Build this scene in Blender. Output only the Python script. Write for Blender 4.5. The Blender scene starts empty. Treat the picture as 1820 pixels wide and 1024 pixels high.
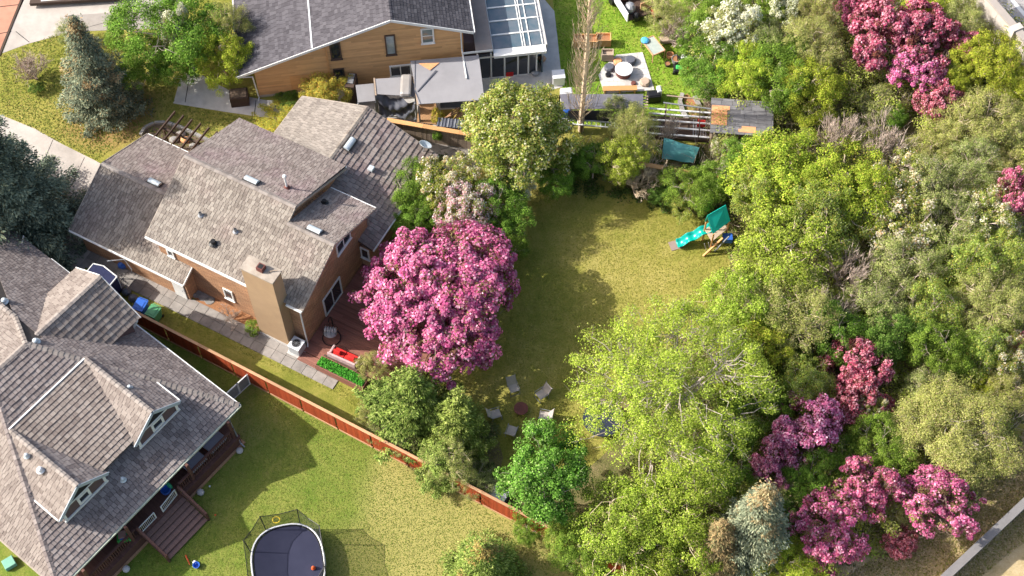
import bpy, math, random
import numpy as np
from mathutils import Vector, Matrix

# ------------------------------------------------------------------ camera, sky, sun, exposure
sc = bpy.context.scene
FPX, PITCH, CAMH = 2600.0, math.radians(59.4), 77.5      # focal length in photo pixels, tilt below horizon, height in metres
cam = bpy.data.cameras.new("camera"); camo = bpy.data.objects.new("camera", cam)
sc.collection.objects.link(camo); sc.camera = camo
cam.sensor_width = 36.0; cam.lens = 36.0 * FPX / 1820.0
cam.clip_start = 1.0; cam.clip_end = 2000.0
camo.location = (0, 0, CAMH); camo.rotation_euler = (math.pi / 2 - PITCH, 0, 0)

SUNV = Vector((1.35, -0.075, -1.0)).normalized()           # direction the light travels
world = bpy.data.worlds.new("World"); sc.world = world; world.use_nodes = True
wn = world.node_tree.nodes; wl = world.node_tree.links
sky = wn.new("ShaderNodeTexSky"); sky.sky_type = 'NISHITA'; sky.sun_disc = False
sky.sun_elevation = math.asin(-SUNV.z)
sky.sun_rotation = math.atan2(-SUNV.x, -SUNV.y)
sky.air_density = 1.0; sky.dust_density = 4.0; sky.ozone_density = 0.4
wn["Background"].inputs[1].default_value = 0.15
wl.new(sky.outputs[0], wn["Background"].inputs[0])
sd = bpy.data.lights.new("sun", 'SUN'); sd.energy = 4.8; sd.angle = math.radians(0.53); sd.color = (1.0, 0.955, 0.88)
so = bpy.data.objects.new("sun", sd); sc.collection.objects.link(so)
so.rotation_euler = SUNV.to_track_quat('-Z', 'Y').to_euler(); so.location = (-40, 40, 60)
sc.view_settings.view_transform = 'Standard'; sc.view_settings.look = 'None'
sc.view_settings.gamma = 1.0; sc.view_settings.use_curve_mapping = False
sc.view_settings.exposure = 0.72
sc.cycles.max_bounces = 5; sc.cycles.diffuse_bounces = 3; sc.cycles.transparent_max_bounces = 6
sc.cycles.transmission_bounces = 4; sc.cycles.glossy_bounces = 2

R = math.radians
rng = random.Random(7)
COL = sc.collection

# ------------------------------------------------------------------ helpers
def P(x, y, z=0.0):
    """world point at height z seen at photo position x, y"""
    u = (x - 910) / FPX; v = (512 - y) / FPX
    d = Vector((u, math.cos(PITCH) + v * math.sin(PITCH), -math.sin(PITCH) + v * math.cos(PITCH)))
    return Vector((0, 0, CAMH)) + d * ((z - CAMH) / d.z)

class Frame:
    def __init__(s, o, deg):
        s.o = Vector(o); s.a = R(deg); s.c = math.cos(s.a); s.s = math.sin(s.a)
    def w(s, u, v, z=0): return Vector((s.o.x + u * s.c - v * s.s, s.o.y + u * s.s + v * s.c, z))
    def l(s, p): d = Vector(p) - s.o; return Vector((d.x * s.c + d.y * s.s, -d.x * s.s + d.y * s.c, p[2]))
    def lp(s, x, y, z=0): return s.l(P(x, y, z))

def thing(name, label, cat, loc=(0, 0, 0), rz=0.0, group=None):
    o = bpy.data.objects.new(name, None); o.empty_display_size = 0.3
    COL.objects.link(o); o.location = loc; o.rotation_euler = (0, 0, rz)
    o['label'] = label; o['category'] = cat
    if group: o['group'] = group
    return o

def tag(o, label=None, cat=None, group=None, kind=None):
    if label: o['label'] = label
    if cat: o['category'] = cat
    if group: o['group'] = group
    if kind: o['kind'] = kind
    return o

class MB:
    """collects faces; build() links them as one mesh object"""
    def __init__(s): s.v = []; s.f = []; s.t = []
    def add(s, vs, fs, tone=None):
        b = len(s.v); s.v += [tuple(x) for x in vs]; s.f += [tuple(i + b for i in f) for f in fs]
        tone = rng.random() if tone is None else tone
        s.t += [tone] * len(fs)
        return s
    def box(s, x0, x1, y0, y1, z0, z1, tone=None, M=None):
        vs = [Vector((x, y, z)) for z in (z0, z1) for x, y in ((x0, y0), (x1, y0), (x1, y1), (x0, y1))]
        if M is not None: vs = [M @ v for v in vs]
        return s.add(vs, [(3, 2, 1, 0), (4, 5, 6, 7), (0, 1, 5, 4), (1, 2, 6, 5), (2, 3, 7, 6), (3, 0, 4, 7)], tone)
    def cbox(s, c, size, rz=0, tone=None, M2=None):
        M = Matrix.Translation(c) @ Matrix.Rotation(rz, 4, 'Z')
        if M2 is not None: M = M @ M2
        a, b, d = [k / 2 for k in size]
        return s.box(-a, a, -b, b, -d, d, tone, M)
    def prism(s, poly, z0, z1, tone=None):
        n = len(poly)
        vs = [(p[0], p[1], z0) for p in poly] + [(p[0], p[1], z1) for p in poly]
        fs = [tuple(range(n, 2 * n)), tuple(reversed(range(n)))] + [(i, (i + 1) % n, n + (i + 1) % n, n + i) for i in range(n)]
        return s.add(vs, fs, tone)
    def slab(s, pts, th, tone=None):
        """polygon in any plane, thickened by th against its normal"""
        pts = [Vector(p) for p in pts]; n = nrm(pts); k = len(pts)
        vs = pts + [p - n * th for p in pts]
        fs = [tuple(range(k)), tuple(reversed(range(k, 2 * k)))] + [(i, k + i, k + (i + 1) % k, (i + 1) % k) for i in range(k)]
        return s.add(vs, fs, tone)
    def beam(s, p0, p1, w, h, up=(0, 0, 1), tone=None):
        p0 = Vector(p0); p1 = Vector(p1); d = (p1 - p0).normalized(); up = Vector(up)
        if abs(d.dot(up)) > 0.99: up = Vector((1, 0, 0))
        sd_ = d.cross(up).normalized() * (w / 2); u = sd_.cross(d).normalized() * (h / 2)
        vs = [q + a * sd_ + b * u for q in (p0, p1) for a, b in ((-1, -1), (1, -1), (1, 1), (-1, 1))]
        return s.add(vs, [(0, 1, 2, 3), (7, 6, 5, 4), (0, 4, 5, 1), (1, 5, 6, 2), (2, 6, 7, 3), (3, 7, 4, 0)], tone)
    def tube(s, pts, r0, r1=None, n=6, cap=True, tone=None):
        pts = [Vector(p) for p in pts]; r1 = r0 if r1 is None else r1
        k = len(pts); vs = []; fs = []
        for i, p in enumerate(pts):
            d = (pts[min(i + 1, k - 1)] - pts[max(i - 1, 0)]).normalized()
            a = d.cross(Vector((0, 0, 1)) if abs(d.z) < 0.9 else Vector((1, 0, 0))).normalized(); b = d.cross(a)
            r = r0 + (r1 - r0) * i / max(k - 1, 1)
            for j in range(n):
                t = 2 * math.pi * j / n; vs.append(p + a * (r * math.cos(t)) + b * (r * math.sin(t)))
        for i in range(k - 1):
            for j in range(n):
                fs.append((i * n + j, i * n + (j + 1) % n, (i + 1) * n + (j + 1) % n, (i + 1) * n + j))
        if cap: fs += [tuple(reversed(range(n))), tuple(range((k - 1) * n, k * n))]
        return s.add(vs, fs, tone)
    def lathe(s, prof, c=(0, 0, 0), n=20, tone=None, sx=1, sy=1):
        vs = []; fs = []
        for r, z in prof:
            for j in range(n):
                t = 2 * math.pi * j / n; vs.append((c[0] + sx * r * math.cos(t), c[1] + sy * r * math.sin(t), c[2] + z))
        for i in range(len(prof) - 1):
            for j in range(n): fs.append((i * n + j, i * n + (j + 1) % n, (i + 1) * n + (j + 1) % n, (i + 1) * n + j))
        fs += [tuple(reversed(range(n))), tuple(range((len(prof) - 1) * n, len(prof) * n))]
        return s.add(vs, fs, tone)
    def ball(s, c, r, n=8, m=6, tone=None):
        rx, ry, rz_ = (r, r, r) if not hasattr(r, '__len__') else r
        prof = [(math.sin(math.pi * i / m) + 1e-4, -math.cos(math.pi * i / m)) for i in range(m + 1)]
        vs = []; fs = []
        for a, z in prof:
            for j in range(n):
                t = 2 * math.pi * j / n; vs.append((c[0] + rx * a * math.cos(t), c[1] + ry * a * math.sin(t), c[2] + rz_ * z))
        for i in range(m):
            for j in range(n): fs.append((i * n + j, i * n + (j + 1) % n, (i + 1) * n + (j + 1) % n, (i + 1) * n + j))
        return s.add(vs, fs, tone)
    def mesh(s, name, mat, smooth=False):
        me = bpy.data.meshes.new(name); me.from_pydata(s.v, [], s.f); me.update()
        a = me.attributes.new("tone", 'FLOAT', 'FACE'); a.data.foreach_set("value", s.t)
        me.materials.append(mat)
        if smooth: me.polygons.foreach_set("use_smooth", [True] * len(me.polygons))
        return me
    def build(s, name, mat, parent=None, smooth=False, bevel=0.0, **kw):
        o = bpy.data.objects.new(name, s.mesh(name, mat, smooth)); COL.objects.link(o)
        if parent is not None: o.parent = parent
        if bevel:
            m = o.modifiers.new("bevel", 'BEVEL'); m.width = bevel; m.segments = 2; m.limit_method = 'ANGLE'
        for k, v in kw.items(): o[k] = v
        return o

def link(name, me, parent=None, loc=None, rot=None, scale=None, **kw):
    o = bpy.data.objects.new(name, me); COL.objects.link(o)
    if parent is not None: o.parent = parent
    if loc is not None: o.location = loc
    if rot is not None: o.rotation_euler = rot
    if scale is not None: o.scale = scale
    for k, v in kw.items(): o[k] = v
    return o

def kids(o): return [c for c in bpy.data.objects if c.parent == o]
def copy_tree(o, parent=None):
    c = o.copy(); COL.objects.link(c); c.parent = parent
    for k in kids(o): copy_tree(k, c)
    return c

def nrm(pts):
    n = Vector((0, 0, 0)); k = len(pts)
    for i in range(k):
        a, b = pts[i], pts[(i + 1) % k]
        n += Vector(((a.y - b.y) * (a.z + b.z), (a.z - b.z) * (a.x + b.x), (a.x - b.x) * (a.y + b.y)))
    return n.normalized()

def clip(sub, poly):
    """Sutherland-Hodgman, poly convex and counter-clockwise"""
    out = sub
    for i in range(len(poly)):
        ax, ay = poly[i]; bx, by = poly[(i + 1) % len(poly)]
        ex, ey = bx - ax, by - ay
        inp = out; out = []
        if not inp: return []
        for j in range(len(inp)):
            p = inp[j]; q = inp[(j + 1) % len(inp)]
            dp = ex * (p[1] - ay) - ey * (p[0] - ax); dq = ex * (q[1] - ay) - ey * (q[0] - ax)
            if dp >= 0: out.append(p)
            if (dp >= 0) != (dq >= 0):
                t = dp / (dp - dq); out.append((p[0] + (q[0] - p[0]) * t, p[1] + (q[1] - p[1]) * t))
    return out

def cover(pts, course, wmin, wmax, th, lift=0.002, gap=0.022, jit=0.2, stagger=True, rough=0.006):
    """mesh builder filled with overlapping shingles, boards or slabs laid over a convex polygon"""
    pts = [Vector(p) for p in pts]; n = nrm(pts)
    vertical = abs(n.z) < 0.05
    if n.z < -0.05: pts = pts[::-1]; n = -n
    e1 = Vector((0, 0, 1)).cross(n)
    e1 = e1.normalized() if e1.length > 1e-3 else Vector((1, 0, 0))
    e2 = n.cross(e1)
    o = pts[0]
    p2 = [((p - o).dot(e1), (p - o).dot(e2)) for p in pts]
    x0 = min(p[0] for p in p2); x1 = max(p[0] for p in p2); y0 = min(p[1] for p in p2); y1 = max(p[1] for p in p2)
    mb = MB(); y = y0; j = 0
    while y < y1:
        x = x0 - rng.random() * wmax
        while x < x1:
            w = rng.uniform(wmin, wmax); dy = rng.uniform(-rough, rough)
            q = clip([(x + gap / 2, y + dy), (x + w - gap / 2, y + dy), (x + w - gap / 2, y + course + dy * 0), (x + gap / 2, y + course)], p2)
            if len(q) >= 3:
                k = len(q); t = th * rng.uniform(1 - jit, 1 + jit); tn = rng.random()
                top = []
                for a, b in q:
                    fr = min(max((b - y) / course, 0), 1)
                    h = lift + t * (1 - 0.85 * fr)
                    top.append(o + e1 * a + e2 * b + n * h)
                bot = [o + e1 * a + e2 * b for a, b in q]
                mb.add(top + bot, [tuple(range(k))] + [(i, k + i, k + (i + 1) % k, (i + 1) % k) for i in range(k)], tn)
            x += w
        y += course; j += 1
    return mb

# ------------------------------------------------------------------ materials
MATS = {}
def newmat(name):
    m = bpy.data.materials.new(name); m.use_nodes = True; MATS[name] = m
    nt = m.node_tree; return m, nt, nt.nodes, nt.links, nt.nodes["Principled BSDF"]

def ramp(nodes, stops, interp='LINEAR'):
    r = nodes.new("ShaderNodeValToRGB"); cr = r.color_ramp; cr.interpolation = interp
    while len(cr.elements) < len(stops): cr.elements.new(0.5)
    for e, (p, c) in zip(cr.elements, stops): e.position = p; e.color = (*c, 1) if len(c) == 3 else c
    return r

def noise(nodes, links, scale, detail=4, rough=0.6, vec=None, kind='Object'):
    t = nodes.new("ShaderNodeTexNoise"); t.inputs['Scale'].default_value = scale
    t.inputs['Detail'].default_value = detail; t.inputs['Roughness'].default_value = rough
    if vec is None:
        tc = nodes.new("ShaderNodeTexCoord"); vec = tc.outputs[kind]
    links.new(vec, t.inputs['Vector']); return t

def mat(name, c, c2=None, rough=0.8, metal=0.0, scale=3.0, bump=0.0, bscale=30.0, tone=0.0, spec=0.3, stain=0.0, detail=5):
    """plain surface: two colours mixed by noise, per-piece tone variation, optional stains and relief"""
    m, nt, N, L, B = newmat(name)
    B.inputs['Roughness'].default_value = rough; B.inputs['Metallic'].default_value = metal
    B.inputs['Specular IOR Level'].default_value = spec
    c2 = c2 or tuple(x * 0.8 for x in c)
    n1 = noise(N, L, scale, detail)
    r = ramp(N, [(0.3, c), (0.7, c2)]); L.new(n1.outputs['Fac'], r.inputs[0]); cur = r.outputs[0]
    if tone:
        at = N.new("ShaderNodeAttribute"); at.attribute_name = "tone"
        mr = N.new("ShaderNodeMapRange"); mr.inputs[3].default_value = 1 - tone; mr.inputs[4].default_value = 1 + tone * 0.8
        L.new(at.outputs['Fac'], mr.inputs[0])
        hs = N.new("ShaderNodeHueSaturation"); L.new(cur, hs.inputs['Color']); L.new(mr.outputs[0], hs.inputs['Value']); cur = hs.outputs[0]
    if stain:
        n2 = noise(N, L, scale * 0.3, 6, 0.7)
        r2 = ramp(N, [(0.42, (1, 1, 1)), (0.68, (1 - stain,) * 3)]); L.new(n2.outputs['Fac'], r2.inputs[0])
        mx = N.new("ShaderNodeMixRGB"); mx.blend_type = 'MULTIPLY'; mx.inputs[0].default_value = 1
        L.new(cur, mx.inputs[1]); L.new(r2.outputs[0], mx.inputs[2]); cur = mx.outputs[0]
    L.new(cur, B.inputs['Base Color'])
    if bump:
        n3 = noise(N, L, bscale, 4)
        b = N.new("ShaderNodeBump"); b.inputs['Strength'].default_value = bump; b.inputs['Distance'].default_value = 0.02
        L.new(n3.outputs['Fac'], b.inputs['Height']); L.new(b.outputs[0], B.inputs['Normal'])
    return m

def wood(name, c, c2, tone=0.15, rough=0.75, bump=0.2, stretch=(1, 12, 12)):
    m, nt, N, L, B = newmat(name); B.inputs['Roughness'].default_value = rough; B.inputs['Specular IOR Level'].default_value = 0.25
    tc = N.new("ShaderNodeTexCoord"); mp = N.new("ShaderNodeMapping"); mp.inputs['Scale'].default_value = stretch
    L.new(tc.outputs['Object'], mp.inputs[0])
    n1 = noise(N, L, 1.3, 6, 0.65, mp.outputs[0]); r = ramp(N, [(0.3, c), (0.7, c2)]); L.new(n1.outputs['Fac'], r.inputs[0])
    at = N.new("ShaderNodeAttribute"); at.attribute_name = "tone"
    mr = N.new("ShaderNodeMapRange"); mr.inputs[3].default_value = 1 - tone; mr.inputs[4].default_value = 1 + tone
    oi = N.new("ShaderNodeObjectInfo"); ad = N.new("ShaderNodeMath"); ad.operation = 'ADD'; fr = N.new("ShaderNodeMath"); fr.operation = 'FRACT'
    L.new(at.outputs['Fac'], ad.inputs[0]); L.new(oi.outputs['Random'], ad.inputs[1]); L.new(ad.outputs[0], fr.inputs[0]); L.new(fr.outputs[0], mr.inputs[0])
    hs = N.new("ShaderNodeHueSaturation"); L.new(r.outputs[0], hs.inputs['Color']); L.new(mr.outputs[0], hs.inputs['Value'])
    L.new(hs.outputs[0], B.inputs['Base Color'])
    b = N.new("ShaderNodeBump"); b.inputs['Strength'].default_value = bump; b.inputs['Distance'].default_value = 0.01
    L.new(n1.outputs['Fac'], b.inputs['Height']); L.new(b.outputs[0], B.inputs['Normal'])
    return m

def shingle_mat(name, stops, fine=8.0, patch=0.25, moss=None):
    """weathered wood or asphalt shingles: colour by the piece's own tone plus streaks and patches"""
    m, nt, N, L, B = newmat(name); B.inputs['Roughness'].default_value = 0.9; B.inputs['Specular IOR Level'].default_value = 0.15
    at = N.new("ShaderNodeAttribute"); at.attribute_name = "tone"
    n1 = noise(N, L, fine, 5, 0.7); n2 = noise(N, L, 0.6, 5, 0.65)
    a = N.new("ShaderNodeMath"); a.operation = 'MULTIPLY_ADD'; a.inputs[1].default_value = 0.30
    L.new(at.outputs['Fac'], a.inputs[0])
    s1 = N.new("ShaderNodeMath"); s1.operation = 'MULTIPLY'; s1.inputs[1].default_value = 0.55; L.new(n1.outputs['Fac'], s1.inputs[0])
    L.new(s1.outputs[0], a.inputs[2])
    b = N.new("ShaderNodeMath"); b.operation = 'MULTIPLY_ADD'; b.inputs[1].default_value = patch; L.new(n2.outputs['Fac'], b.inputs[0]); L.new(a.outputs[0], b.inputs[2])
    r = ramp(N, stops); L.new(b.outputs[0], r.inputs[0]); cur = r.outputs[0]
    if moss:
        n3 = noise(N, L, 0.35, 5, 0.6); r3 = ramp(N, [(0.5, (0, 0, 0)), (0.72, (1, 1, 1))]); L.new(n3.outputs['Fac'], r3.inputs[0])
        mx = N.new("ShaderNodeMixRGB"); L.new(r3.outputs[0], mx.inputs[0]); L.new(cur, mx.inputs[1])
        mx2 = N.new("ShaderNodeMixRGB"); mx2.blend_type = 'MULTIPLY'; mx2.inputs[0].default_value = 1; L.new(cur, mx2.inputs[1]); mx2.inputs[2].default_value = (*moss, 1)
        L.new(mx2.outputs[0], mx.inputs[2]); cur = mx.outputs[0]
    L.new(cur, B.inputs['Base Color'])
    bp = N.new("ShaderNodeBump"); bp.inputs['Strength'].default_value = 0.35; bp.inputs['Distance'].default_value = 0.015
    L.new(n1.outputs['Fac'], bp.inputs['Height']); L.new(bp.outputs[0], B.inputs['Normal'])
    return m

shake = shingle_mat("wood_shake", [(0.28, (0.120, 0.099, 0.086)), (0.5, (0.219, 0.189, 0.163)), (0.72, (0.301, 0.267, 0.230)), (0.9, (0.370, 0.331, 0.288))], moss=(1.0, 0.92, 0.95))
shake_pink = shingle_mat("weathered_shake", [(0.28, (0.130, 0.105, 0.094)), (0.5, (0.223, 0.185, 0.168)), (0.72, (0.298, 0.256, 0.231)), (0.9, (0.361, 0.315, 0.286))], moss=(0.97, 0.84, 0.94))
asphalt_sh = shingle_mat("grey_asphalt_shingle", [(0.3, (0.050, 0.046, 0.053)), (0.6, (0.093, 0.087, 0.098)), (0.9, (0.136, 0.129, 0.141))], fine=14)
under = mat("roof_underlay", (0.07, 0.06, 0.055), rough=0.95)
capm = shingle_mat("ridge_shake", [(0.3, (0.187, 0.162, 0.145)), (0.55, (0.264, 0.230, 0.208)), (0.85, (0.348, 0.310, 0.281))])
white = mat("white_trim", (0.78, 0.78, 0.76), (0.66, 0.66, 0.64), rough=0.45, scale=2)
whitep = mat("white_plastic", (0.72, 0.73, 0.74), (0.66, 0.67, 0.69), rough=0.35, spec=0.5)
glass = mat("window_glass", (0.012, 0.016, 0.022), (0.03, 0.04, 0.055), rough=0.05, spec=1.0, scale=1.2)
black = mat("black_metal", (0.015, 0.015, 0.017), rough=0.4)
darkg = mat("dark_void", (0.02, 0.02, 0.022), rough=0.9)
greym = mat("grey_metal", (0.32, 0.33, 0.35), (0.22, 0.23, 0.25), rough=0.4, metal=0.3, scale=4)
ventm = mat("roof_vent_metal", (0.55, 0.60, 0.63), (0.46, 0.52, 0.56), rough=0.35, metal=0.2)
concrete = mat("concrete", (0.47, 0.425, 0.385), (0.39, 0.35, 0.315), scale=1.2, bump=0.2, bscale=14, stain=0.22, tone=0.05)
concrete2 = mat("pale_concrete", (0.60, 0.58, 0.55), (0.48, 0.46, 0.44), scale=1.5, bump=0.15, bscale=12, stain=0.25)
paverm = mat("paver_concrete", (0.33, 0.30, 0.275), (0.26, 0.235, 0.215), scale=2.5, bump=0.25, bscale=18, stain=0.3, tone=0.13)
redpave = mat("terracotta_pavement", (0.50, 0.25, 0.17), (0.40, 0.18, 0.12), scale=0.9, stain=0.25, bump=0.1)
asphalt = mat("road_asphalt", (0.40, 0.37, 0.36), (0.33, 0.31, 0.30), scale=2, bump=0.2, stain=0.12)
stucco = mat("tan_stucco", (0.40, 0.275, 0.165), (0.36, 0.245, 0.15), scale=1.5, bump=0.25, bscale=40, stain=0.1)
capconc = mat("chimney_cap", (0.42, 0.36, 0.30), (0.33, 0.28, 0.23), scale=4, stain=0.3, bump=0.3)
redwood = wood("red_stained_wood", (0.38, 0.07, 0.022), (0.25, 0.04, 0.014), tone=0.22, stretch=(9, 9, 1))
paleedge = wood("pale_edge_wood", (0.50, 0.30, 0.17), (0.40, 0.22, 0.12), tone=0.15)
cedar = wood("cedar_siding", (0.64, 0.38, 0.18), (0.52, 0.29, 0.13), tone=0.13, stretch=(1, 1, 10))
cedarb = wood("cedar_boards", (0.60, 0.33, 0.14), (0.46, 0.24, 0.10), tone=0.2)
deckm = wood("deck_boards", (0.30, 0.135, 0.10), (0.22, 0.10, 0.075), tone=0.16)
porchm = wood("brown_porch_boards", (0.15, 0.072, 0.055), (0.10, 0.048, 0.038), tone=0.15)
treadm = wood("stair_treads", (0.24, 0.15, 0.125), (0.17, 0.10, 0.085), tone=0.2)
darkwood = wood("dark_timber", (0.10, 0.065, 0.05), (0.06, 0.04, 0.03), tone=0.2)
oldwood = wood("old_timber", (0.42, 0.33, 0.25), (0.28, 0.21, 0.16), tone=0.2)
greybrown = mat("purple_brown_siding", (0.13, 0.085, 0.085), (0.10, 0.068, 0.07), rough=0.7)
osb = mat("orange_board", (0.74, 0.36, 0.17), (0.62, 0.29, 0.14), scale=6, stain=0.15, bump=0.3)
tarpg = mat("grey_tarp", (0.29, 0.285, 0.30), (0.25, 0.245, 0.26), rough=0.6, scale=0.8, stain=0.15, bump=0.15, bscale=2.5)
tarpd = mat("dark_tarp", (0.11, 0.115, 0.14), (0.07, 0.075, 0.095), rough=0.42, scale=1.2, bump=0.5, bscale=4, spec=0.5)
navy = mat("navy_fabric", (0.012, 0.016, 0.055), (0.02, 0.025, 0.075), rough=0.6)
teal = mat("teal_canvas", (0.01, 0.46, 0.37), (0.01, 0.41, 0.33), rough=0.55, scale=1)
tealp = mat("teal_plastic", (0.0, 0.34, 0.28), (0.0, 0.30, 0.25), rough=0.25, spec=0.6)
tealt = mat("teal_tarp", (0.10, 0.36, 0.34), (0.17, 0.44, 0.42), rough=0.45, scale=1.5, bump=0.5, bscale=2)
bluep = mat("blue_plastic", (0.035, 0.14, 0.55), (0.03, 0.11, 0.45), rough=0.35, spec=0.5)
greenp = mat("green_plastic", (0.10, 0.34, 0.15), (0.08, 0.28, 0.12), rough=0.4, spec=0.5)
greenp2 = mat("bright_green_plastic", (0.06, 0.42, 0.10), rough=0.4)
redf = mat("red_fabric", (0.62, 0.03, 0.025), (0.52, 0.02, 0.02), rough=0.8, bump=0.3, bscale=10)
pinkf = mat("pale_wicker", (0.50, 0.36, 0.36), (0.40, 0.28, 0.28), rough=0.8, bump=0.5, bscale=60)
yellowp = mat("yellow_plastic", (0.75, 0.55, 0.05), rough=0.4)
orangep = mat("orange_plastic", (0.75, 0.12, 0.03), rough=0.4)
skyp = mat("sky_blue_plastic", (0.10, 0.42, 0.70), rough=0.4)
chairfab = mat("beige_mesh_fabric", (0.44, 0.39, 0.35), (0.37, 0.33, 0.30), rough=0.8, bump=0.3, bscale=50)
rust = mat("rusty_steel", (0.16, 0.055, 0.045), (0.10, 0.035, 0.03), rough=0.7, scale=8)
mulch = mat("bark_mulch", (0.40, 0.19, 0.09), (0.22, 0.11, 0.055), scale=14, bump=1.0, bscale=18, rough=0.95)
soilm = mat("soil", (0.16, 0.11, 0.075), (0.10, 0.07, 0.05), scale=8, bump=0.8, bscale=12)
stone = mat("grey_stone", (0.34, 0.32, 0.30), (0.22, 0.21, 0.20), scale=6, bump=0.5, tone=0.2)
barkg = mat("pale_bark", (0.42, 0.36, 0.30), (0.27, 0.225, 0.19), scale=8, bump=0.4, bscale=20)
barkb = mat("brown_bark", (0.22, 0.16, 0.12), (0.13, 0.095, 0.075), scale=8, bump=0.4, bscale=20)
twigm = mat("bare_twigs", (0.54, 0.44, 0.37), (0.40, 0.32, 0.27), scale=5, tone=0.3)
twigt = mat("tan_twigs", (0.62, 0.50, 0.36), (0.50, 0.40, 0.28), scale=5, tone=0.3)
wallconc = mat("sound_wall_concrete", (0.56, 0.50, 0.45), (0.48, 0.43, 0.39), scale=3, stain=0.2, bump=0.25, bscale=9)

def brick_mat():
    m, nt, N, L, B = newmat("brown_brick"); B.inputs['Roughness'].default_value = 0.85; B.inputs['Specular IOR Level'].default_value = 0.2
    tc = N.new("ShaderNodeTexCoord"); sp = N.new("ShaderNodeSeparateXYZ"); L.new(tc.outputs['Object'], sp.inputs[0])
    ad = N.new("ShaderNodeMath"); ad.operation = 'ADD'; L.new(sp.outputs[0], ad.inputs[0]); L.new(sp.outputs[1], ad.inputs[1])
    cb = N.new("ShaderNodeCombineXYZ"); L.new(ad.outputs[0], cb.inputs[0]); L.new(sp.outputs[2], cb.inputs[1])
    br = N.new("ShaderNodeTexBrick"); br.inputs['Scale'].default_value = 1.0; br.inputs['Brick Width'].default_value = 0.42; br.inputs['Row Height'].default_value = 0.15
    br.inputs['Mortar Size'].default_value = 0.012; br.inputs['Bias'].default_value = 0.0
    br.inputs['Color1'].default_value = (0.50, 0.295, 0.17, 1); br.inputs['Color2'].default_value = (0.37, 0.205, 0.118, 1); br.inputs['Mortar'].default_value = (0.20, 0.13, 0.10, 1)
    L.new(cb.outputs[0], br.inputs['Vector'])
    n = noise(N, L, 0.9, 5, 0.6); r = ramp(N, [(0.35, (0.85, 0.85, 0.85)), (0.65, (1.1, 1.05, 1.0))]); L.new(n.outputs['Fac'], r.inputs[0])
    mx = N.new("ShaderNodeMixRGB"); mx.blend_type = 'MULTIPLY'; mx.inputs[0].default_value = 1; L.new(br.outputs[0], mx.inputs[1]); L.new(r.outputs[0], mx.inputs[2])
    L.new(mx.outputs[0], B.inputs['Base Color'])
    b = N.new("ShaderNodeBump"); b.inputs['Strength'].default_value = 0.5; b.inputs['Distance'].default_value = 0.01; L.new(br.outputs['Fac'], b.inputs['Height']); b.invert = True
    L.new(b.outputs[0], B.inputs['Normal']); return m
brick = brick_mat()

def lawn_mat(name, stops, patch=0.12, litter=()):
    m, nt, N, L, B = newmat(name); B.inputs['Roughness'].default_value = 0.95; B.inputs['Specular IOR Level'].default_value = 0.1
    n1 = noise(N, L, patch, 4, 0.6); n2 = noise(N, L, 1.1, 6, 0.7); n3 = noise(N, L, 9.0, 5, 0.75)
    a = N.new("ShaderNodeMath"); a.operation = 'MULTIPLY_ADD'; a.inputs[1].default_value = 0.9; L.new(n1.outputs['Fac'], a.inputs[0])
    b = N.new("ShaderNodeMath"); b.operation = 'MULTIPLY_ADD'; b.inputs[1].default_value = 0.6; L.new(n2.outputs['Fac'], b.inputs[0])
    c = N.new("ShaderNodeMath"); c.operation = 'MULTIPLY_ADD'; c.inputs[1].default_value = 0.55; c.inputs[2].default_value = -0.52; L.new(n3.outputs['Fac'], c.inputs[0])
    L.new(c.outputs[0], b.inputs[2]); L.new(b.outputs[0], a.inputs[2])
    r = ramp(N, stops); L.new(a.outputs[0], r.inputs[0]); cur = r.outputs[0]
    nw = noise(N, L, 2.3, 5, 0.7); rw = ramp(N, [(0.60, (0, 0, 0)), (0.68, (0.55, 0.55, 0.55))]); L.new(nw.outputs['Fac'], rw.inputs[0])      # weeds and clover
    mw_ = N.new("ShaderNodeMixRGB"); L.new(rw.outputs[0], mw_.inputs[0]); L.new(cur, mw_.inputs[1]); mw_.inputs[2].default_value = (*[x * .8 for x in stops[0][1]], 1); cur = mw_.outputs[0]
    nb_ = noise(N, L, 0.9, 6, 0.75); rb_ = ramp(N, [(0.63, (0, 0, 0)), (0.74, (0.6, 0.6, 0.6))]); L.new(nb_.outputs['Fac'], rb_.inputs[0])      # worn straw spots
    mb_ = N.new("ShaderNodeMixRGB"); L.new(rb_.outputs[0], mb_.inputs[0]); L.new(cur, mb_.inputs[1]); mb_.inputs[2].default_value = (*stops[-1][1], 1); cur = mb_.outputs[0]
    for (px, py, rad, colr) in litter:      # fallen needles round a trunk
        tc = N.new("ShaderNodeTexCoord"); vm = N.new("ShaderNodeVectorMath"); vm.operation = 'DISTANCE'; L.new(tc.outputs['Object'], vm.inputs[0])
        vm.inputs[1].default_value = (px, py, 0)
        s = N.new("ShaderNodeMath"); s.operation = 'MULTIPLY_ADD'; s.inputs[1].default_value = 3.0; L.new(n2.outputs['Fac'], s.inputs[0]); L.new(vm.outputs['Value'], s.inputs[2])
        mr = N.new("ShaderNodeMapRange"); mr.inputs[1].default_value = rad + 1.0; mr.inputs[2].default_value = rad + 2.6; mr.inputs[3].default_value = 0.85; mr.inputs[4].default_value = 0
        L.new(s.outputs[0], mr.inputs[0])
        mx = N.new("ShaderNodeMixRGB"); L.new(mr.outputs[0], mx.inputs[0]); L.new(cur, mx.inputs[1]); mx.inputs[2].default_value = (*colr, 1); cur = mx.outputs[0]
    L.new(cur, B.inputs['Base Color'])
    bp = N.new("ShaderNodeBump"); bp.inputs['Strength'].default_value = 0.9; bp.inputs['Distance'].default_value = 0.05
    L.new(n3.outputs['Fac'], bp.inputs['Height']); L.new(bp.outputs[0], B.inputs['Normal'])
    return m

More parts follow.
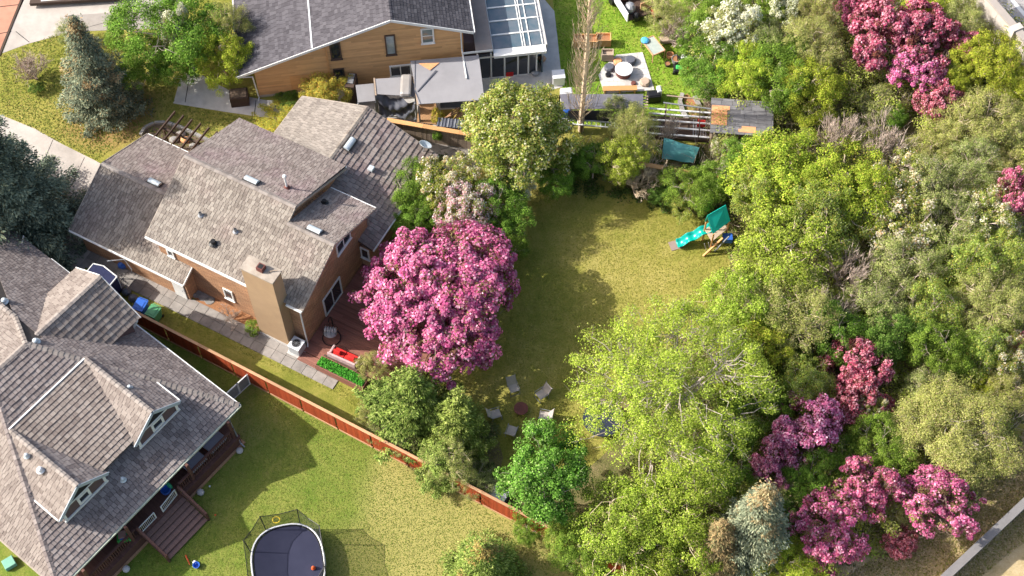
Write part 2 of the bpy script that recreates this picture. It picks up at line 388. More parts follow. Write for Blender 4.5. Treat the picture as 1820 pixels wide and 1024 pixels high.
def leafmat(name, trans=0.35, rough=0.6, var=0.10):
    m, nt, N, L, B = newmat(name); B.inputs['Roughness'].default_value = max(rough, .7); B.inputs['Specular IOR Level'].default_value = 0.10
    at = N.new("ShaderNodeAttribute"); at.attribute_name = "col"
    oi = N.new("ShaderNodeObjectInfo"); hs = N.new("ShaderNodeHueSaturation"); L.new(at.outputs['Color'], hs.inputs['Color'])
    mr = N.new("ShaderNodeMapRange"); mr.inputs[3].default_value = 1 - var; mr.inputs[4].default_value = 1 + var; L.new(oi.outputs['Random'], mr.inputs[0]); L.new(mr.outputs[0], hs.inputs['Value'])
    m2 = N.new("ShaderNodeMapRange"); m2.inputs[3].default_value = 0.5 - var * 0.12; m2.inputs[4].default_value = 0.5 + var * 0.12
    ml = N.new("ShaderNodeMath"); ml.operation = 'MULTIPLY'; ml.inputs[1].default_value = 7.3; fr = N.new("ShaderNodeMath"); fr.operation = 'FRACT'
    L.new(oi.outputs['Random'], ml.inputs[0]); L.new(ml.outputs[0], fr.inputs[0]); L.new(fr.outputs[0], m2.inputs[0]); L.new(m2.outputs[0], hs.inputs['Hue'])
    L.new(hs.outputs[0], B.inputs['Base Color'])
    tr = N.new("ShaderNodeBsdfTranslucent"); L.new(hs.outputs[0], tr.inputs['Color'])
    mx = N.new("ShaderNodeMixShader"); mx.inputs[0].default_value = trans
    out = N["Material Output"]; L.new(B.outputs[0], mx.inputs[1]); L.new(tr.outputs[0], mx.inputs[2]); L.new(mx.outputs[0], out.inputs['Surface'])
    return m
leafM = leafmat("leaf"); needleM = leafmat("needle", trans=0.12, var=0.06); petalM = leafmat("petal", trans=0.4, rough=0.7, var=0.06)
grassM = leafmat("grass_blade", trans=0.3, var=0.0)

# ------------------------------------------------------------------ foliage meshes (numpy)
def quads_mesh(name, V, C, mat_):
    """V (n,4,3) leaf corners, C (n,3) leaf colours"""
    n = len(V); me = bpy.data.meshes.new(name)
    me.vertices.add(n * 4); me.vertices.foreach_set("co", V.reshape(-1).astype(np.float32))
    me.loops.add(n * 4); me.loops.foreach_set("vertex_index", np.arange(n * 4, dtype=np.int32))
    me.polygons.add(n); me.polygons.foreach_set("loop_start", np.arange(0, n * 4, 4, dtype=np.int32))
    me.update(calc_edges=True)
    a = me.attributes.new("col", 'FLOAT_COLOR', 'FACE'); cc = np.ones((n, 4), np.float32); cc[:, :3] = C
    a.data.foreach_set("color", cc.reshape(-1)); me.materials.append(mat_)
    return me

def unit(v): return v / (np.linalg.norm(v, axis=-1, keepdims=True) + 1e-9)

def leaf_quads(r, pos, nor, size, aspect=0.62, along=None, fold=0.15):
    n = len(pos); nor = unit(nor)
    t = r.normal(size=(n, 3)) if along is None else along
    t = unit(t - (t * nor).sum(1, keepdims=True) * nor); b = np.cross(nor, t)
    s = (size * r.uniform(0.65, 1.3, n))[:, None] if np.isscalar(size) else size[:, None]
    V = np.empty((n, 4, 3))
    V[:, 0] = pos - t * s * 0.5; V[:, 2] = pos + t * s * 0.5 - nor * s * fold
    V[:, 1] = pos + b * s * aspect * 0.5 - nor * s * fold * .3; V[:, 3] = pos - b * s * aspect * 0.5 + nor * s * fold * .3
    return V

def pick(r, pal, wts, n, jit=0.12):
    pal = np.array(pal); w = np.array(wts, float); w /= w.sum()
    c = pal[r.choice(len(pal), n, p=w)]
    return np.clip(c * r.uniform(1 - jit, 1 + jit, (n, 1)), 0, 1)

def sph(r, n, zmin=-1.0):
    z = r.uniform(zmin, 1, n); t = r.uniform(0, 2 * np.pi, n); q = np.sqrt(1 - z * z)
    return np.stack([q * np.cos(t), q * np.sin(t), z], 1)

def crown_clumps(r, Rr, z0, h, n, zmin=-0.45, lob=0.28, inner=0.3, asym=0.15, lobes=0):
    """clump centres on an uneven egg from z0 to h"""
    d = sph(r, n, zmin); rz_ = (h - z0) / 2; zc = (h + z0) / 2
    if lobes:
        L0 = sph(r, lobes, -0.25); th0 = r.uniform(0, 6.28); k_ = np.arange(lobes)
        L0[:, 2] = np.clip(0.95 - 1.25 * (k_ + .5) / lobes + r.normal(0, .08, lobes), -.35, 1); q0 = np.sqrt(1 - L0[:, 2] ** 2); an = th0 + k_ * 2.4 + r.normal(0, .25, lobes)
        L0[:, 0] = np.cos(an) * q0; L0[:, 1] = np.sin(an) * q0
        lr = r.uniform(.30, .50, lobes); off = r.uniform(.5, .74, lobes)
        li = r.choice(lobes, n, p=lr ** 2 / (lr ** 2).sum()); dd = unit(sph(r, n, -.7) + L0[li] * .45 + np.array([0, 0, .15]))
        rad = lr[li] * np.where(r.random(n) < inner * .6, r.uniform(.3, .9, n), r.uniform(.85, 1.08, n))
        q = L0[li] * off[li][:, None] + dd * rad[:, None] * np.array([1, 1, .9]) + dd * (r.random(n) < .06)[:, None] * .14
        stray = r.random(n) < .12; q[stray] = d[stray] * r.uniform(.2, .7, stray.sum())[:, None]
        q[:, 2] = np.clip(q[:, 2], -1.0, 1.05)
        c = np.stack([q[:, 0] * Rr, q[:, 1] * Rr, zc + q[:, 2] * rz_], 1)
        return c, unit(q)
    th = np.arctan2(d[:, 1], d[:, 0]); ph = r.uniform(0, 6.28, 6)
    k = 1 + lob * (0.45 * np.sin(2 * th + ph[0]) + 0.35 * np.sin(3 * th + ph[1] + 2 * d[:, 2]) + 0.35 * np.sin(5 * th + ph[2] - 3 * d[:, 2])) + asym * np.cos(th - ph[3])
    rad = k * np.where(r.random(n) < inner, r.uniform(0.35, 0.85, n), r.uniform(0.86, 1.04, n))
    c = np.stack([d[:, 0] * Rr * rad, d[:, 1] * Rr * rad, zc + d[:, 2] * rz_ * np.clip(rad, 0, 1.08)], 1)
    return c, d

def make_crown(name, seed, Rr, z0, h, pal, wts, n_cl=130, cl_r=0.55, per=120, size=0.15, zmin=-0.45, lob=0.28, inner=0.3,
               mat_=None, flower=None, fl_frac=0.0, fl_size=0.13, fl_tip=True, upw=0.5, asym=0.12, spiky=0.0, clump_tone=0.14, patchy=0.0, lobes=11):
    r = np.random.default_rng(seed); size *= .74; per = int(per * 1.65)
    c, d = crown_clumps(r, Rr, z0, h, n_cl, zmin, lob, inner, asym, lobes)
    n = n_cl * per
    ci = np.repeat(np.arange(n_cl), per)
    ld = sph(r, n, -0.6); rr = cl_r * (0.6 + 0.8 * r.random(n_cl))[ci] * r.random(n) ** 0.38
    stretch = np.ones((n, 3)); stretch[:, 2] = 0.75
    off = ld * rr[:, None] * stretch
    if spiky: off += d[ci] * (r.random(n) ** 2 * spiky)[:, None]
    pos = c[ci] + off; pos[:, 2] = np.maximum(pos[:, 2], 0.05)
    nor = ld * 0.7 + d[ci] * 0.4 + np.array([0, 0, upw]) + r.normal(size=(n, 3)) * 0.45
    V = leaf_quads(r, pos, nor, size)
    ct = r.normal(1, clump_tone, n_cl)[ci]
    C = pick(r, pal, wts, n, .27) * np.clip(ct, 0.6, 1.5)[:, None]
    if flower is not None:
        fcl = np.clip(r.normal(fl_frac, patchy, n_cl), 0, 1)[ci] if patchy else fl_frac
        q = np.clip((off * d[ci]).sum(1) / cl_r * 0.6 + 0.75, 0.1, 1.4) if fl_tip else 1.0
        isf = r.random(n) < fcl * q
        fc = pick(r, flower[0], flower[1], n, 0.15) * np.clip(r.normal(1, 0.12, n_cl)[ci], 0.7, 1.3)[:, None]
        C[isf] = fc[isf]
        Vf = leaf_quads(r, pos + d[ci] * 0.04, nor, fl_size, aspect=0.95); V[isf] = Vf[isf]
    return quads_mesh(name, V, np.clip(C, 0, 1), mat_ or leafM), c

def make_limbs(name, seed, c, h0, r0, base_r, mat_, frac=0.5, twig=0, twl=0.5, n_main=6, lean=0.1, reach=1.6):
    """trunk, main limbs, a limb to a share of the clumps, twigs"""
    r = random.Random(seed); mb = MB()
    top = Vector((r.uniform(-lean, lean), r.uniform(-lean, lean), h0))
    mb.tube([(0, 0, -0.1), (r.uniform(-.05, .05), r.uniform(-.05, .05), h0 * 0.5), top], base_r, base_r * 0.8, 7, tone=r.random())
    zmax = float(c[:, 2].max()); mains = []
    lead = Vector((top.x * 1.5, top.y * 1.5, zmax * 0.9)); mains.append((top, lead))
    ang = r.uniform(0, 6.28)
    for i in range(n_main):
        a = ang + i * 6.283 / n_main + r.uniform(-.4, .4); e = r0 * r.uniform(0.45, 0.75)
        mains.append((top + (lead - top) * r.uniform(0, 0.35), Vector((math.cos(a) * e, math.sin(a) * e, h0 + (zmax - h0) * r.uniform(0.45, 0.85)))))
    for a, b in mains:
        m = a.lerp(b, 0.5) + Vector((r.uniform(-.15, .15), r.uniform(-.15, .15), 0.15))
        mb.tube([a, m, b], base_r * 0.55, base_r * 0.16, 5, cap=False, tone=r.random())
    for k in range(len(c)):
        if r.random() > frac: continue
        q = Vector(c[k]); best = None
        for a, b in mains:
            for t in (0.35, 0.6, 0.85, 1.0):
                s = a.lerp(b, t); dd = (s - q).length
                if s.z < q.z + 0.4 and (best is None or dd < best[0]): best = (dd, s, t)
        if best is None: continue
        s = best[1]
        if best[0] > reach: s = q + (s - q) * (reach / best[0])
        j = reach * .12; m1 = s.lerp(q, 0.35) + Vector((r.gauss(0, j), r.gauss(0, j), r.gauss(-.05, j))); m2 = s.lerp(q, 0.7) + Vector((r.gauss(0, j), r.gauss(0, j), r.gauss(.03, j)))
        mb.tube([s, m1, m2, q], min(base_r * 0.16, .036), 0.012, 3, cap=False, tone=r.random())
        for _ in range(twig):
            dv = Vector((q.x, q.y, (q.z - h0) * 0.8)).normalized() + Vector((r.gauss(0, .5), r.gauss(0, .5), r.gauss(0.1, .4)))
            s2 = q - dv * r.uniform(0, 0.3) ; e = s2 + dv.normalized() * twl * r.uniform(0.5, 1.4)
            w = Vector((r.gauss(0, 1), r.gauss(0, 1), 0)).normalized() * 0.021
            mb.add([s2 - w, s2 + w, e], [(0, 1, 2)], r.random())
    return mb.mesh(name, mat_)

def make_bare(name, seed, h, spread, mat_, stems=7, depth=4, base_r=0.06, col=0.0, fan=1.0, thin=0.014, kidsn=(3, 5)):
    """leafless tree or bush, every twig a thin spike"""
    r = random.Random(seed); mb = MB()
    def rec(p, d, ln, rad, dep):
        m = p + d * ln * 0.5 + Vector((r.gauss(0, 1), r.gauss(0, 1), r.gauss(0, 1))) * ln * 0.05
        e = p + d * ln
        if dep > 1: mb.tube([p, m, e], rad, rad * 0.55, 4 if dep > 2 else 3, cap=False, tone=r.random())
        else:
            w = d.cross(Vector((r.gauss(0, 1), r.gauss(0, 1), r.gauss(0, 1)))).normalized() * max(rad, thin)
            w2 = d.cross(w).normalized() * max(rad, thin)
            mb.add([p - w, p + w, p + w2, e], [(0, 1, 3), (1, 2, 3), (2, 0, 3)], r.random())
        if dep <= 0: return
        for k in range(r.randint(*kidsn)):
            t = r.uniform(0.3, 1.0); q = p.lerp(e, t)
            nd = (d + Vector((r.gauss(0, 1), r.gauss(0, 1), r.gauss(0, .7))) * 0.42 * fan + Vector((0, 0, 0.22 + col))).normalized()
            rec(q, nd, ln * r.uniform(0.5, 0.78), rad * 0.55, dep - 1)
    for i in range(stems):
        a = 6.283 * i / stems + r.uniform(-.3, .3); e = r.uniform(0.25, 1.0) * spread
        d = Vector((math.cos(a) * e, math.sin(a) * e, h * 0.62)).normalized()
        rec(Vector((r.gauss(0, .08), r.gauss(0, .08), 0)), d, math.hypot(e, h) * 0.42, base_r, depth)
    return mb.mesh(name, mat_)

def make_conifer(name, seed, h, Rr, pal, wts, tip=None, z_first=0.05, levels=22, dens=1.0, power=0.85, droop=0.25, blob=0.2, nsize=0.17, lift=0.0, nbk=1.0, lv=(.62, 1.2)):
    r = np.random.default_rng(seed); P_, N_, T_, C_ = [], [], [], []
    for i in range(levels):
        f = i / (levels - 1); z = h * (z_first + (0.98 - z_first) * f); rad = Rr * (1 - f) ** power * r.uniform(0.88, 1.08) + 0.12
        nb = max(5, int((15 * (rad / Rr) + 5) * nbk))
        a0 = r.uniform(0, 6.28)
        for b in range(nb):
            a = a0 + b * 6.283 / nb + r.normal(0, 0.12); L_ = rad * r.uniform(*lv)
            m = int(dens * (34 + 190 * L_ / Rr * (Rr / 3)))
            t = r.random(m) ** 0.6
            out = np.array([math.cos(a), math.sin(a), 0.0]); side = np.array([-math.sin(a), math.cos(a), 0.0])
            zz = z - droop * L_ * np.sin(t * 2.2) + lift * L_ * t * t + r.normal(0, 0.03)
            wd = blob * (0.5 + 0.9 * np.sin(np.clip(t, 0, 1) * 2.6))
            j = r.normal(0, 1, (m, 3)) * wd[:, None] * 0.55
            p = out * (t * L_)[:, None] + side * j[:, :1] * 1.4 + np.stack([0 * t, 0 * t, zz + j[:, 2] * 0.75 * np.ones(m)], 1) + out * j[:, 1:2] * 0.5
            P_.append(p); N_.append(np.array([0, 0, 0.9]) + out * 0.4 + r.normal(size=(m, 3)) * 0.5)
            T_.append(out * 1.0 + side * np.sign(j[:, :1]) * r.uniform(0.2, 1.0, (m, 1)) + r.normal(size=(m, 3)) * 0.3)
            cc = pick(r, pal, wts, m, 0.14) * r.normal(1, 0.13)
            if tip is not None and f > 0.2:
                q = r.random() < (.04 + .14 * f if f < .88 else .7)
                if q: cc = pick(r, tip, [1] * len(tip), m, 0.2) * 0.5 + cc * 0.5
            C_.append(cc)
    p = np.concatenate(P_); V = leaf_quads(r, p, np.concatenate(N_), nsize, aspect=0.36, along=np.concatenate(T_), fold=0.1)
    return quads_mesh(name, V, np.clip(np.concatenate(C_), 0, 1), needleM)
# ------------------------------------------------------------------ ground and paved surfaces
def sheet(name, poly, z, m, kind='structure', label=None, **kw):
    mb = MB(); mb.add([(p[0], p[1], z) for p in poly], [tuple(range(len(poly)))])
    o = mb.build(name, m); o['kind'] = kind
    if label: o['label'] = label
    return o
sp1 = P(195, 200); sp2 = P(70, 395)
lawn_dry = lawn_mat("lawn_dry", [(0.25, (0.12, 0.145, 0.02)), (0.42, (0.22, 0.22, 0.042)), (0.58, (0.305, 0.27, 0.07)), (0.75, (0.37, 0.315, 0.10))],
                    litter=((sp1.x, sp1.y, 2.6, (0.31, 0.19, 0.085)),))
lawn_green = lawn_mat("lawn_green", [(0.22, (0.065, 0.125, 0.016)), (0.42, (0.12, 0.18, 0.026)), (0.60, (0.205, 0.225, 0.048)), (0.80, (0.30, 0.275, 0.09))], patch=0.10, litter=((P(860, 900).x, P(860, 900).y, 6.5, (.335, .295, .10)), (P(640, 985).x, P(640, 985).y, 1.5, (.27, .25, .075))))
lawn_lush = lawn_mat("lawn_lush", [(0.22, (0.10, 0.20, 0.018)), (0.5, (0.19, 0.30, 0.03)), (0.68, (0.30, 0.34, 0.06)), (0.85, (0.40, 0.36, 0.12))], patch=0.2)
woods_mat = lawn_mat("woods_floor", [(0.22, (0.055, 0.065, 0.02)), (0.42, (0.12, 0.12, 0.04)), (0.6, (0.21, 0.17, 0.085)), (0.8, (0.34, 0.27, 0.16))], patch=0.3)
dry_mat = lawn_mat("dry_grass", [(0.22, (0.17, 0.16, 0.045)), (0.42, (0.32, 0.25, 0.11)), (0.6, (0.44, 0.34, 0.19)), (0.8, (0.52, 0.42, 0.27))], patch=0.2)
sheet("ground", [(-600, -500), (600, -500), (600, 900), (-600, 900)], 0.0, lawn_dry)

def zone(name, pts, z, m, wob=0.25, **kw):
    """a sheet with an uneven outline"""
    q = []
    w = [P(*p) for p in pts]
    for i in range(len(w)):
        a, b = w[i], w[(i + 1) % len(w)]; k = max(1, int((b - a).length / 0.7))
        for j in range(k):
            p = a.lerp(b, j / k); q.append((p.x + rng.uniform(-wob, wob), p.y + rng.uniform(-wob, wob)))
    mb = MB(); ctr = sum((Vector((x, y, 0)) for x, y in q), Vector()) / len(q)
    me = bpy.data.meshes.new(name); me.from_pydata([(x, y, z) for x, y in q], [], [tuple(range(len(q)))])
    me.materials.append(m); o = bpy.data.objects.new(name, me); COL.objects.link(o); o['kind'] = kw.get('kind', 'structure'); return o
zone("lawn", [(-60, 1500), (-60, 560), (240, 560), (455, 688), (700, 808), (960, 955), (1100, 1024), (1250, 1500)], 0.004, lawn_green, 0.04)
zone("lawn", [(975, -120), (1000, 215), (1260, 255), (1240, 130), (1215, -120)], 0.004, lawn_lush, 0.15)
zone("woodland_floor", [(1190, -200), (1230, 130), (1250, 250), (1090, 330), (1180, 360), (1290, 390), (1310, 470), (1300, 560), (1150, 640), (1060, 720), (1080, 800), (900, 900),
                        (1090, 1030), (1480, 1060), (1600, 990), (1700, 940), (1780, 860), (1820, 760), (2100, 500), (2000, -200)], 0.006, woods_mat, 0.5)
zone("dry_grass_verge", [(1420, 1060), (1560, 960), (1740, 900), (1800, 820), (1835, 700), (2100, 500), (2200, 900), (1900, 1200), (1400, 1200)], 0.010, dry_mat, 0.4)
zone("bare_soil", [(690, 240), (780, 262), (830, 330), (700, 400), (640, 300)], 0.006, woods_mat, 0.15)
zone("bare_soil", [(640, 700), (720, 660), (830, 700), (890, 800), (880, 880), (800, 860), (690, 780)], 0.006, lawn_mat("brown_soil", [(0.22, (0.10, 0.08, 0.045)), (0.5, (0.20, 0.16, 0.08)), (0.7, (0.29, 0.24, 0.11))]), 0.4)  # brown soil, mottled by noise

sheet("street", [P(-40, 160), P(-60, -150), P(75, -150), P(43, 0), P(0, 96)], 0.012, redpave)
mbk = MB()
mbk.beam(P(46, -20, 0.03) , P(-2, 100, 0.03), 0.16, 0.06); mbk.build("kerb", darkwood)['kind'] = 'structure'
mbk = MB(); mbk.beam(P(0, 12, .018), P(36, 8, .018), 0.05, 0.012); mbk.beam(P(-2, 60, .018), P(20, 56, .018), 0.05, 0.012); mbk.build("pavement_joint", darkg)['kind'] = 'structure'
driveway = sheet("driveway", [P(44, -10), P(60, -60), P(330, -60), P(320, 15), P(225, 22), P(150, 28), P(150, 50), P(95, 66), P(50, 78), P(4, 95)], 0.012, concrete)
sheet("driveway", [P(118, 28), P(240, 20), P(330, 12), P(330, 52), P(240, 52), P(150, 56), P(105, 62)], 0.016, mat("dark_concrete", (0.33, 0.30, 0.27), (0.28, 0.25, 0.225), stain=0.15))
mbk = MB()
for a_, b_ in (((150, 50), (262, 20)), ((60, 470), (150, 280)), ((-20, 330), (165, 420)), ((95, 246), (20, 420))):
    mbk.beam(P(*a_, .02), P(*b_, .02), .022, .006)
mbk.build("pavement_joint", MATS["dark_void"])['kind'] = 'structure'
mbk = MB(); mbk.beam(P(28, 56, .02), P(52, 75, .02), 0.04, 0.008); mbk.build("pavement_joint", darkg)['kind'] = 'structure'
sheet("driveway", [P(-60, 190), P(0, 204), P(60, 228), P(110, 256), P(170, 286), P(225, 316), P(150, 480), P(60, 470), P(-60, 440)], 0.012, concrete)
sheet("front_walk", [P(320, 141), P(308, 184), P(400, 199), P(520, 216), P(620, 230), P(640, 188), P(470, 178), P(420, 168), P(352, 130), P(345, 118)], 0.012, concrete2)
mbk = MB(); mbk.beam(P(336, 141, .018), P(329, 182, .018), .04, .008); mbk.beam(P(455, 178, .018), P(452, 205, .018), .04, .008); mbk.build("pavement_joint", darkg)['kind'] = 'structure'
sheet("side_yard_path", [P(600, 150), P(700, 145), P(870, 150), P(980, 180), P(970, 230), P(830, 236), P(690, 212), P(600, 230)], 0.012, concrete2)

# ------------------------------------------------------------------ roofs and walls
def fascia(parent, name, p0, p1, m=white, h=0.17, w=0.045, drop=0.03, out=None):
    p0 = Vector(p0); p1 = Vector(p1); mb = MB(); d = Vector((0, 0, -drop)); o = Vector(out or (0, 0, 0))
    return mb.beam(p0 + d + o, p1 + d + o, w, h).build(name, m, parent)

def roof_face(house, pts, mat_, course=0.27, w=(0.17, 0.27), th=0.045, deck=0.12, name='roof', trims=(), trim_mat=white, trim_h=0.17, lift=0.004, rough=0.012):
    """one pitch: a slab with laid shingles (stuff) and the boards along its listed edges"""
    pts = [Vector(p) for p in pts]
    if nrm(pts).z < 0: pts = pts[::-1]
    o = MB().slab(pts, deck).build(name, under, house)
    s = cover(pts, course, w[0], w[1], th, lift, rough=rough).build("shingle", mat_, o); s['kind'] = 'stuff'
    return o

def ridge_caps(parent, p0, p1, m=capm, w=0.30, step=0.30, lift=0.05):
    p0 = Vector(p0); p1 = Vector(p1); d = p1 - p0; n = max(1, int(d.length / step)); mb = MB()
    for i in range(n):
        a = p0 + d * (i / n); b = p0 + d * ((i + 1.12) / n); u = Vector((0, 0, lift + rng.uniform(0, .012)))
        sd_ = d.cross(Vector((0, 0, 1))).normalized() * (w / 2)
        dz = Vector((0, 0, -w * 0.2))
        up2 = Vector((0, 0, 0.03))
        vs = [a + u + up2 - sd_ + dz, a + u + up2, a + u + up2 + sd_ + dz, b + u - sd_ + dz, b + u, b + u + sd_ + dz]
        vs += [v - Vector((0, 0, .05)) for v in vs]
        mb.add(vs, [(0, 1, 4, 3), (1, 2, 5, 4), (6, 9, 10, 7), (7, 10, 11, 8), (0, 3, 9, 6), (2, 8, 11, 5), (0, 6, 7, 1), (1, 7, 8, 2), (3, 4, 10, 9), (4, 5, 11, 10)], rng.random())
    o = mb.build("ridge_cap", m, parent); o['kind'] = 'stuff'; return o

def window(house, c, n, w, h, frame_m=white, fw=0.09, mull='v', name="window", pane_m=glass, depth=0.07, sill=True):
    """framed window on a wall: centre c (house coordinates), outward normal n"""
    n = Vector(n).normalized(); x = Vector((0, 0, 1)).cross(n).normalized(); z = Vector((0, 0, 1)); c = Vector(c)
    M = Matrix(((x.x, n.x, z.x, c.x), (x.y, n.y, z.y, c.y), (x.z, n.z, z.z, c.z), (0, 0, 0, 1)))
    mb = MB()
    mb.box(-w / 2, w / 2, 0, depth, h / 2 - fw, h / 2, 0.5, M); mb.box(-w / 2, w / 2, 0, depth, -h / 2, -h / 2 + fw, 0.5, M)
    mb.box(-w / 2, -w / 2 + fw, 0, depth, -h / 2 + fw, h / 2 - fw, 0.5, M); mb.box(w / 2 - fw, w / 2, 0, depth, -h / 2 + fw, h / 2 - fw, 0.5, M)
    if mull == 'v': mb.box(-0.03, 0.03, 0, depth * 0.8, -h / 2 + fw, h / 2 - fw, 0.5, M)
    if mull == 'h': mb.box(-w / 2 + fw, w / 2 - fw, 0, depth * 0.8, -0.03, 0.03, 0.5, M)
    if sill: mb.box(-w / 2 - .04, w / 2 + .04, 0, depth + .05, -h / 2 - .05, -h / 2, 0.5, M)
    f = mb.build(name, frame_m, house)
    spans = [(-w / 2 + fw, w / 2 - fw)] if mull != 'v' else [(-w / 2 + fw, -0.03), (0.03, w / 2 - fw)]
    zs = [(-h / 2 + fw, h / 2 - fw)] if mull != 'h' else [(-h / 2 + fw, -0.03), (0.03, h / 2 - fw)]
    for a, b in spans:
        for e, g in zs: MB().box(a, b, 0.005, 0.025, e, g, 0.5, M).build("pane", pane_m, f)
    return f

def siding(parent, pts, mat_, course=0.16, name="siding", wmin=2.0, wmax=4.5, th=0.022):
    """boards laid over a wall polygon whose faces look outward"""
    o = cover(pts, course, wmin, wmax, th, 0.003, gap=0.004, rough=0.0).build(name, mat_, parent); o['kind'] = 'stuff'; return o

def pipe_vent(parent, p, h=0.9, r=0.06, m=white):
    p = Vector(p); o = MB().tube([p, p + Vector((0, 0, h))], r, r, 10).build("vent_pipe", m, parent)
    MB().lathe([(r * 1.9, 0), (r * 2.0, 0.12), (r * 1.2, 0.17)], p + Vector((0, 0, h)), 10).build("vent_hood", m, o)
    MB().lathe([(0.2, 0.0), (0.19, 0.05), (0.09, 0.16)], p, 10).build("vent_flashing", rust, o); return o

def curb_vent(parent, c, ax, slope, L=0.85, W=0.42, Hh=0.2):
    """rounded metal roof vent lying along the direction ax"""
    ax = Vector(ax).normalized(); c = Vector(c); sl = Vector(slope).normalized(); n = ax.cross(sl).normalized()
    if n.z < 0: n = -n
    M = Matrix(((ax.x, sl.x, n.x, c.x), (ax.y, sl.y, n.y, c.y), (ax.z, sl.z, n.z, c.z), (0, 0, 0, 1)))
    k = 7; vs = []; fs = []
    for x in (-L / 2, L / 2):
        for i in range(k + 1):
            t = math.pi * i / k; vs.append(M @ Vector((x, -W / 2 * math.cos(t), 0.02 + Hh * math.sin(t) ** 0.6)))
    for i in range(k): fs.append((i, i + 1, k + 2 + i, k + 1 + i))
    fs += [tuple(reversed(range(k + 1))), tuple(range(k + 1, 2 * k + 2)), (0, k + 1, 2 * k + 1, k)]
    o = MB().add(vs, fs, .5).build("roof_vent", ventm, parent)
    MB().box(-L / 2 - .08, L / 2 + .08, -W / 2 - .1, W / 2 + .1, 0.045, 0.06, .2, M).build("vent_flashing", under, o); return o

# ================================================================== the brown brick house in the middle
F1 = Frame((-12.104, 41.499, 0), -28)
H1 = thing("brown_brick_house", "brown brick house with split grey shake roofs and a tall tan chimney", "house", F1.o, F1.a)
pt = 0.458
def zs(y): return 4.8 + pt * y                       # the long south pitch
RZ, RY = 4.8 + pt * 4.8, 4.8                         # upper ridge
LZ, LY = 4.8 + pt * 3.85, 3.85                       # lower ridge
XW, XS, XE = -10.78, -3.05, 0.1
r_s = roof_face(H1, [(XW, 0, 4.8), (XS, 0, 4.8), (XS, RY, RZ), (XW, RY, RZ)], shake)
r_s2 = roof_face(H1, [(XS, 0, 4.8), (XE, 0, 4.8), (XE, LY, LZ), (XS, LY, LZ)], shake)
r_n = roof_face(H1, [(XW, RY, RZ), (XS, RY, RZ), (XS, 9.95, RZ - pt * 5.15), (XW, 9.95, RZ - pt * 5.15)], shake_pink)
r_n2 = roof_face(H1, [(XS, LY, LZ), (XE, LY, LZ), (XE, 8.15, LZ - pt * 4.3), (XS, 8.15, LZ - pt * 4.3)], shake_pink)
ridge_caps(r_s, (XW, RY, RZ), (XS, RY, RZ)); ridge_caps(r_s2, (XS, LY, LZ), (XE, LY, LZ))
fascia(r_s, "gutter", (XW, -.05, 4.76), (-3.25, -.05, 4.76), w=0.12, h=0.13); fascia(r_s2, "gutter", (-.95, -.05, 4.76), (XE, -.05, 4.76), w=0.12, h=0.13)
fascia(r_n, "gutter", (XW, 10.0, 4.42), (XS, 10.0, 4.42), w=0.10, h=0.12); fascia(r_n2, "gutter", (XS, 8.2, 4.56), (XE, 8.2, 4.56), w=0.10, h=0.12)
for a, b in (((XW - .02, 0, 4.8), (XW - .02, RY, RZ)), ((XW - .02, RY, RZ), (XW - .02, 9.95, 4.44)), ((XS + .02, RY, RZ), (XS + .02, 9.95, 4.44)), ((XS + .02, LY, LZ + .02), (XS + .02, RY, RZ)),
             ((XE + .02, 0, 4.8), (XE + .02, LY, LZ)), ((XE + .02, LY, LZ), (XE + .02, 8.15, 4.6))):
    fascia(r_s, "rake_board", a, b, mat_ if False else capconc, h=0.16, drop=0.07)
# walls
def gable_wall(x0, x1, pts, m=brick, name="wall", parent=H1):
    """wall closed across x0..x1 whose outline in y, z is pts"""
    n = len(pts); vs = [(x0, y, z) for y, z in pts] + [(x1, y, z) for y, z in pts]
    fs = [tuple(reversed(range(n))), tuple(range(n, 2 * n))] + [(i, (i + 1) % n, n + (i + 1) % n, n + i) for i in range(n)]
    return MB().add(vs, fs, .5).build(name, m, parent)
gable_wall(-10.35, XS - .3, [(.3, 0), (9.6, 0), (9.6, 4.45), (RY, RZ - .16), (.3, zs(.3) - .16)])
gable_wall(XS - .3, -.35, [(.3, 0), (7.75, 0), (7.75, 4.6), (LY, LZ - .16), (.3, zs(.3) - .16)])
# garage wing
GA = thing_ = None
gz0, gzr = 2.4, 4.3
r_a = roof_face(H1, [(-16.5, -.78, 2.4), (-8.1, -.78, 2.4), (-8.1, 3.3, 4.27), (-16.5, 3.3, 4.27)], shake)
r_b = roof_face(H1, [(-16.5, 3.3, 4.27), (-10.4, 3.3, 4.27), (-10.4, 7.4, 2.4), (-16.5, 7.4, 2.4)], shake_pink)
ridge_caps(r_a, (-16.5, 3.3, 4.27), (-10.8, 3.3, 4.27))
fascia(r_a, "gutter", (-16.5, -.83, 2.36), (-8.1, -.83, 2.36), w=.1, h=.12); fascia(r_b, "gutter", (-16.5, 7.45, 2.36), (-12.0, 7.45, 2.36), w=.1, h=.12)
fascia(r_a, "rake_board", (-8.08, -.78, 2.4), (-8.08, .3, 2.9)); fascia(r_a, "rake_board", (-16.52, -.78, 2.4), (-16.52, 3.3, 4.27), capconc); fascia(r_b, "rake_board", (-16.52, 3.3, 4.27), (-16.52, 7.4, 2.4), capconc)
gable_wall(-16.1, -8.3, [(-.5, 0), (7.0, 0), (7.0, 2.5), (3.3, 4.13), (-.5, 2.4)])
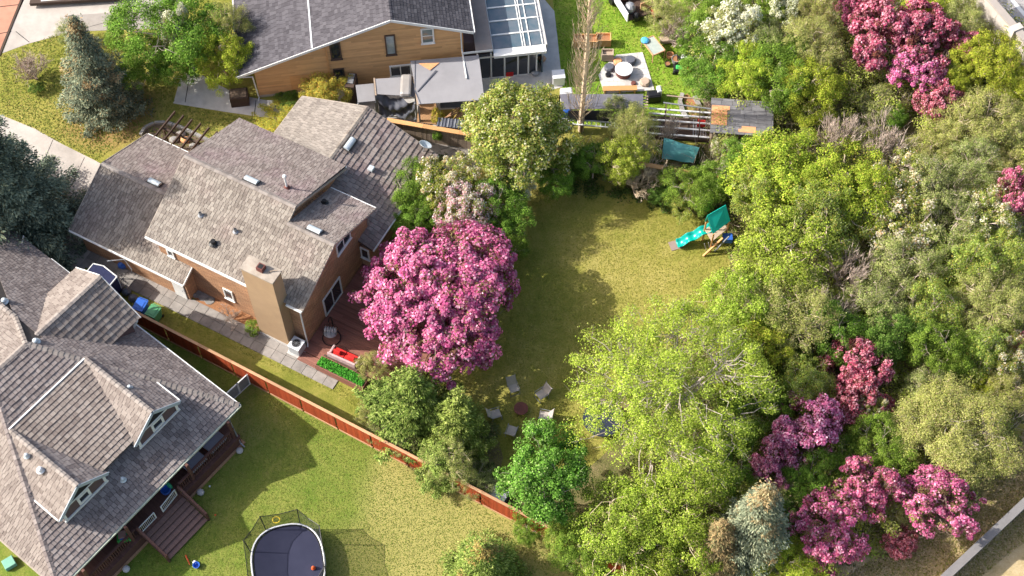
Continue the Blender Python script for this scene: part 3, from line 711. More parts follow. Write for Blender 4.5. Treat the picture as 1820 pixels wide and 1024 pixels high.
# low north wing, ridge crossing
r_w = roof_face(H1, [(-9.4, 8.0, 2.4), (-4.3, 8.0, 4.4), (-4.3, 14.6, 4.4), (-9.4, 14.6, 2.4)], shingle_mat("pale_shake", [(0.28, (0.151, 0.130, 0.118)), (0.5, (0.227, 0.200, 0.176)), (0.72, (0.290, 0.256, 0.227)), (0.9, (0.344, 0.307, 0.273))]), course=0.28)
r_e = roof_face(H1, [(-4.3, 6.6, 4.4), (-4.3, 14.6, 4.4), (0.65, 14.6, 2.45), (0.65, 6.6, 2.45)], shake_pink, course=0.36, w=(0.26, 0.40), th=0.06)
ridge_caps(r_w, (-4.3, 8.0, 4.4), (-4.3, 14.6, 4.4), m=shake)
fascia(r_e, "gutter", (.7, 6.6, 2.42), (.7, 14.6, 2.42), w=.09, h=.11); fascia(r_w, "gutter", (-9.45, 9.5, 2.36), (-9.45, 14.6, 2.36), capconc, w=.08, h=.1)
for a, b in (((-9.4, 14.62, 2.4), (-4.3, 14.62, 4.4)), ((-4.3, 14.62, 4.4), (.65, 14.62, 2.45))): fascia(r_e, "rake_board", a, b, capconc, drop=.06)
n_ = MB(); n_.prism([(-9.0, 8.0), (0.2, 8.0), (0.2, 14.2), (-9.0, 14.2)], 0, 2.4)
n_.add([(-9.0, 14.2, 2.4), (.2, 14.2, 2.4), (-4.3, 14.2, 4.25), (-9.0, 9.6, 2.4), (.2, 9.6, 2.4), (-4.3, 9.6, 4.25)], [(0, 1, 2), (3, 5, 4), (0, 2, 5, 3), (1, 4, 5, 2)]); n_.build("wall", brick, H1)
# east bay with dark window under the wing's end
bay = MB().box(-.3, .35, 6.65, 8.05, 0, 2.25).build("bay_wall", brick, H1)
window(H1, (.02, 6.64, 1.6), (0, -1, 0), .62, 1.1, mull=None)
# windows and doors
window(H1, (-.35, 3.3, 1.13), (1, 0, 0), 1.95, 1.9, name="sliding_door", sill=False, fw=.1)
window(H1, (-.35, 5.2, 4.62), (1, 0, 0), 1.5, 1.0, fw=.08)
window(H1, (-5.72, .3, 1.6), (0, -1, 0), .68, 1.1, mull=None)
window(H1, (-9.5, .3, 3.45), (0, -1, 0), .5, .7, mull=None)
dr = MB().box(-9.35, -8.5, -.56, -.5, .05, 2.1).build("side_door", white, H1); MB().ball((-8.6, -.6, 1.05), .04).build("handle", greym, dr)
MB().tube([(0.0, -.06, 4.7), (-.28, .22, 4.45), (-.3, .22, .3), (-.2, .05, .12)], .05, .05, 8).build("downspout", white, H1)
MB().tube([(-.3, 7.8, 4.3), (-.3, 7.8, .2)], .04, .04, 6).build("downspout", capconc, H1)
# chimney breast with cap and flue
ch = MB(); ch.prism([(-3.25, -.45), (-1.15, -.45), (-1.15, .4), (-3.25, .4)], 0.3, 7.55); chim = ch.build("chimney", stucco, H1)
MB().prism([(-3.27, -.47), (-1.13, -.47), (-1.13, .35), (-3.27, .35)], 0, .32).build("chimney_plinth", concrete2, chim)
MB().prism([(-3.3, -.5), (-1.1, -.5), (-1.1, .5), (-3.3, .5)], 7.55, 7.66).build("chimney_cap", capconc, chim)
fl = MB(); fl.box(-2.35, -1.95, -.2, .2, 7.66, 8.0); fl.build("flue", rust, chim); MB().box(-2.29, -2.01, -.14, .14, 7.99, 8.01).build("flue_opening", darkg, chim)
MB().tube([(-1.7, .05, 7.7), (-1.25, .35, 7.78)], .04, .02, 6).build("flue_rod", oldwood, chim)
# vents on the roofs
def onr(x, y, s=True): return zs(y) if s else RZ - pt * (y - RY)
def roofpt(px, py, z0, slope_fn):
    z = z0
    for _ in range(12):
        q = F1.lp(px, py, z); z = slope_fn(q.x, q.y)
    return Vector((q.x, q.y, z))
Sf = lambda x, y: zs(y) + .03
Nf = lambda x, y: RZ - pt * (y - RY) + .03
N2f = lambda x, y: LZ - pt * (y - LY) + .03
Ef = lambda x, y: 4.4 - .394 * (x + 4.3) + .05
Bf = lambda x, y: 4.27 - .456 * (y - 3.3) + .03
curb_vent(H1, roofpt(447, 322, 6, Nf), (1, 0, 0), (0, 1, -pt)); curb_vent(H1, roofpt(559, 410, 5, N2f), (1, 0, 0), (0, 1, -pt))
curb_vent(H1, roofpt(275, 326, 4, Bf), (1, 0, 0), (0, 1, -pt), L=.8)
curb_vent(H1, roofpt(621, 257, 4, Ef), (0, 1, 0), (1, 0, -.39), L=.9)
pipe_vent(H1, roofpt(510, 334, 6, Nf), h=1.1)
q = roofpt(660, 302, 4, Ef); MB().cbox(q + Vector((0, 0, .14)), (.35, .35, .22)).build("box_vent", ventm, H1, bevel=.03)
for px, py, f_, rr in ((357, 383, Sf, .10), (419, 412, Sf, .10), (380, 433, Sf, .16), (577, 361, N2f, .13)):
    q = roofpt(px, py, 5.5, f_)
    v = MB().lathe([(rr * 1.9, .02), (rr, .1), (rr * .95, .3)], q, 10).build("vent_stub", greym if rr < .11 else black, H1)
    MB().lathe([(rr * .8, .301), (rr * .8, .31)], q, 10).build("vent_opening", darkg, v)
# satellite dish near the wing's north-east corner
q = F1.lp(755, 260, 3.2); ds = MB()
ds.lathe([(.02, 0), (.2, .03), (.36, .1), (.42, .16), (.40, .16), (.2, .05), (.02, .02)], (0, 0, 0), 18)
d = ds.build("satellite_dish", ventm, H1, smooth=True); d.location = q; d.rotation_euler = (R(-30), R(12), 0)
MB().tube([(0, 0, 0), (0.05, .1, -.9)], .025, .025, 6).build("dish_arm", greym, d)

# ================================================================== the house at lower left
F2 = Frame((-15.414, 36.36, 0), -38.4)
H2 = thing("shingled_porch_house", "large house with steep brown shingle roofs, two dormers and a long back porch", "house", F2.o, F2.a)
EZ = 3.0; RU = -9.85; RZ2 = 7.1; V1, V2 = -5.6, -8.1; VS = -13.72
sh2 = shingle_mat("brown_grey_shake", [(0.26, (0.107, 0.086, 0.082)), (0.48, (0.202, 0.170, 0.161)), (0.70, (0.288, 0.249, 0.232)), (0.92, (0.370, 0.327, 0.301))], fine=10)
sh2b = shingle_mat("warm_shake", [(0.26, (0.116, 0.092, 0.083)), (0.48, (0.202, 0.169, 0.151)), (0.70, (0.271, 0.234, 0.209)), (0.92, (0.335, 0.292, 0.262))], fine=10)
k1 = dict(course=0.29, w=(0.20, 0.34), th=0.055)
se = roof_face(H2, [(0, VS, EZ), (0, 0, EZ), (RU, V1, RZ2), (RU, V2, RZ2)], sh2, **k1)
ne = roof_face(H2, [(0, 0, EZ), (RU, V1, RZ2), (RU, 0, EZ)], sh2, course=.24, w=(.16, .34), th=.035)
ne_b = roof_face(H2, [(RU, 0, EZ), (RU, V1, RZ2), (-12.2, -4.65, 6.31), (-20.5, -4.65, 6.31), (-20.5, 0, EZ)], sh2, course=.24, w=(.16, .34), th=.035)
sw = roof_face(H2, [(0, VS, EZ), (RU, V2, RZ2), (-22, -8.1, RZ2), (-22, VS, EZ)], sh2b, course=.28, w=(.16, .3), th=.05, rough=.03)
nw = roof_face(H2, [(RU, V1, RZ2), (-13.2, -3.9, 5.7), (-19.7, -9.0, 3.0), (-19.7, -12, 3.0), (RU, V2, RZ2)], sh2b, course=.24, w=(.2, .3), th=.02)
wing = roof_face(H2, [(-12.0, -4.65, 6.3), (-20.5, -4.65, 6.3), (-20.5, -8.4, 3.64), (-10.6, -8.4, 3.64)], sh2b, **k1)
ridge_caps(se, (0, 0, EZ), (RU, V1, RZ2), m=capm, w=.34); ridge_caps(se, (RU, V1, RZ2), (RU, V2, RZ2)); ridge_caps(se, (0, VS, EZ), (RU, V2, RZ2), m=sh2, w=.34)
ridge_caps(ne, (RU, V1, RZ2), (-12.1, -4.65, 6.32)); ridge_caps(ne, (-12.1, -4.65, 6.32), (-20.5, -4.65, 6.32))
fascia(ne, "gutter", (0.05, .05, EZ - .03), (-15.6, .05, EZ - .03), w=.1, h=.12); fascia(se, "gutter", (.06, .05, EZ - .03), (.06, VS, EZ - .03), mat("green_gutter", (.42, .46, .38), (.34, .36, .3)), w=.12, h=.12)
fascia(sw, "gutter", (.05, VS - .05, EZ - .03), (-22, VS - .05, EZ - .03), capconc, w=.1, h=.12)
MB().prism([(-2.4, VS + .5), (-2.4, -.5), (-20, -.5), (-20, VS + .5)], 0, 3.1).build("wall", greybrown, H2)
def gabled(house, ctr, tip, back, half, ze, zr, axis, mat_l, mat_r, kk, face, name="dormer", wallm=greybrown, tm=white, wallset=.04, zbase=3.6):
    """gable roof; axis 'u' = ridge runs along u at v=ctr, 'v' = ridge runs along v at u=ctr"""
    A = (lambda s, t, z: (s, t, z)) if axis == 'u' else (lambda s, t, z: (t, s, z))
    g = MB(); ws = tip - wallset if tip > back else tip + wallset; hw = half - .25
    zt = zr - (zr - ze) / half * .0
    a0 = [A(ws, ctr - hw, zbase), A(ws, ctr + hw, zbase), A(ws, ctr + hw, ze + (zr - ze) * .25 / half - .1), A(ws, ctr, zr - .12), A(ws, ctr - hw, ze + (zr - ze) * .25 / half - .1)]
    a1 = [A(back, ctr - hw, zbase), A(back, ctr + hw, zbase), A(back, ctr + hw, ze), A(back, ctr, zr - .12), A(back, ctr - hw, ze)]
    g.add(a0 + a1, [(0, 1, 2, 3, 4), (9, 8, 7, 6, 5), (0, 5, 6, 1), (1, 6, 7, 2), (2, 7, 8, 3), (3, 8, 9, 4), (4, 9, 5, 0)])
    d = g.build(name, wallm, house)
    r1 = roof_face(house, [A(tip, ctr - half, ze), A(tip, ctr, zr), A(back, ctr, zr), A(back, ctr - half, ze)], mat_l, name="dormer_roof", **kk)
    r2 = roof_face(house, [A(tip, ctr + half, ze), A(tip, ctr, zr), A(back, ctr, zr), A(back, ctr + half, ze)], mat_r, name="dormer_roof", **kk)
    ridge_caps(r1, A(tip, ctr, zr), A(back, ctr, zr))
    t2 = tip + (.03 if tip > back else -.03)
    fascia(r1, "bargeboard", A(t2, ctr - half, ze - .05), A(t2, ctr, zr - .05), tm, h=.24, drop=0); fascia(r2, "bargeboard", A(t2, ctr + half, ze - .05), A(t2, ctr, zr - .05), tm, h=.24, drop=0)
    return d, r1, r2, ws
blueg = mat("blue_grey_trim", (.42, .47, .53), (.36, .41, .47), rough=.5)
k3 = dict(course=.26, w=(.2, .38), th=.035)
d2, a_, b_, ws = gabled(H2, -4.0, -1.98, -7.3, 1.72, 4.62, 6.05, 'u', sh2b, sh2, k3, 1, tm=blueg)
fascia(b_, "gutter", (-2.05, -2.24, 4.6), (-4.15, -2.24, 4.6), w=.09)
d3, a3, b3, ws3 = gabled(H2, -9.47, -1.98, -7.3, 1.75, 4.62, 6.05, 'u', sh2b, sh2, k3, 1, tm=blueg)
fascia(a3, "gutter", (-2.05, -11.26, 4.6), (-4.0, -11.26, 4.6), w=.09)
for dd, v0 in ((d2, -4.0), (d3, -9.47)):
    x = ws + .03
    MB().beam((x, v0 - 1.55, 3.98), (x, v0 + 1.55, 3.98), .10, .14).build("sill_board", white, dd)
    MB().beam((x, v0 - 1.0, 5.12), (x, v0 + 1.0, 5.12), .06, .09).build("frieze_board", white, dd)
    MB().beam((x + .002, v0 + 1.42, 4.0), (x + .002, v0 + 1.42, 4.75), .06, .16, up=(0, 1, 0)).build("corner_board", white, dd)
    MB().beam((x + .002, v0 - 1.42, 4.0), (x + .002, v0 - 1.42, 4.75), .06, .16, up=(0, 1, 0)).build("corner_board", white, dd)
    window(dd, (x - .02, v0, 4.62), (1, 0, 0), .85, .8, mull=None, fw=.14, sill=False)
    MB().add([(x + .01, v0 - .85, 5.18), (x + .01, v0 + .85, 5.18), (x + .01, v0, 5.82)], [(0, 1, 2)]).build("gable_shade", darkg, dd)  # flat dark triangle, painted in for the shadow under the gable soffit
shed = roof_face(H2, [(-2.2, -8.1, 4.74), (-2.2, -5.5, 4.74), (-7.25, -3.9, 6.03), (-7.25, -9.55, 6.03)], sh2b, **k1, name="shed_roof")
fascia(shed, "flashing", (-7.25, -4.0, 6.06), (-7.25, -9.5, 6.06), h=.05, w=.08, drop=-.03)
sw_ = MB().box(-4.2, -2.6, -8.0, -5.8, 3.7, 4.72).build("shed_dormer_wall", greybrown, H2)
for v in (-7.35, -6.45): window(sw_, (-2.6, v, 4.42), (1, 0, 0), .78, .42, mull=None, fw=.06, sill=False, frame_m=mat("pale_green_trim", (.42, .5, .44), (.36, .44, .38)))
g1, g1a, g1b, _w = gabled(H2, -10.25, 0.12, -4.9, 2.65, 4.55, 6.4, 'v', sh2b, sh2b, dict(course=.36, w=(.26, .42), th=.06), 1, name="cross_gable", tm=white, wallset=.5, zbase=2.9)
for uu in (-7.75, -12.75): MB().beam((uu + (.1 if uu > -10 else -.1), -.1, 4.45), (uu - (.25 if uu > -10 else -.25), -.42, 3.5), .12, .12).build("gable_bracket", white, g1)
window(g1, (-10.25, -.38, 4.6), (0, 1, 0), 1.1, 1.0)
fr_ = roof_face(H2, [(-16.6, -1.0, 3.15), (-15.9, -2.2, 3.6), (-19.5, -2.0, 3.6), (-19.5, .2, 3.15)], sh2, course=.3, w=(.22, .36)); fascia(fr_, "gutter", (-15.9, -2.2, 3.62), (-18.0, .1, 3.17))
def r2pt(px, py, f_):
    z = 5
    for _ in range(12): q = F2.lp(px, py, z); z = f_(q.x, q.y)
    return Vector((q.x, q.y, z))
SEf = lambda u, v: EZ + .4162 * -u + .04
NEf = lambda u, v: EZ + .72 * -v + .04
SWf = lambda u, v: EZ + .73 * (v - VS) + .04
for px, py, f_, r_, mm in ((48, 811, SWf, .12, skyp), (72, 836, SWf, .16, whitep), (219, 853, SEf, .13, ventm), (64, 693 - 85, NEf, .17, ventm), (8, 536, NEf, .16, ventm), (231, 690, NEf, .13, ventm)):
    q = r2pt(px, py, f_); v = MB().lathe([(r_ * 1.5, 0), (r_, .08), (r_ * .9, .22), (r_ * .5, .28)], q, 12).build("roof_vent", mm if mm is not skyp else ventm, H2)
# porch
PU = .25
MB().box(-2.4, PU + .2, VS + .3, -.9, .12, .98).build("porch_skirt", porchm, H2)
pf = cover([(-2.4, VS + .3, 1.0), (PU + .25, VS + .3, 1.0), (PU + .25, -.85, 1.0), (-2.4, -.85, 1.0)], .14, 3, 5, .02, gap=.004, rough=0).build("porch_floor", porchm, H2); pf['kind'] = 'stuff'
MB().box(-2.6, PU + .32, VS + .2, -.75, 0.0, .11).build("porch_footing", paleedge, H2)
for v in (-1.15, -4.45, -9.1, -12.2):
    MB().beam((PU, v, 1.0), (PU, v, EZ), .16, .16).build("porch_post", porchm, H2)
MB().ball((PU + .45, -1.35, .14), (.22, .22, .16)).build("footing_stone", concrete2, H2); MB().ball((PU + .5, -4.6, .14), (.24, .22, .16)).build("footing_stone", concrete2, H2)
MB().ball((PU + .5, -10.4, .14), (.22, .22, .16)).build("footing_stone", concrete2, H2)
bal = MB().beam((0, 0, 0), (0, 0, .78), .04, .04).mesh("baluster", porchm)
for a, b in ((-5.35, -1.0), (VS + .4, -8.75)):
    rl = MB().beam((PU, a, 1.95), (PU, b, 1.95), .14, .06).build("porch_rail", porchm, H2)
    MB().beam((PU, a, 1.15), (PU, b, 1.15), .08, .06).build("lower_rail", porchm, rl)
    k = int((b - a) / .14)
    for i in range(k): link("baluster", bal, rl, loc=(PU, a + (i + .5) * .14, 1.16))
MB().beam((PU, -1.0, 1.95), (-2.3, -1.0, 1.95), .12, .06).build("porch_rail", porchm, H2)
MB().tube([(.02, -.9, 2.95), (.1, -.95, 2.6), (PU + .22, -1.0, .3), (.75, -1.0, .1)], .045, .045, 8).build("downspout", greym, H2)
st = []
tread = MB().box(0, .32, 0, 2.95, 0, .05).mesh("tread", treadm)
for i in range(6): link("tread", tread, H2, loc=(PU + .22 + i * .29, -8.5, .86 - i * .155))
MB().add([(PU + .22, -8.45, .85), (PU + 1.95, -8.45, 0.02), (PU + .22, -8.45, 0.02), (PU + .22, -5.62, .85), (PU + 1.95, -5.62, 0.02), (PU + .22, -5.62, 0.02)], [(0, 1, 2), (3, 5, 4), (0, 3, 4, 1), (0, 2, 5, 3), (1, 4, 5, 2)]).build("stair_carcass", porchm, H2)
for v in (-8.6, -5.48):
    sr = MB().beam((PU + .1, v, 1.95), (PU + 2.0, v, 1.0), .12, .07).build("stair_rail", porchm, H2)
    MB().beam((PU + 2.0, v, .0), (PU + 2.0, v, 1.03), .12, .12).build("rail_post", porchm, sr); MB().beam((PU + .1, v, .9), (PU + .1, v, 2.0), .12, .12).build("rail_post", porchm, sr)
    MB().beam((PU + .1, v, 1.1), (PU + 2.0, v, .15), .06, .2).build("stringer", porchm, sr)
for v in (-2.1, -4.9, -10.9): window(H2, (-2.38, v, 1.95), (1, 0, 0), 1.3, 1.7, frame_m=greybrown, name="porch_window", sill=False)

# ================================================================== the cedar house at the top
F3 = Frame(P(462, 173, 0), 7.6)
H3 = thing("cedar_house", "cedar clad house with a low grey shingle gable and glass sunroom beyond the fence", "house", F3.o, F3.a)
k4 = dict(course=.22, w=(.3, .4), th=.02, rough=0)
cw = roof_face(H3, [(-1.1, -.25, 2.62), (9.2, -.25, 6.6), (9.2, 13, 6.6), (-1.1, 13, 2.62)], asphalt_sh, **k4)
ce = roof_face(H3, [(9.2, -.25, 6.6), (9.2, 13, 6.6), (14.43, 13, 4.65), (14.43, -.25, 4.65)], shingle_mat("dark_asphalt_shingle", [(0.3, (0.031, 0.031, 0.037)), (0.6, (0.074, 0.071, 0.081)), (0.9, (0.124, 0.121, 0.130))], fine=14), **k4)
ridge_caps(cw, (9.2, -.25, 6.6), (9.2, 13, 6.6), m=asphalt_sh, w=.26, lift=.03)
fascia(cw, "bargeboard", (-1.1, -.28, 2.6), (9.2, -.28, 6.58), drop=.04, h=.2); fascia(ce, "bargeboard", (9.2, -.28, 6.58), (14.43, -.28, 4.63), drop=.04, h=.2)
fascia(cw, "gutter", (-1.15, -.25, 2.58), (-1.15, 13, 2.58), w=.1, h=.12); fascia(ce, "gutter", (14.48, -.25, 4.62), (14.48, 13, 4.62), w=.1, h=.12)
MB().beam((4.0, -.2, 4.63), (4.0, 13, 4.63), .10, .06).build("roof_flashing", whitep, cw)
MB().cbox((10.4, 2.9, 6.4), (.45, .45, .4)).build("box_vent", black, H3)
MB().add([(0, .02, 0), (4.85, .02, 0), (4.85, .02, 4.75), (0, .02, 2.9), (0, 12, 0), (4.85, 12, 0), (4.85, 12, 4.75), (0, 12, 2.9)], [(0, 1, 2, 3), (7, 6, 5, 4), (0, 4, 5, 1), (1, 5, 6, 2), (2, 6, 7, 3), (3, 7, 4, 0)]).build("wall", cedar, H3)
MB().add([(4.86, .0, 0), (13.75, .0, 0), (13.75, .0, 4.72), (9.2, .0, 6.45), (4.86, .0, 4.78), (4.86, 12, 0), (13.75, 12, 0), (13.75, 12, 4.72), (9.2, 12, 6.45), (4.86, 12, 4.78)],
         [(0, 1, 2, 3, 4), (9, 8, 7, 6, 5), (0, 5, 6, 1), (1, 6, 7, 2), (2, 7, 8, 3), (3, 8, 9, 4), (4, 9, 5, 0)]).build("wall", cedar, H3)
siding(H3, [(0, .0, .25), (4.8, .0, .25), (4.8, .0, 4.7), (0, .0, 2.88)], cedar, .155)
siding(H3, [(4.9, -.03, .25), (13.72, -.03, .25), (13.72, -.03, 4.68), (9.2, -.03, 6.4), (4.9, -.03, 4.72)], cedar, .155)
MB().beam((4.86, -.05, .2), (4.86, -.05, 4.7), .12, .08).build("corner_board", cedarb, H3); MB().beam((13.7, -.04, .2), (13.7, -.04, 4.6), .12, .06).build("corner_board", cedarb, H3)
MB().box(0, 4.8, -.02, .02, 0, .28).build("foundation", concrete, H3)
hatch = MB(); hatch.box(2.2, 4.0, -.05, -.03, .5, 1.9); hatch.build("wall_hatch", cedarb, H3)
window(H3, (5.45, -.05, 3.97), (0, -1, 0), .72, 1.6, frame_m=darkwood, mull=None); window(H3, (5.45, -.05, 1.5), (0, -1, 0), .72, 1.4, frame_m=darkwood, mull=None)
window(H3, (9.02, -.05, 4.02), (0, -1, 0), .68, 1.95, frame_m=darkwood, mull=None, pane_m=mat("pale_glass", (.32, .36, .36), (.2, .24, .25), rough=.1, spec=.8))
window(H3, (11.45, -.05, 4.55), (0, -1, 0), .85, 1.45, mull='h', fw=.1, pane_m=mat("grey_glass", (.10, .14, .13), (.16, .2, .19), rough=.08, spec=.9))
window(H3, (9.5, -.05, 1.35), (0, -1, 0), 1.45, 1.15, mull='v', fw=.1)
MB().tube([(-1.1, -.2, 2.5), (-.15, -.1, 2.3), (-.05, -.1, .1), (-.1, -.35, .05)], .05, .05, 8).build("downspout", white, H3)
MB().tube([(13.6, -.18, 4.75), (13.62, -.2, 3.0), (13.65, -2.6, 2.95)], .05, .05, 8).build("downspout", white, H3)
# lower flat roof and sunroom
lr = MB().slab([(14.5, -.6, 3.2), (15.62, -.6, 3.2), (15.62, 12, 3.2), (14.5, 12, 3.2)], .15).build("flat_roof", mat("brown_grey_roofing", (.24, .205, .19), (.30, .26, .235), scale=1.0, stain=.2, bump=.3), H3)
fascia(lr, "gutter", (13.6, -.65, 3.15), (15.6, -.65, 3.15)); MB().box(13.75, 15.55, .3, 12, 0, 3.0).build("wall", greybrown, H3)
su = MB()
SA, SB, SV, SZ0, SZ1 = 15.66, 19.0, -.35, 2.82, 2.82
su.box(SA, SB + .12, -.95, SV, 2.62, 2.84); sun = su.build("sunroom_fascia", white, H3)
sung = mat("sunroom_glass", (.05, .10, .13), (.15, .16, .18), rough=.08, spec=.9, scale=.9)
for j in range(6):
    v0, v1 = SV + j * 1.18, SV + (j + 1) * 1.18
    for (u0, u1) in ((SA + .05, SA + 1.95), (SA + 2.0, SA + 2.45), (SA + 2.5, SB - .1)):
        MB().box(u0, u1, v0 + .04, v1 - .04, 2.80, 2.83).build("roof_pane", sung, sun)
    MB().box(SA, SB, v1 - .045, v1 + .045, 2.78, 2.9).build("purlin", white, sun)
for u in (SA, SA + 1.97, SA + 2.12, SA + 2.47, SB - .05): MB().box(u - .03, u + .03, SV, SV + 7.1, 2.84, 2.885).build("rafter", white, sun)
MB().box(SB, SB + .25, SV, SV + 7.1, 2.5, 2.8).build("eave_beam", concrete2, sun)
mb = MB()
for u in (14.6, 15.5, 16.4, 17.3, 18.0, 18.55): mb.box(u - .05, u + .05, -.5, -.38, 0, 2.62)
mb.box(13.8, 18.6, -.5, -.4, 2.2, 2.32); mb.box(13.8, 18.6, -.5, -.4, .0, .12); mb.build("sunroom_frame", white, sun)
for a, b in ((14.65, 15.45), (15.55, 16.35), (16.45, 17.25), (17.35, 17.95), (18.05, 18.5)):
    MB().box(a, b, -.46, -.44, .12, 2.2).build("pane", glass, sun); MB().box(a, b, -.46, -.44, 2.32, 2.6).build("pane", glass, sun)
MB().box(SB - .1, SB, -.4, 6.5, 0, 2.6).build("sunroom_side", sung, sun)
# ================================================================== fences and walls
fa = P(234, 551, 1.8); fb = P(1130, 1018, 1.8); fa.z = fb.z = 0
FL = (fb - fa).length; FA = math.atan2(fb.y - fa.y, fb.x - fa.x)
fen = thing("red_fence", "long red stained plank fence with pale cap between the two back yards", "fence", fa, FA)
FE = Frame(fa, math.degrees(FA))
plank = [MB().box(0, .142, -.012, .012, .06, 1.76, t).mesh("plank", redwood) for t in (.1, .35, .6, .9)]
npl = min(int(FL / .15), 290)
for i in range(npl):
    if i % 16 == 15: continue
    link("plank", plank[rng.randrange(4)], fen, loc=(i * .15 + .004, rng.uniform(-.006, .006), rng.uniform(-.02, .01)))
for i in range(0, int(FL / 2.4) + 1):
    MB().box(i * 2.4 - .05, i * 2.4 + .05, .015, .115, 0, 1.8).build("fence_post", redwood, fen)
    MB().box(i * 2.4, min(i * 2.4 + 2.39, FL), -.07, .09, 1.78, 1.82).build("fence_cap", paleedge, fen)
    MB().box(i * 2.4 + .06, i * 2.4 + 2.34, -.05, -.014, .03, .17).build("kickboard", paleedge, fen)
MB().box(0, FL, .014, .05, .4, .49).build("fence_rail", redwood, fen); MB().box(0, FL, .014, .05, 1.4, 1.49).build("fence_rail", redwood, fen)

# white gate between lower-left house and the fence
g0 = P(396, 706, 1.2); g1_ = P(439, 667, 1.2); g0.z = g1_.z = 0
ga = math.atan2(g1_.y - g0.y, g1_.x - g0.x); gl = (g1_ - g0).length
gt = thing("white_mesh_gate", "low white framed mesh gate from house corner to the red fence", "gate", g0, ga)
mb = MB()
for a, b in ((0, gl * .58), (gl * .60, gl)):
    mb.beam((a, 0, 1.25), (b, 0, 1.25), .06, .06); mb.beam((a, 0, .1), (b, 0, .1), .06, .06); mb.beam((a, 0, .05), (a, 0, 1.28), .07, .07); mb.beam((b, 0, .05), (b, 0, 1.28), .07, .07)
mb.build("gate_frame", white, gt); MB().box(.04, gl - .04, -.008, .008, .14, 1.22).build("mesh_panel", greym, gt)

# cedar fence along the north boundary
na, nb, nc = P(688, 213, 1.7), P(832, 238, 1.7), P(1262, 258, 1.7)
for p in (na, nb, nc): p.z = 0
NA = math.atan2(nb.y - na.y, nb.x - na.x); NL = (nc - na).length
nf = thing("cedar_fence", "pale cedar board fence with a wide top rail below the cedar house", "fence", na, NA)
cpl = [MB().box(0, .142, -.012, .012, .05, 1.66, t).mesh("plank", oldwood) for t in (.2, .7)]
for i in range(int(NL / .15)): link("plank", cpl[i % 2], nf, loc=(i * .15, rng.uniform(-.006, .006), 0))
for i in range(int(NL / 2.4) + 1):
    MB().box(i * 2.4, i * 2.4 + 2.39, -.16, .16, 1.66, 1.72, rng.random()).build("top_rail", cedarb, nf); MB().box(i * 2.4 - .05, i * 2.4 + .05, .02, .12, 0, 1.66).build("fence_post", cedarb, nf)
# white lattice in front of it
la = F1.w(-1.1, 15.9); lt = thing("white_trellis", "white wire trellis panel in front of the cedar fence", "trellis", P(700, 236), math.atan2(-1.0, 5.0))
mb = MB()
for i in range(20): mb.beam((i * .24, 0, .1), (i * .24, 0, 1.2), .03, .03)
for z in (.15, .65, 1.18): mb.beam((0, 0, z), (4.6, 0, z), .03, .03)
mb.build("trellis_bars", white, lt)

# sound wall and road at upper right, low wall at lower right
t0 = P(1745, -20, 3.2); t1 = P(1803, 47, 3.2); t2 = P(1860, 112, 3.2); t0 = t0 + (t0 - t1) * .3
for p in (t0, t1, t2): p.z = 0
wa = math.atan2(t2.y - t0.y, t2.x - t0.x); wlen = (t2 - t0).length; WF = Frame(t0, math.degrees(wa))
sw1 = thing("sound_wall", "tall beige concrete wall with flat cap along the road, upper right", "wall", t0, wa)
for i in range(int(wlen / 3.2) + 1):
    MB().box(i * 3.2, i * 3.2 + 3.18, -.12, .12, 0, 3.1).build("wall_panel", wallconc, sw1)
MB().box(-.5, wlen + 1, -.26, .26, 3.1, 3.24).build("cap", mat("cap_concrete", (.34, .30, .27), (.30, .27, .245), scale=2), sw1)
xx = WF.l(t1).x; MB().box(xx - .05, xx + .42, -.4, .4, 0, 3.34).build("pilaster", wallconc, sw1)
rd = MB().add([WF.w(-30, .9, .012), WF.w(60, .9, .012), WF.w(60, 14, .012), WF.w(-30, 14, .012)], [(0, 1, 2, 3)]).build("road", asphalt); rd['kind'] = 'structure'
rd = MB().add([WF.w(-30, 1.0, .016), WF.w(60, 1.0, .016), WF.w(60, 1.35, .016), WF.w(-30, 1.35, .016)], [(0, 1, 2, 3)]).build("road_edge_line", white); rd['kind'] = 'structure'
rd = MB().add([WF.w(-30, 3.6, .016), WF.w(60, 3.6, .016), WF.w(60, 3.9, .016), WF.w(-30, 3.9, .016)], [(0, 1, 2, 3)]).build("road_edge_line", white); rd['kind'] = 'structure'
b0, b1 = P(1660, 1050, 0), P(1860, 862, 0); b0.z = b1.z = 0
ba = math.atan2(b1.y - b0.y, b1.x - b0.x); bl = (b1 - b0).length; BF = Frame(b0, math.degrees(ba))
sw2 = thing("boundary_wall", "grey concrete boundary wall crossing the dry grass, lower right", "wall", b0, ba)
for i in range(int(bl / 3.6) + 1): MB().box(i * 3.6, i * 3.6 + 3.58, -.14, .14, 0, 1.6).build("wall_panel", concrete, sw2)
for i in range(int(bl / 3.6) + 1): MB().box(i * 3.6, i * 3.6 + 3.585, -.22, .22, 1.6, 1.74, rng.random()).build("cap", mat("wall_cap", (.21, .20, .195), (.175, .165, .165), tone=.06, stain=.1) if i == 0 else MATS["wall_cap"], sw2)

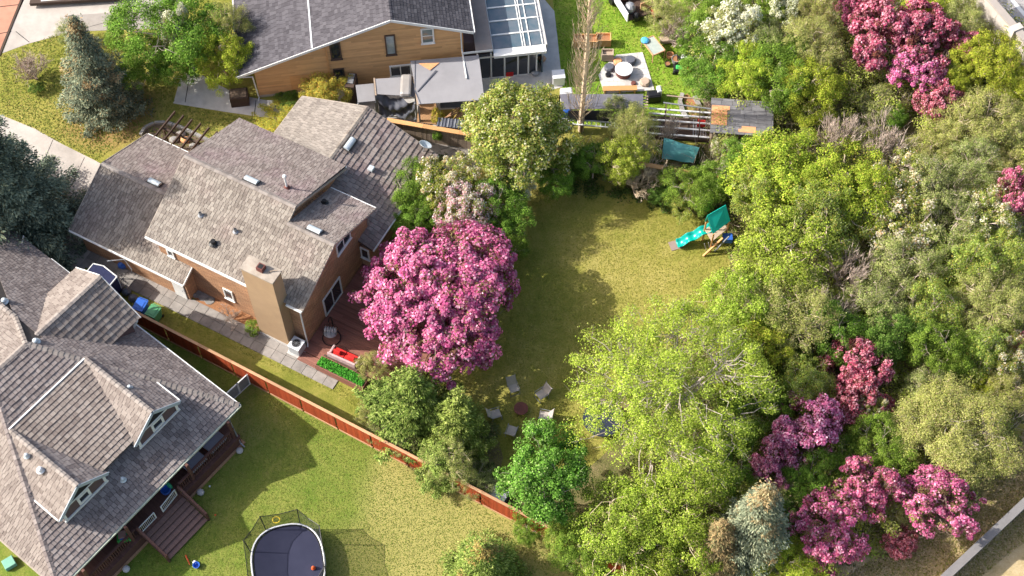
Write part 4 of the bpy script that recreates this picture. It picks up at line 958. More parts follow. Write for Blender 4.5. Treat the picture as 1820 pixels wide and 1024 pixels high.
# ================================================================== side path, deck and terrace of the brick house
pg = thing("paver_path", "grey slab path down the side of the brick house", "path", F1.o, F1.a)
x = -15.8
while x < 2.5:
    for j in range(2):
        MB().box(x + .01, x + .72, -1.62 + j * .62, -1.02 + j * .62, .0, .05 + rng.uniform(0, .012)).build("paver", paverm, pg)
    x += .735
for (px, py) in ((362, 528), (350, 522), (373, 534)):
    MB().lathe([(.34, 0), (.32, .05), (.28, .06)], F1.l(P(px, py, 0)), 8).build("stepping_stone", stone, pg)
zone("mulch_bed", [(335, 515), (345, 505), (410, 535), (475, 575), (460, 600), (400, 565), (350, 537)], .02, mulch, .06)
dk = thing("red_brown_deck", "low red-brown board deck behind the brick house", "deck", F1.o, F1.a)
MB().box(-.3, 6.6, -.25, 8.4, .0, .12).build("deck_frame", deckm, dk)
o = cover([(-.32, -.28, .13), (6.6, -.28, .13), (6.6, 8.4, .13), (-.32, 8.4, .13)], .145, 2.5, 4.8, .03, gap=.006, rough=0).build("deck_board", deckm, dk); o['kind'] = 'stuff'
for i in range(5): MB().box(-.35, 1.75, -.94 + i * .13, -.82 + i * .13, .02, .09).build("step_board", deckm, dk)
pl = thing("planter_box", "long timber planter of bright green seedlings on the deck edge", "planter", F1.w(1.0, -.98), F1.a)
PL, PW = 3.3, .78
for a in ((0, PL, 0, .05), (0, PL, PW - .05, PW)): MB().box(a[0], a[1], a[2], a[3], 0, .62).build("side_board", deckm, pl)
for a in ((0, .05), (PL - .05, PL)): MB().box(a[0], a[1], .05, PW - .05, 0, .62).build("end_board", deckm, pl)
MB().box(.05, PL - .05, .05, PW - .05, .4, .54).build("soil", soilm, pl)
r = np.random.default_rng(5); n = 2200
pos = np.stack([r.uniform(.1, PL - .15, n), r.uniform(.1, PW - .1, n), r.uniform(.54, .76, n)], 1)
me = quads_mesh("seedlings", leaf_quads(r, pos, r.normal(size=(n, 3)) * .5 + [0, 0, 1], .11), pick(r, [(.05, .32, .03), (.09, .40, .05), (.03, .18, .02)], [1, 1, .6], n), leafM)
o = link("seedlings", me, pl); o['kind'] = 'stuff'
# red and pale wicker sofa
so_ = thing("wicker_sofa", "pale wicker sofa with two red seat cushions on the deck", "sofa", F1.w(2.25, .35, .16), F1.a + R(180 + 2))
mb = MB(); mb.box(-.95, .95, -.38, .38, .1, .32); mb.box(-.95, .95, .26, .40, .32, .78); mb.box(-.95, -.8, -.38, .26, .32, .58); mb.box(.8, .95, -.38, .26, .32, .58); mb.build("frame", pinkf, so_, bevel=.04)
for a in (-.78, .01): MB().box(a, a + .77, -.36, .22, .33, .48).build("cushion", redf, so_, bevel=.05)
MB().box(-.72, -.3, .05, .2, .48, .8, .3, Matrix.Rotation(R(10), 4, 'X')).build("back_pillow", redf, so_, bevel=.05)
MB().box(.25, .7, .05, .2, .48, .8, .3, Matrix.Rotation(R(10), 4, 'X')).build("back_pillow", redf, so_, bevel=.05)
for a in ((-.88, -.32), (.88, -.32), (-.88, .32), (.88, .32)): MB().tube([(a[0], a[1], 0), (a[0], a[1], .12)], .03, .03, 6).build("leg", black, so_)
bn = thing("dark_bench", "dark low bench between the sofa and the planter", "bench", F1.w(2.5, -.15, .16), F1.a)
MB().box(-1.4, .9, -.1, .12, .32, .38).build("seat", darkwood, bn)
for a in (-1.3, .8): MB().box(a, a + .08, -.1, .12, 0, .32).build("leg", darkwood, bn)
# hanging egg chair
eg = thing("egg_chair", "hanging egg chair with round dark stand and grey cushion on the deck", "chair", F1.w(.75, 1.25, .16), F1.a + R(20))
mb = MB(); ring = [(.55 * math.cos(t * .349), .55 * math.sin(t * .349), .03) for t in range(19)]; mb.tube(ring, .03, .03, 6, cap=False)
mb.tube([(0, .55, .03), (0, .62, .9), (0, .55, 1.6), (0, .25, 1.95), (0, 0, 1.9)], .03, .03, 6); mb.build("stand", black, eg)
mb = MB()
for k in range(10):
    a = k * .628; mb.tube([(.05 * math.cos(a), .05 * math.sin(a), 1.75), (.40 * math.cos(a), .34 * math.sin(a), 1.35), (.48 * math.cos(a), .40 * math.sin(a), .95), (.3 * math.cos(a), .25 * math.sin(a), .55), (0, 0, .42)], .012, .012, 4, cap=False)
mb.build("basket", black, eg)
cu = MB(); cu.ball((0, -.05, .68), (.42, .34, .15), 12, 6); cuo = cu.build("cushion", tarpg, eg, smooth=True)
for k in range(5): MB().ball((-.3 + k * .15, .1, .85), (.09, .2, .22), 8, 5).build("cushion_roll", mat("pale_grey_fabric", (.5, .48, .47), (.42, .4, .4), rough=.9) if k == 0 else MATS["pale_grey_fabric"], cuo, smooth=True)
# air conditioner
ac = thing("air_conditioner", "white and grey air conditioner unit beside the house corner on a slab", "air conditioner", F1.w(-.65, -.35), F1.a)
MB().box(-.48, .48, -.5, .45, 0, .08).build("slab", concrete2, ac); mb = MB(); mb.box(-.38, .38, -.38, .38, .08, .84); mb.build("cabinet", mat("ac_grey", (.42, .44, .46), (.36, .38, .40), rough=.5), ac, bevel=.05)
MB().box(-.4, .4, -.4, .4, .84, .88).build("top_panel", whitep, ac, bevel=.02); MB().lathe([(.29, .881), (.29, .9), (.25, .9), (.25, .885)], (0, 0, 0), 18).build("fan_ring", greym, ac)
MB().lathe([(.24, .883), (.24, .887)], (0, 0, 0), 18).build("fan_recess", darkg, ac)
mb = MB()
for k in range(9): mb.beam((0, 0, .905), (.27 * math.cos(k * .698), .27 * math.sin(k * .698), .9), .012, .01)
mb.build("fan_grille", greym, ac)
# rocks and pot against the wall
for i, (px, py, s_) in enumerate(((338, 520, .2), (346, 524, .16), (330, 509, .15))):
    tag(MB().ball(P(px, py, .1), (s_, s_ * .8, s_ * .7), 7, 5).build("rock", stone), ["pale rock nearest the white side door", "small rock in the middle of the mulch corner", "dark rock against the garage wall"][i], "rock")
pt_ = thing("flower_pot", "small dark pot with dry stalks by the garage corner", "pot", P(342, 512)); MB().lathe([(.14, 0), (.2, .3), (.18, .3), (.15, .26)], (0, 0, 0), 12).build("pot", black, pt_)
# bins
for nm, lb, m_, px, py, an in (("recycling_bin", "blue wheeled bin beside the red fence end", bluep, 252, 549, -22), ("compost_bin", "green wheeled bin on the grass beside the path", greenp, 275, 560, -26)):
    b = thing(nm, lb, "bin", P(px, py, .5) * 1.0, R(an)); b.location.z = 0
    mb = MB(); mb.add([(-.26, -.3, .08), (.26, -.3, .08), (.26, .3, .08), (-.26, .3, .08), (-.33, -.38, .95), (.33, -.38, .95), (.33, .38, .95), (-.33, .38, .95)], [(3, 2, 1, 0), (4, 5, 6, 7), (0, 1, 5, 4), (1, 2, 6, 5), (2, 3, 7, 6), (3, 0, 4, 7)])
    mb.build("body", m_, b, bevel=.03); MB().box(-.36, .36, -.41, .41, .95, 1.02).build("lid", m_, b, bevel=.03); MB().box(-.22, .22, -.28, .28, 1.02, 1.05).build("lid_panel", m_, b, bevel=.01)
    MB().beam((-.3, .46, .98), (.3, .46, .98), .04, .04).build("handle", m_, b)
    for s_ in (-.28, .28): MB().tube([(s_ - .03, .33, .1), (s_ + .03, .33, .1)], .1, .1, 12).build("wheel", black, b)
for i, (px, py) in enumerate(((225, 520), (212, 512), (237, 531))):
    bb = MB().ball((0, 0, .25), (.32, .28, .28), 9, 6).build("rubbish_bag", tarpd); bb.location = P(px, py, .2); bb.location.z = 0
    tag(bb, ["dark bag heaped next to the blue bin", "dark bag farthest up the path", "dark bag between blue bin and fence"][i], "bag")
# navy canopy with white frame
cn = thing("navy_canopy", "navy fabric shelter with white pipe frame behind the lower house", "canopy", F1.o, F1.a)
pts = [F1.lp(150, 488, 1.7), F1.lp(166, 469, 1.7), F1.lp(184, 473, 1.7), F1.lp(208, 492, 1.7), F1.lp(193, 510, 1.7)]
MB().slab(pts, .02).build("fabric", navy, cn)
mb = MB()
for a, b in zip(pts, pts[1:]): mb.tube([a, b], .05, .05, 6)
mb.tube([pts[0], pts[-1]], .03, .03, 6)
mb.tube([pts[3], F1.lp(218, 518, 0)], .035, .035, 6)
for k in (0, 1, 4): mb.tube([pts[k], Vector((pts[k].x, pts[k].y, 0))], .035, .035, 6)
mb.build("frame", white, cn)
MB().add([pts[3] + Vector((0, 0, -.03)), pts[4] + Vector((0, 0, -.03)), F1.lp(203, 530, .2), F1.lp(217, 517, .2)], [(0, 1, 2, 3), (3, 2, 1, 0)]).build("side_curtain", navy, cn)
hp = thing("white_pipe_rack", "white bent pipe rack leaning by the garage wall with blue item below", "rack", F1.o, F1.a)
MB().tube([F1.lp(190, 464, 1.5), F1.lp(221, 461, 1.5), F1.lp(234, 479, .9), F1.lp(234, 482, 0)], .04, .04, 6).build("pipe", white, hp)
tb = MB().ball((0, 0, .3), (.3, .25, .3), 8, 6).build("blue_tub", bluep); tb.location = P(218, 473, .2); tb.location.z = 0; tag(tb, "small blue tub on the path under the white pipe rack", "tub")
# pergola in front of the wing
pe = thing("pergola", "dark timber pergola of slanting rafters against the garage roof", "pergola", F1.o, F1.a)
for i in range(7):
    a = F1.lp(276 + i * 15.2, 242 + i * 7.3, 2.3); MB().beam(a + Vector((0, -.3, 0)), a + Vector((0.0, 2.2, 0)), .07, .2).build("rafter", darkwood, pe)
e0, e1_ = F1.lp(290, 229, 2.1), F1.lp(384, 268, 2.1); MB().beam(e0, e1_, .09, .2).build("beam", darkwood, pe)
for q in (e0, e1_): MB().beam((q.x, q.y, 0), (q.x, q.y, 2.0), .12, .12).build("post", darkwood, pe)
zone("flower_bed", [(252, 236), (268, 222), (290, 217), (330, 228), (385, 258), (375, 280), (300, 262)], .014, soilm, .03)
bw = thing("curved_stone_edging", "low curved stone edging round the bed below the pergola", "edging", (0, 0, 0))
pp = [P(x, y, .1) for x, y in ((250, 240), (258, 227), (275, 219), (295, 218), (320, 226), (350, 240), (388, 258))]
for a, b in zip(pp, pp[1:]):
    k = max(1, int((b - a).length / .4))
    for j in range(k): MB().beam(a.lerp(b, j / k), a.lerp(b, (j + .93) / k), .2, .24).build("stone", stone, bw)
for i, (px, py) in enumerate(((310, 250), (330, 250), (345, 262), (322, 240))):
    bd = MB().ball((0, 0, .1), (.35, .28, .2), 7, 5).build("boulder", [stone, osb, stone, paverm][i]); bd.location = P(px, py); tag(bd, ["grey boulder under the pergola's west half", "orange brown boulder under the pergola", "grey boulder near the pergola's east end", "flat grey boulder beside the curved edging"][i], "boulder")

# ================================================================== central lawn: patio chairs, fire pit, playset
def make_chair():
    c = thing("patio_chair", "", "chair")
    M = Matrix.Rotation(R(-3), 4, 'X')
    MB().box(-.27, .27, -.27, .27, .40, .44, .4, M).build("seat", chairfab, c, bevel=.01)
    M = Matrix.Translation((0, .27, .42)) @ Matrix.Rotation(R(-28), 4, 'X')
    MB().box(-.27, .27, -.02, .02, 0, .62, .6, M).build("backrest", chairfab, c, bevel=.01)
    for s_ in (-.29, .29):
        MB().tube([(s_, -.28, 0), (s_, -.26, .62), (s_, .36, .60)], .018, .018, 5).build("arm", greym, c)
        MB().tube([(s_, .34, 0), (s_, .27, .42), (s_, .60, 1.0)], .018, .018, 5).build("side_rail", greym, c)
    MB().tube([(-.29, -.27, .03), (.29, -.27, .03)], .015, .015, 5).build("stretcher", greym, c)
    return c
fp = P(926, 731); first = None
for px, py, lb, ex in ((913, 692, "grey backed patio chair up lawn from the fire pit", 0), (962, 703, "patio chair standing on open sunlit grass right of the fire pit", 0), (966, 740, "patio chair beside the bright green tree, facing the fire pit", 0),
                   (910, 766, "patio chair in shade directly down lawn from the fire pit", 0), (882, 737, "patio chair beside the dark pine, facing the fire pit", 0), (944, 762, "patio chair half hidden under the bright green tree", 0)):
    q = P(px, py, .3); q.z = 0; a = math.atan2(fp.y - q.y, fp.x - q.x)
    c = first if first is None else None
    if first is None: first = make_chair(); c = first
    else: c = copy_tree(first)
    c.location = q; c.rotation_euler = (0, 0, a + math.pi / 2 + rng.uniform(-.15, .15)); c['label'] = lb; c['group'] = "patio chairs round the fire pit"; c.scale = (1.0, 1.0, 1.0)
fpt = thing("fire_pit", "round rusty steel fire pit in the ring of chairs", "fire pit", fp)
MB().lathe([(.16, 0), (.2, .18), (.38, .34), (.40, .36), (.36, .36), (.2, .22), (.02, .2)], (0, 0, 0), 22).build("bowl", rust, fpt)
MB().lathe([(.36, .33), (.42, .36), (.42, .385), (.36, .385)], (0, 0, 0), 22).build("rim", rust, fpt)
for k in range(5): MB().tube([(rng.uniform(-.2, .2), rng.uniform(-.2, .2), .26), (rng.uniform(-.2, .2), rng.uniform(-.2, .2), .36)], .04, .04, 5).build("log", darkwood, fpt)
for k in range(3): a = k * 2.09; MB().tube([(.3 * math.cos(a), .3 * math.sin(a), .2), (.38 * math.cos(a), .38 * math.sin(a), 0)], .02, .02, 5).build("leg", black, fpt)

ps = thing("playset", "wooden playset with teal canvas roof, wavy teal slide and climbing rungs", "playset", P(1272, 425, 0))
O = ps.location
def pl_(x, y, z): return P(x, y, z) - O
c1, c2, c3, c4 = pl_(1257, 384, 3.0), pl_(1262, 414, 2.15) , pl_(1295, 397, 2.15), pl_(1291, 364, 3.0)
rt0, rt1 = pl_(1257, 383, 2.95), pl_(1290, 364, 2.95); rb0, rb1 = pl_(1267, 416, 2.1), pl_(1298, 393, 2.1)
rr0, rr1 = rt0 + (rt0 - rb0) * .12, rt1 + (rt1 - rb1) * .12; rr0.z = rr1.z = 2.1
cv = MB().slab([rt0, rb0, rb1, rt1], .02).build("canvas_roof", teal, ps); MB().slab([rr0, rt0, rt1, rr1], .02).build("canvas_back", teal, cv)
for q in (rb0, rb1, rr0, rr1):
    MB().beam((q.x * .9, q.y, 0), (q.x * .9, q.y, 2.1), .09, .09).build("post", cedarb, ps)
dkc = [Vector((q.x * .9, q.y, 1.25)) for q in (rr0, rb0, rb1, rr1)]; MB().slab(dkc, .08).build("platform", oldwood, ps)
s0, s1 = pl_(1263, 405, 1.3), pl_(1203, 435, .18)
sv = []; sf = []; K = 26; dv = (s1 - s0); hd = Vector((dv.x, dv.y, 0)); L_ = hd.length; hd.normalize(); sd_ = hd.cross(Vector((0, 0, 1)))
prof = ((-.33, .16), (-.29, .18), (-.24, 0), (0, -.03), (.24, 0), (.29, .18), (.33, .16))
for i in range(K + 1):
    t = i / K; z = 1.3 - (1.12 * t) - .085 * math.sin(t * 2 * math.pi * 2.6) * (1 if t < .95 else .3); cpt = s0 + hd * (t * L_)
    for a, b in prof: sv.append(Vector((cpt.x, cpt.y, z)) + sd_ * a + Vector((0, 0, b)))
m_ = len(prof)
for i in range(K):
    for j in range(m_ - 1): sf.append((i * m_ + j, i * m_ + j + 1, (i + 1) * m_ + j + 1, (i + 1) * m_ + j))
sl = MB().add(sv, sf, .5).build("slide", tealp, ps, smooth=True); md = sl.modifiers.new("thickness", 'SOLIDIFY'); md.thickness = .03
bm0, bm1 = pl_(1250, 455, .0), pl_(1290, 420, 1.25)
MB().beam(pl_(1250, 455, .05), pl_(1285, 423, 1.35), .10, .12).build("leaning_beam", cedarb, ps)
MB().beam(pl_(1270, 447, .05), pl_(1296, 420, 1.35), .06, .08).build("leaning_beam", greym, ps)
for i in range(4):
    MB().tube([pl_(1252 + i * 7, 433 - i * 2, .9), pl_(1256 + i * 7, 447 - i * 1, .05)], .025, .025, 6).build("rung", tarpg, ps)
MB().box(0, .6, 0, .5, .5, .9).build("lower_shelf", bluep, ps).location = pl_(1282, 440, 0)
MB().cbox(pl_(1200, 436, .02), (.7, .65, .03), .3).build("landing_mat", mat("brown_mat", (.30, .23, .20), (.25, .19, .17)), ps)

# blue covered trampoline under the pale tree
bt = thing("blue_cover", "round blue-grey covered trampoline under the tall pale green tree", "trampoline", P(1070, 752))
MB().lathe([(1.15, .55), (1.13, .6), (.6, .62), (.02, .6)], (0, 0, 0), 24).build("cover", mat("blue_grey_cover", (.022, .03, .055), (.015, .02, .04), rough=.7, bump=.4, bscale=3), bt)
for k in range(6): a = k * 1.047; MB().tube([(1.05 * math.cos(a), 1.05 * math.sin(a), .58), (1.1 * math.cos(a), 1.1 * math.sin(a), 0)], .03, .03, 5).build("leg", greym, bt)
# grey garden trailer by the fence
gb = thing("garden_cart", "black and white garden cart tucked behind the red fence", "cart", P(879, 880), R(-30)); gb.scale = (1, 1, 1)
MB().box(-.9, .9, -.5, .5, .3, .6).build("tray", black, gb); MB().box(-.2, .8, -.4, .4, .6, .66).build("white_sheet", whitep, gb)
for a in ((-.6, -.5), (.6, -.5), (-.6, .5), (.6, .5)): MB().tube([(a[0], a[1] - .04, .2), (a[0], a[1] + .04, .2)], .2, .2, 12).build("wheel", black, gb)

# ================================================================== lower-left yard
tc = P(512, 1001, .88); tc.z = 0
tr = thing("trampoline", "oval trampoline with grey rim and net enclosure on the lower lawn", "trampoline", tc, R(12))
RX, RY_ = 1.98, 2.25
N_ = 40
def sup(t, rx, ry, e=.8): c, s = math.cos(t), math.sin(t); return (rx * math.copysign(abs(c) ** e, c), ry * math.copysign(abs(s) ** e, s))
MB().add([(*sup(2 * math.pi * i / N_, RX - .12, RY_ - .12), .86) for i in range(N_)], [tuple(range(N_))]).build("jump_mat", mat("mat_black", (.018, .02, .045), (.028, .03, .06), rough=.5, scale=.8), tr)
mb = MB(); ringp = [(*sup(2 * math.pi * i / N_, RX, RY_), .88) for i in range(N_ + 1)]; mb.tube(ringp, .055, .055, 8, cap=False); mb.build("rim", whitep, tr)
mb = MB(); mb.tube([(x * .965, y * .965, .875) for x, y, z in ringp], .05, .05, 6, cap=False); mb.build("spring_pad", black, tr)
netm, nt, NN, LL, BB = newmat("net_mesh"); BB.inputs['Base Color'].default_value = (.02, .025, .03, 1); BB.inputs['Alpha'].default_value = .5
tops = []
for k in range(8):
    a = 2 * math.pi * (k + .5) / 8; x, y = sup(a, RX + .08, RY_ + .08); x2, y2 = sup(a, RX + .22, RY_ + .22)
    MB().tube([(x, y, 0), (x, y, 1.0), (x2, y2, 2.55)], .03, .03, 6).build("net_pole", black, tr); tops.append((x2, y2, 2.5))
net = MB()
for k in range(8):
    a = tops[k]; b = tops[(k + 1) % 8]
    for j in range(4):
        t0_, t1_ = j / 4, (j + 1) / 4; ang0 = 2 * math.pi * (k + .5 + t0_) / 8; ang1 = 2 * math.pi * (k + .5 + t1_) / 8
        sg0 = .14 * math.sin(math.pi * t0_); sg1 = .14 * math.sin(math.pi * t1_)
        A = Vector(a).lerp(Vector(b), t0_); B = Vector(a).lerp(Vector(b), t1_); A.z -= sg0; B.z -= sg1
        x0, y0 = sup(ang0, RX, RY_); x1, y1 = sup(ang1, RX, RY_)
        net.add([(x0, y0, .95), (x1, y1, .95), B, A], [(0, 1, 2, 3)])
net.build("net", netm, tr)
mb = MB()
for k in range(8): mb.tube([tops[k], (Vector(tops[k]) + Vector(tops[(k + 1) % 8])) / 2 - Vector((0, 0, .14)), tops[(k + 1) % 8]], .02, .02, 5)
mb.build("top_cord", black, tr)
ry = thing("yellow_ring", "yellow hoop hooked on the trampoline net", "hoop", P(491, 924, 1.9)); MB().tube([(.2 * math.cos(i * .393), .2 * math.sin(i * .393) * .9, 0) for i in range(17)], .03, .03, 6, cap=False).build("hoop", yellowp, ry)
oc = MB().lathe([(.02, 0), (.13, .02), (.1, .12), (.05, .25), (.02, .26)], (0, 0, 0), 10).build("toy_cone", orangep); oc.location = P(557, 1010, .9); tag(oc, "small orange toy lying on the trampoline mat", "toy")
ob = MB().tube([(-.15, .28, .05), (.15, -.28, .05)], .05, .03, 8).build("toy_bat", orangep); ob.location = P(334, 996); tag(ob, "orange red toy bat lying on the lower lawn", "toy bat")
tt = thing("toy_bucket", "blue and white toy bucket lying on the lower lawn", "toy", P(350, 1007)); MB().lathe([(.12, 0), (.2, .26), (.17, .26), (.1, .03)], (0, 0, 0), 12).build("bucket", bluep, tt); MB().ball((-.12, .2, .1), .13).build("ball", whitep, tt)
for px, py, m_, lb in ((383, 916, orangep, "tiny orange ball on the shaded grass"), (373, 865, whitep, "tiny white ball on the shaded grass near the stairs"), (310, 965, whitep, "tiny white ball at the foot of the stairs")):
    b = MB().ball((0, 0, .05), .06, 8, 5).build("ball", m_); b.location = P(px, py); tag(b, lb, "ball")
ub = thing("utility_box", "pale green utility lid in the grass at the lower left corner", "utility box", P(18, 1003), R(35)); MB().box(-.32, .32, -.3, .3, 0, .3).build("box", mat("pale_green_box", (.20, .42, .32), (.16, .36, .28)), ub, bevel=.02); MB().box(-.3, .3, -.28, .28, .3, .33).build("lid", MATS["pale_green_box"], ub)
# porch items (stand on the porch floor)
def lp2(px, py, z): q = P(px, py, z); return q
tcar = thing("toy_car", "green and tan toy car with blue seat on the porch", "toy car", P(220, 955, 1.35), F2.a + R(50)); tcar.location.z = 1.02
MB().box(-.38, .38, -.24, .24, .1, .4).build("body", greenp2, tcar, bevel=.06); MB().box(-.22, .2, -.22, .22, .72, .78).build("roof", mat("tan_plastic", (.42, .25, .2), (.38, .22, .18), rough=.4), tcar, bevel=.03); MB().box(-.2, .15, -.18, .18, .38, .5).build("seat", bluep, tcar, bevel=.03)
for a in ((-.22, -.2), (.2, -.2), (-.22, .2), (.2, .2)): MB().beam((a[0], a[1], .4), (a[0] * .9, a[1] * .9, .72), .03, .03).build("roof_post", greenp2, tcar); MB().tube([(a[0] * 1.2, a[1] * 1.1 - .04, .1), (a[0] * 1.2, a[1] * 1.1 + .04, .1)], .1, .1, 10).build("wheel", black, tcar)
gd = thing("plastic_toy_chair", "green and blue plastic toy seat under the porch eave", "toy seat", P(293, 868, 1.4), F2.a); gd.location.z = 1.02
MB().lathe([(.26, 0), (.3, .22), (.26, .24), (.2, .1)], (0, 0, 0), 14).build("tub", bluep, gd); MB().ball((0, .3, .25), (.25, .12, .3), 8, 6).build("back", mat("toy_green", (.05, .40, .22), (.04, .34, .18), rough=.4), gd)
for i, (v, lb) in enumerate(((-2.15, "pale grey cushioned bench at the porch end nearest the gate"), (-4.0 + .25, "pale grey cushioned bench beside the middle porch post"))):
    b = thing("porch_bench", lb, "bench", F2.w(-.25, v, 1.02), F2.a, group="grey benches on the porch")
    MB().box(-.42, .42, -.62, .62, .28, .48).build("seat", mat("pale_purple_grey", (.34, .33, .38), (.29, .28, .33)) if i == 0 else MATS["pale_purple_grey"], b, bevel=.03)
    for a in ((-.36, -.5), (.36, -.5), (-.36, .5), (.36, .5)): MB().box(a[0] - .03, a[0] + .03, a[1] - .03, a[1] + .03, 0, .28).build("leg", darkwood, b)
for i, (v, ll, lb) in enumerate(((-8.0, 1.25, "white mesh gate panel standing nearer the toy car"), (-6.3, 1.2, "white mesh gate panel standing beside the toy seat"))):
    b = thing("baby_gate", lb, "gate", F2.w(.3, v, 1.02), F2.a + R(90 + (0 if i == 0 else 6)), group="white gates at the porch stairs")
    mb = MB(); mb.beam((-ll / 2, 0, .75), (ll / 2, 0, .75), .04, .05); mb.beam((-ll / 2, 0, .05), (ll / 2, 0, .05), .04, .05); mb.beam((-ll / 2, 0, .03), (-ll / 2, 0, .77), .05, .05); mb.beam((ll / 2, 0, .03), (ll / 2, 0, .77), .05, .05); mb.build("frame", white, b)
    mb = MB()
    for k in range(12): mb.beam((-ll / 2 + (k + .5) * ll / 12, 0, .06), (-ll / 2 + (k + .5) * ll / 12, 0, .74), .02, .02)
    mb.build("bars", white, b)

# ================================================================== cedar house surroundings
def poly_roof(nm, lb, cat_, pts, m_, z_post=0, th=.05, **kw):
    t = thing(nm, lb, cat_, F3.o, F3.a); MB().slab([F3.lp(*p) for p in pts], th).build("roof_sheet", m_, t)
    for p in pts[-2:]: q = F3.lp(*p); MB().beam((q.x, q.y, 0), (q.x, q.y, q.z - .05), .1, .1).build("post", greym, t)
    return t
c_ = poly_roof("membrane_roof", "wide flat grey membrane roof over the back of cedar house", "roof", [(729, 109, 2.95), (851, 99, 2.95), (861, 178, 2.7), (744, 186, 2.7)], tarpg)
MB().slab([F3.lp(744, 113, 3.0), F3.lp(781, 112, 3.0), F3.lp(764, 125, 2.99)], .02).build("patch", osb, c_)
q0, q1 = F3.lp(775, 125, 3.0), F3.lp(742, 163, 2.85); MB().beam(q0, q1, .07, .03).build("crease", tarpd, c_); MB().beam(F3.lp(738, 108, 3.0), F3.lp(737, 160, 2.84), .05, .04).build("crease", tarpd, c_)
MB().beam(F3.lp(737, 160, 2.84), F3.lp(748, 185, 2.74), .06, .04).build("crease", tarpd, c_); MB().beam(F3.lp(733, 110, 2.9), F3.lp(743, 187, 2.65), .14, .06).build("edge_board", oldwood, c_)
cp = poly_roof("carport_roof", "grey flat carport roof with a silver roof box on it", "roof", [(666, 141, 2.4), (733, 137, 2.4), (738, 172, 2.3), (668, 168, 2.3)], tarpg)
MB().beam(F3.lp(665, 139, 2.45), F3.lp(668, 170, 2.35), .1, .07).build("edge_board", oldwood, cp)
cp2 = poly_roof("lean_to_roof", "small plain grey lean-to roof beside the carport", "roof", [(632, 152, 1.9), (664, 149, 1.9), (667, 180, 1.8), (636, 183, 1.8)], tarpg)
rb = MB(); rb.box(-.36, .36, -.85, .85, 0, .36); rbt = thing("silver_roof_box", "silver rounded cargo box lying on the carport roof", "cargo box", P(722, 155, 2.45), F3.a - R(8))
rb.build("shell", mat("silver_brown", (.36, .33, .31), (.44, .42, .40), rough=.3, metal=.3, scale=1.5), rbt, bevel=.16)
MB().box(-.37, .37, -.86, .86, .12, .14).build("seam", greym, rbt)
# dark curtain hung below the carport
ct = thing("dark_tarp_curtain", "sagging dark tarp curtain hung from the carport roof", "tarp", (0, 0, 0)); mb = MB(); K1, K2 = 26, 10; vs = []
for i in range(K1 + 1):
    s_ = i / K1
    for j in range(K2 + 1):
        t = j / K2; top_ = P(668 + 70 * s_, 169 + 14 * s_, 2.3 - .35 * math.sin(math.pi * s_) * .8); bot = P(676 + 62 * s_, 205 + 5 * s_, .55)
        q = top_.lerp(bot, t); q.y += .16 * math.sin(t * 9 + 4 * (s_ - .4) ** 2 * 6) + .05 * math.sin(s_ * 31); q.x += .04 * math.sin(t * 13 + s_ * 9); vs.append(q)
fs = [(i * (K2 + 1) + j, (i + 1) * (K2 + 1) + j, (i + 1) * (K2 + 1) + j + 1, i * (K2 + 1) + j + 1) for i in range(K1) for j in range(K2)]
mb.add(vs, fs, .5); mb.build("tarp", tarpd, ct, smooth=True)
MB().tube([P(668, 168, 2.3), P(668, 192, .1)], .04, .04, 6).build("pole", greym, ct); MB().tube([P(737, 184, 2.3), P(741, 212, .1)], .04, .04, 6).build("pole", greym, ct)
# orange board, yellow wood heap and grey corrugated sheet between roof and fence
ob_ = thing("plywood_sheet", "big orange-brown plywood sheet leaning under the membrane roof", "plywood", (0, 0, 0)); MB().slab([P(743, 185, 1.7), P(741, 217, .9), P(778, 222, .9), P(775, 184, 1.7)], .04).build("sheet", mat("brown_ply", (.42, .24, .12), (.36, .2, .1), stain=.2), ob_)
lp_ = thing("lumber_store", "yellow timber bay with loose pale offcuts below dark plastic", "timber store", (0, 0, 0)); MB().slab([P(783, 195, .8), P(784, 213, .6), P(850, 222, .6), P(852, 192, .8)], .3).build("bay_floor", mat("yellow_ply", (.42, .30, .08), (.32, .22, .06), stain=.3), lp_)
for i in range(9): a = P(786 + i * 7, 211 - (i % 3) * 2, 1.0); MB().beam(a, a + Vector((rng.uniform(.5, 1.2), rng.uniform(.4, 1.0), rng.uniform(0, .3))), .08, .05, tone=rng.random()).build("offcut", paleedge, lp_)
MB().slab([P(782, 183, 1.9), P(783, 192, 1.5), P(848, 190, 1.5), P(848, 180, 1.9)], .03).build("plastic", tarpd, lp_)
cs = thing("corrugated_sheet", "dark grey ribbed roofing sheets stacked on the cedar fence rail", "roofing sheet", P(803, 220, 1.7), F3.a - R(14)); MB().box(-.95, .95, -.35, .35, 0, .06).build("sheet", tarpd, cs)
for i in range(9): MB().tube([(-.86 + i * .215, -.35, .07), (-.86 + i * .215, .35, .07)], .045, .045, 6).build("rib", greym if i % 2 else tarpd, cs)
for i, (px, py, s_, m_, lb, ct_) in enumerate(((838, 222, .35, whitep, "white crumpled bundle beside the ribbed sheets", "bundle"), (844, 226, .25, skyp, "pale blue bag at the fence beside the white bundle", "bag"))):
    b = MB().ball((0, 0, .2), (s_, s_ * .8, .25), 8, 5).build("bundle", m_); b.location = P(px, py, 1.2); b.location.z = 1.0 if False else 0; b.location = P(px, py - 8, .2); tag(b, lb, ct_)
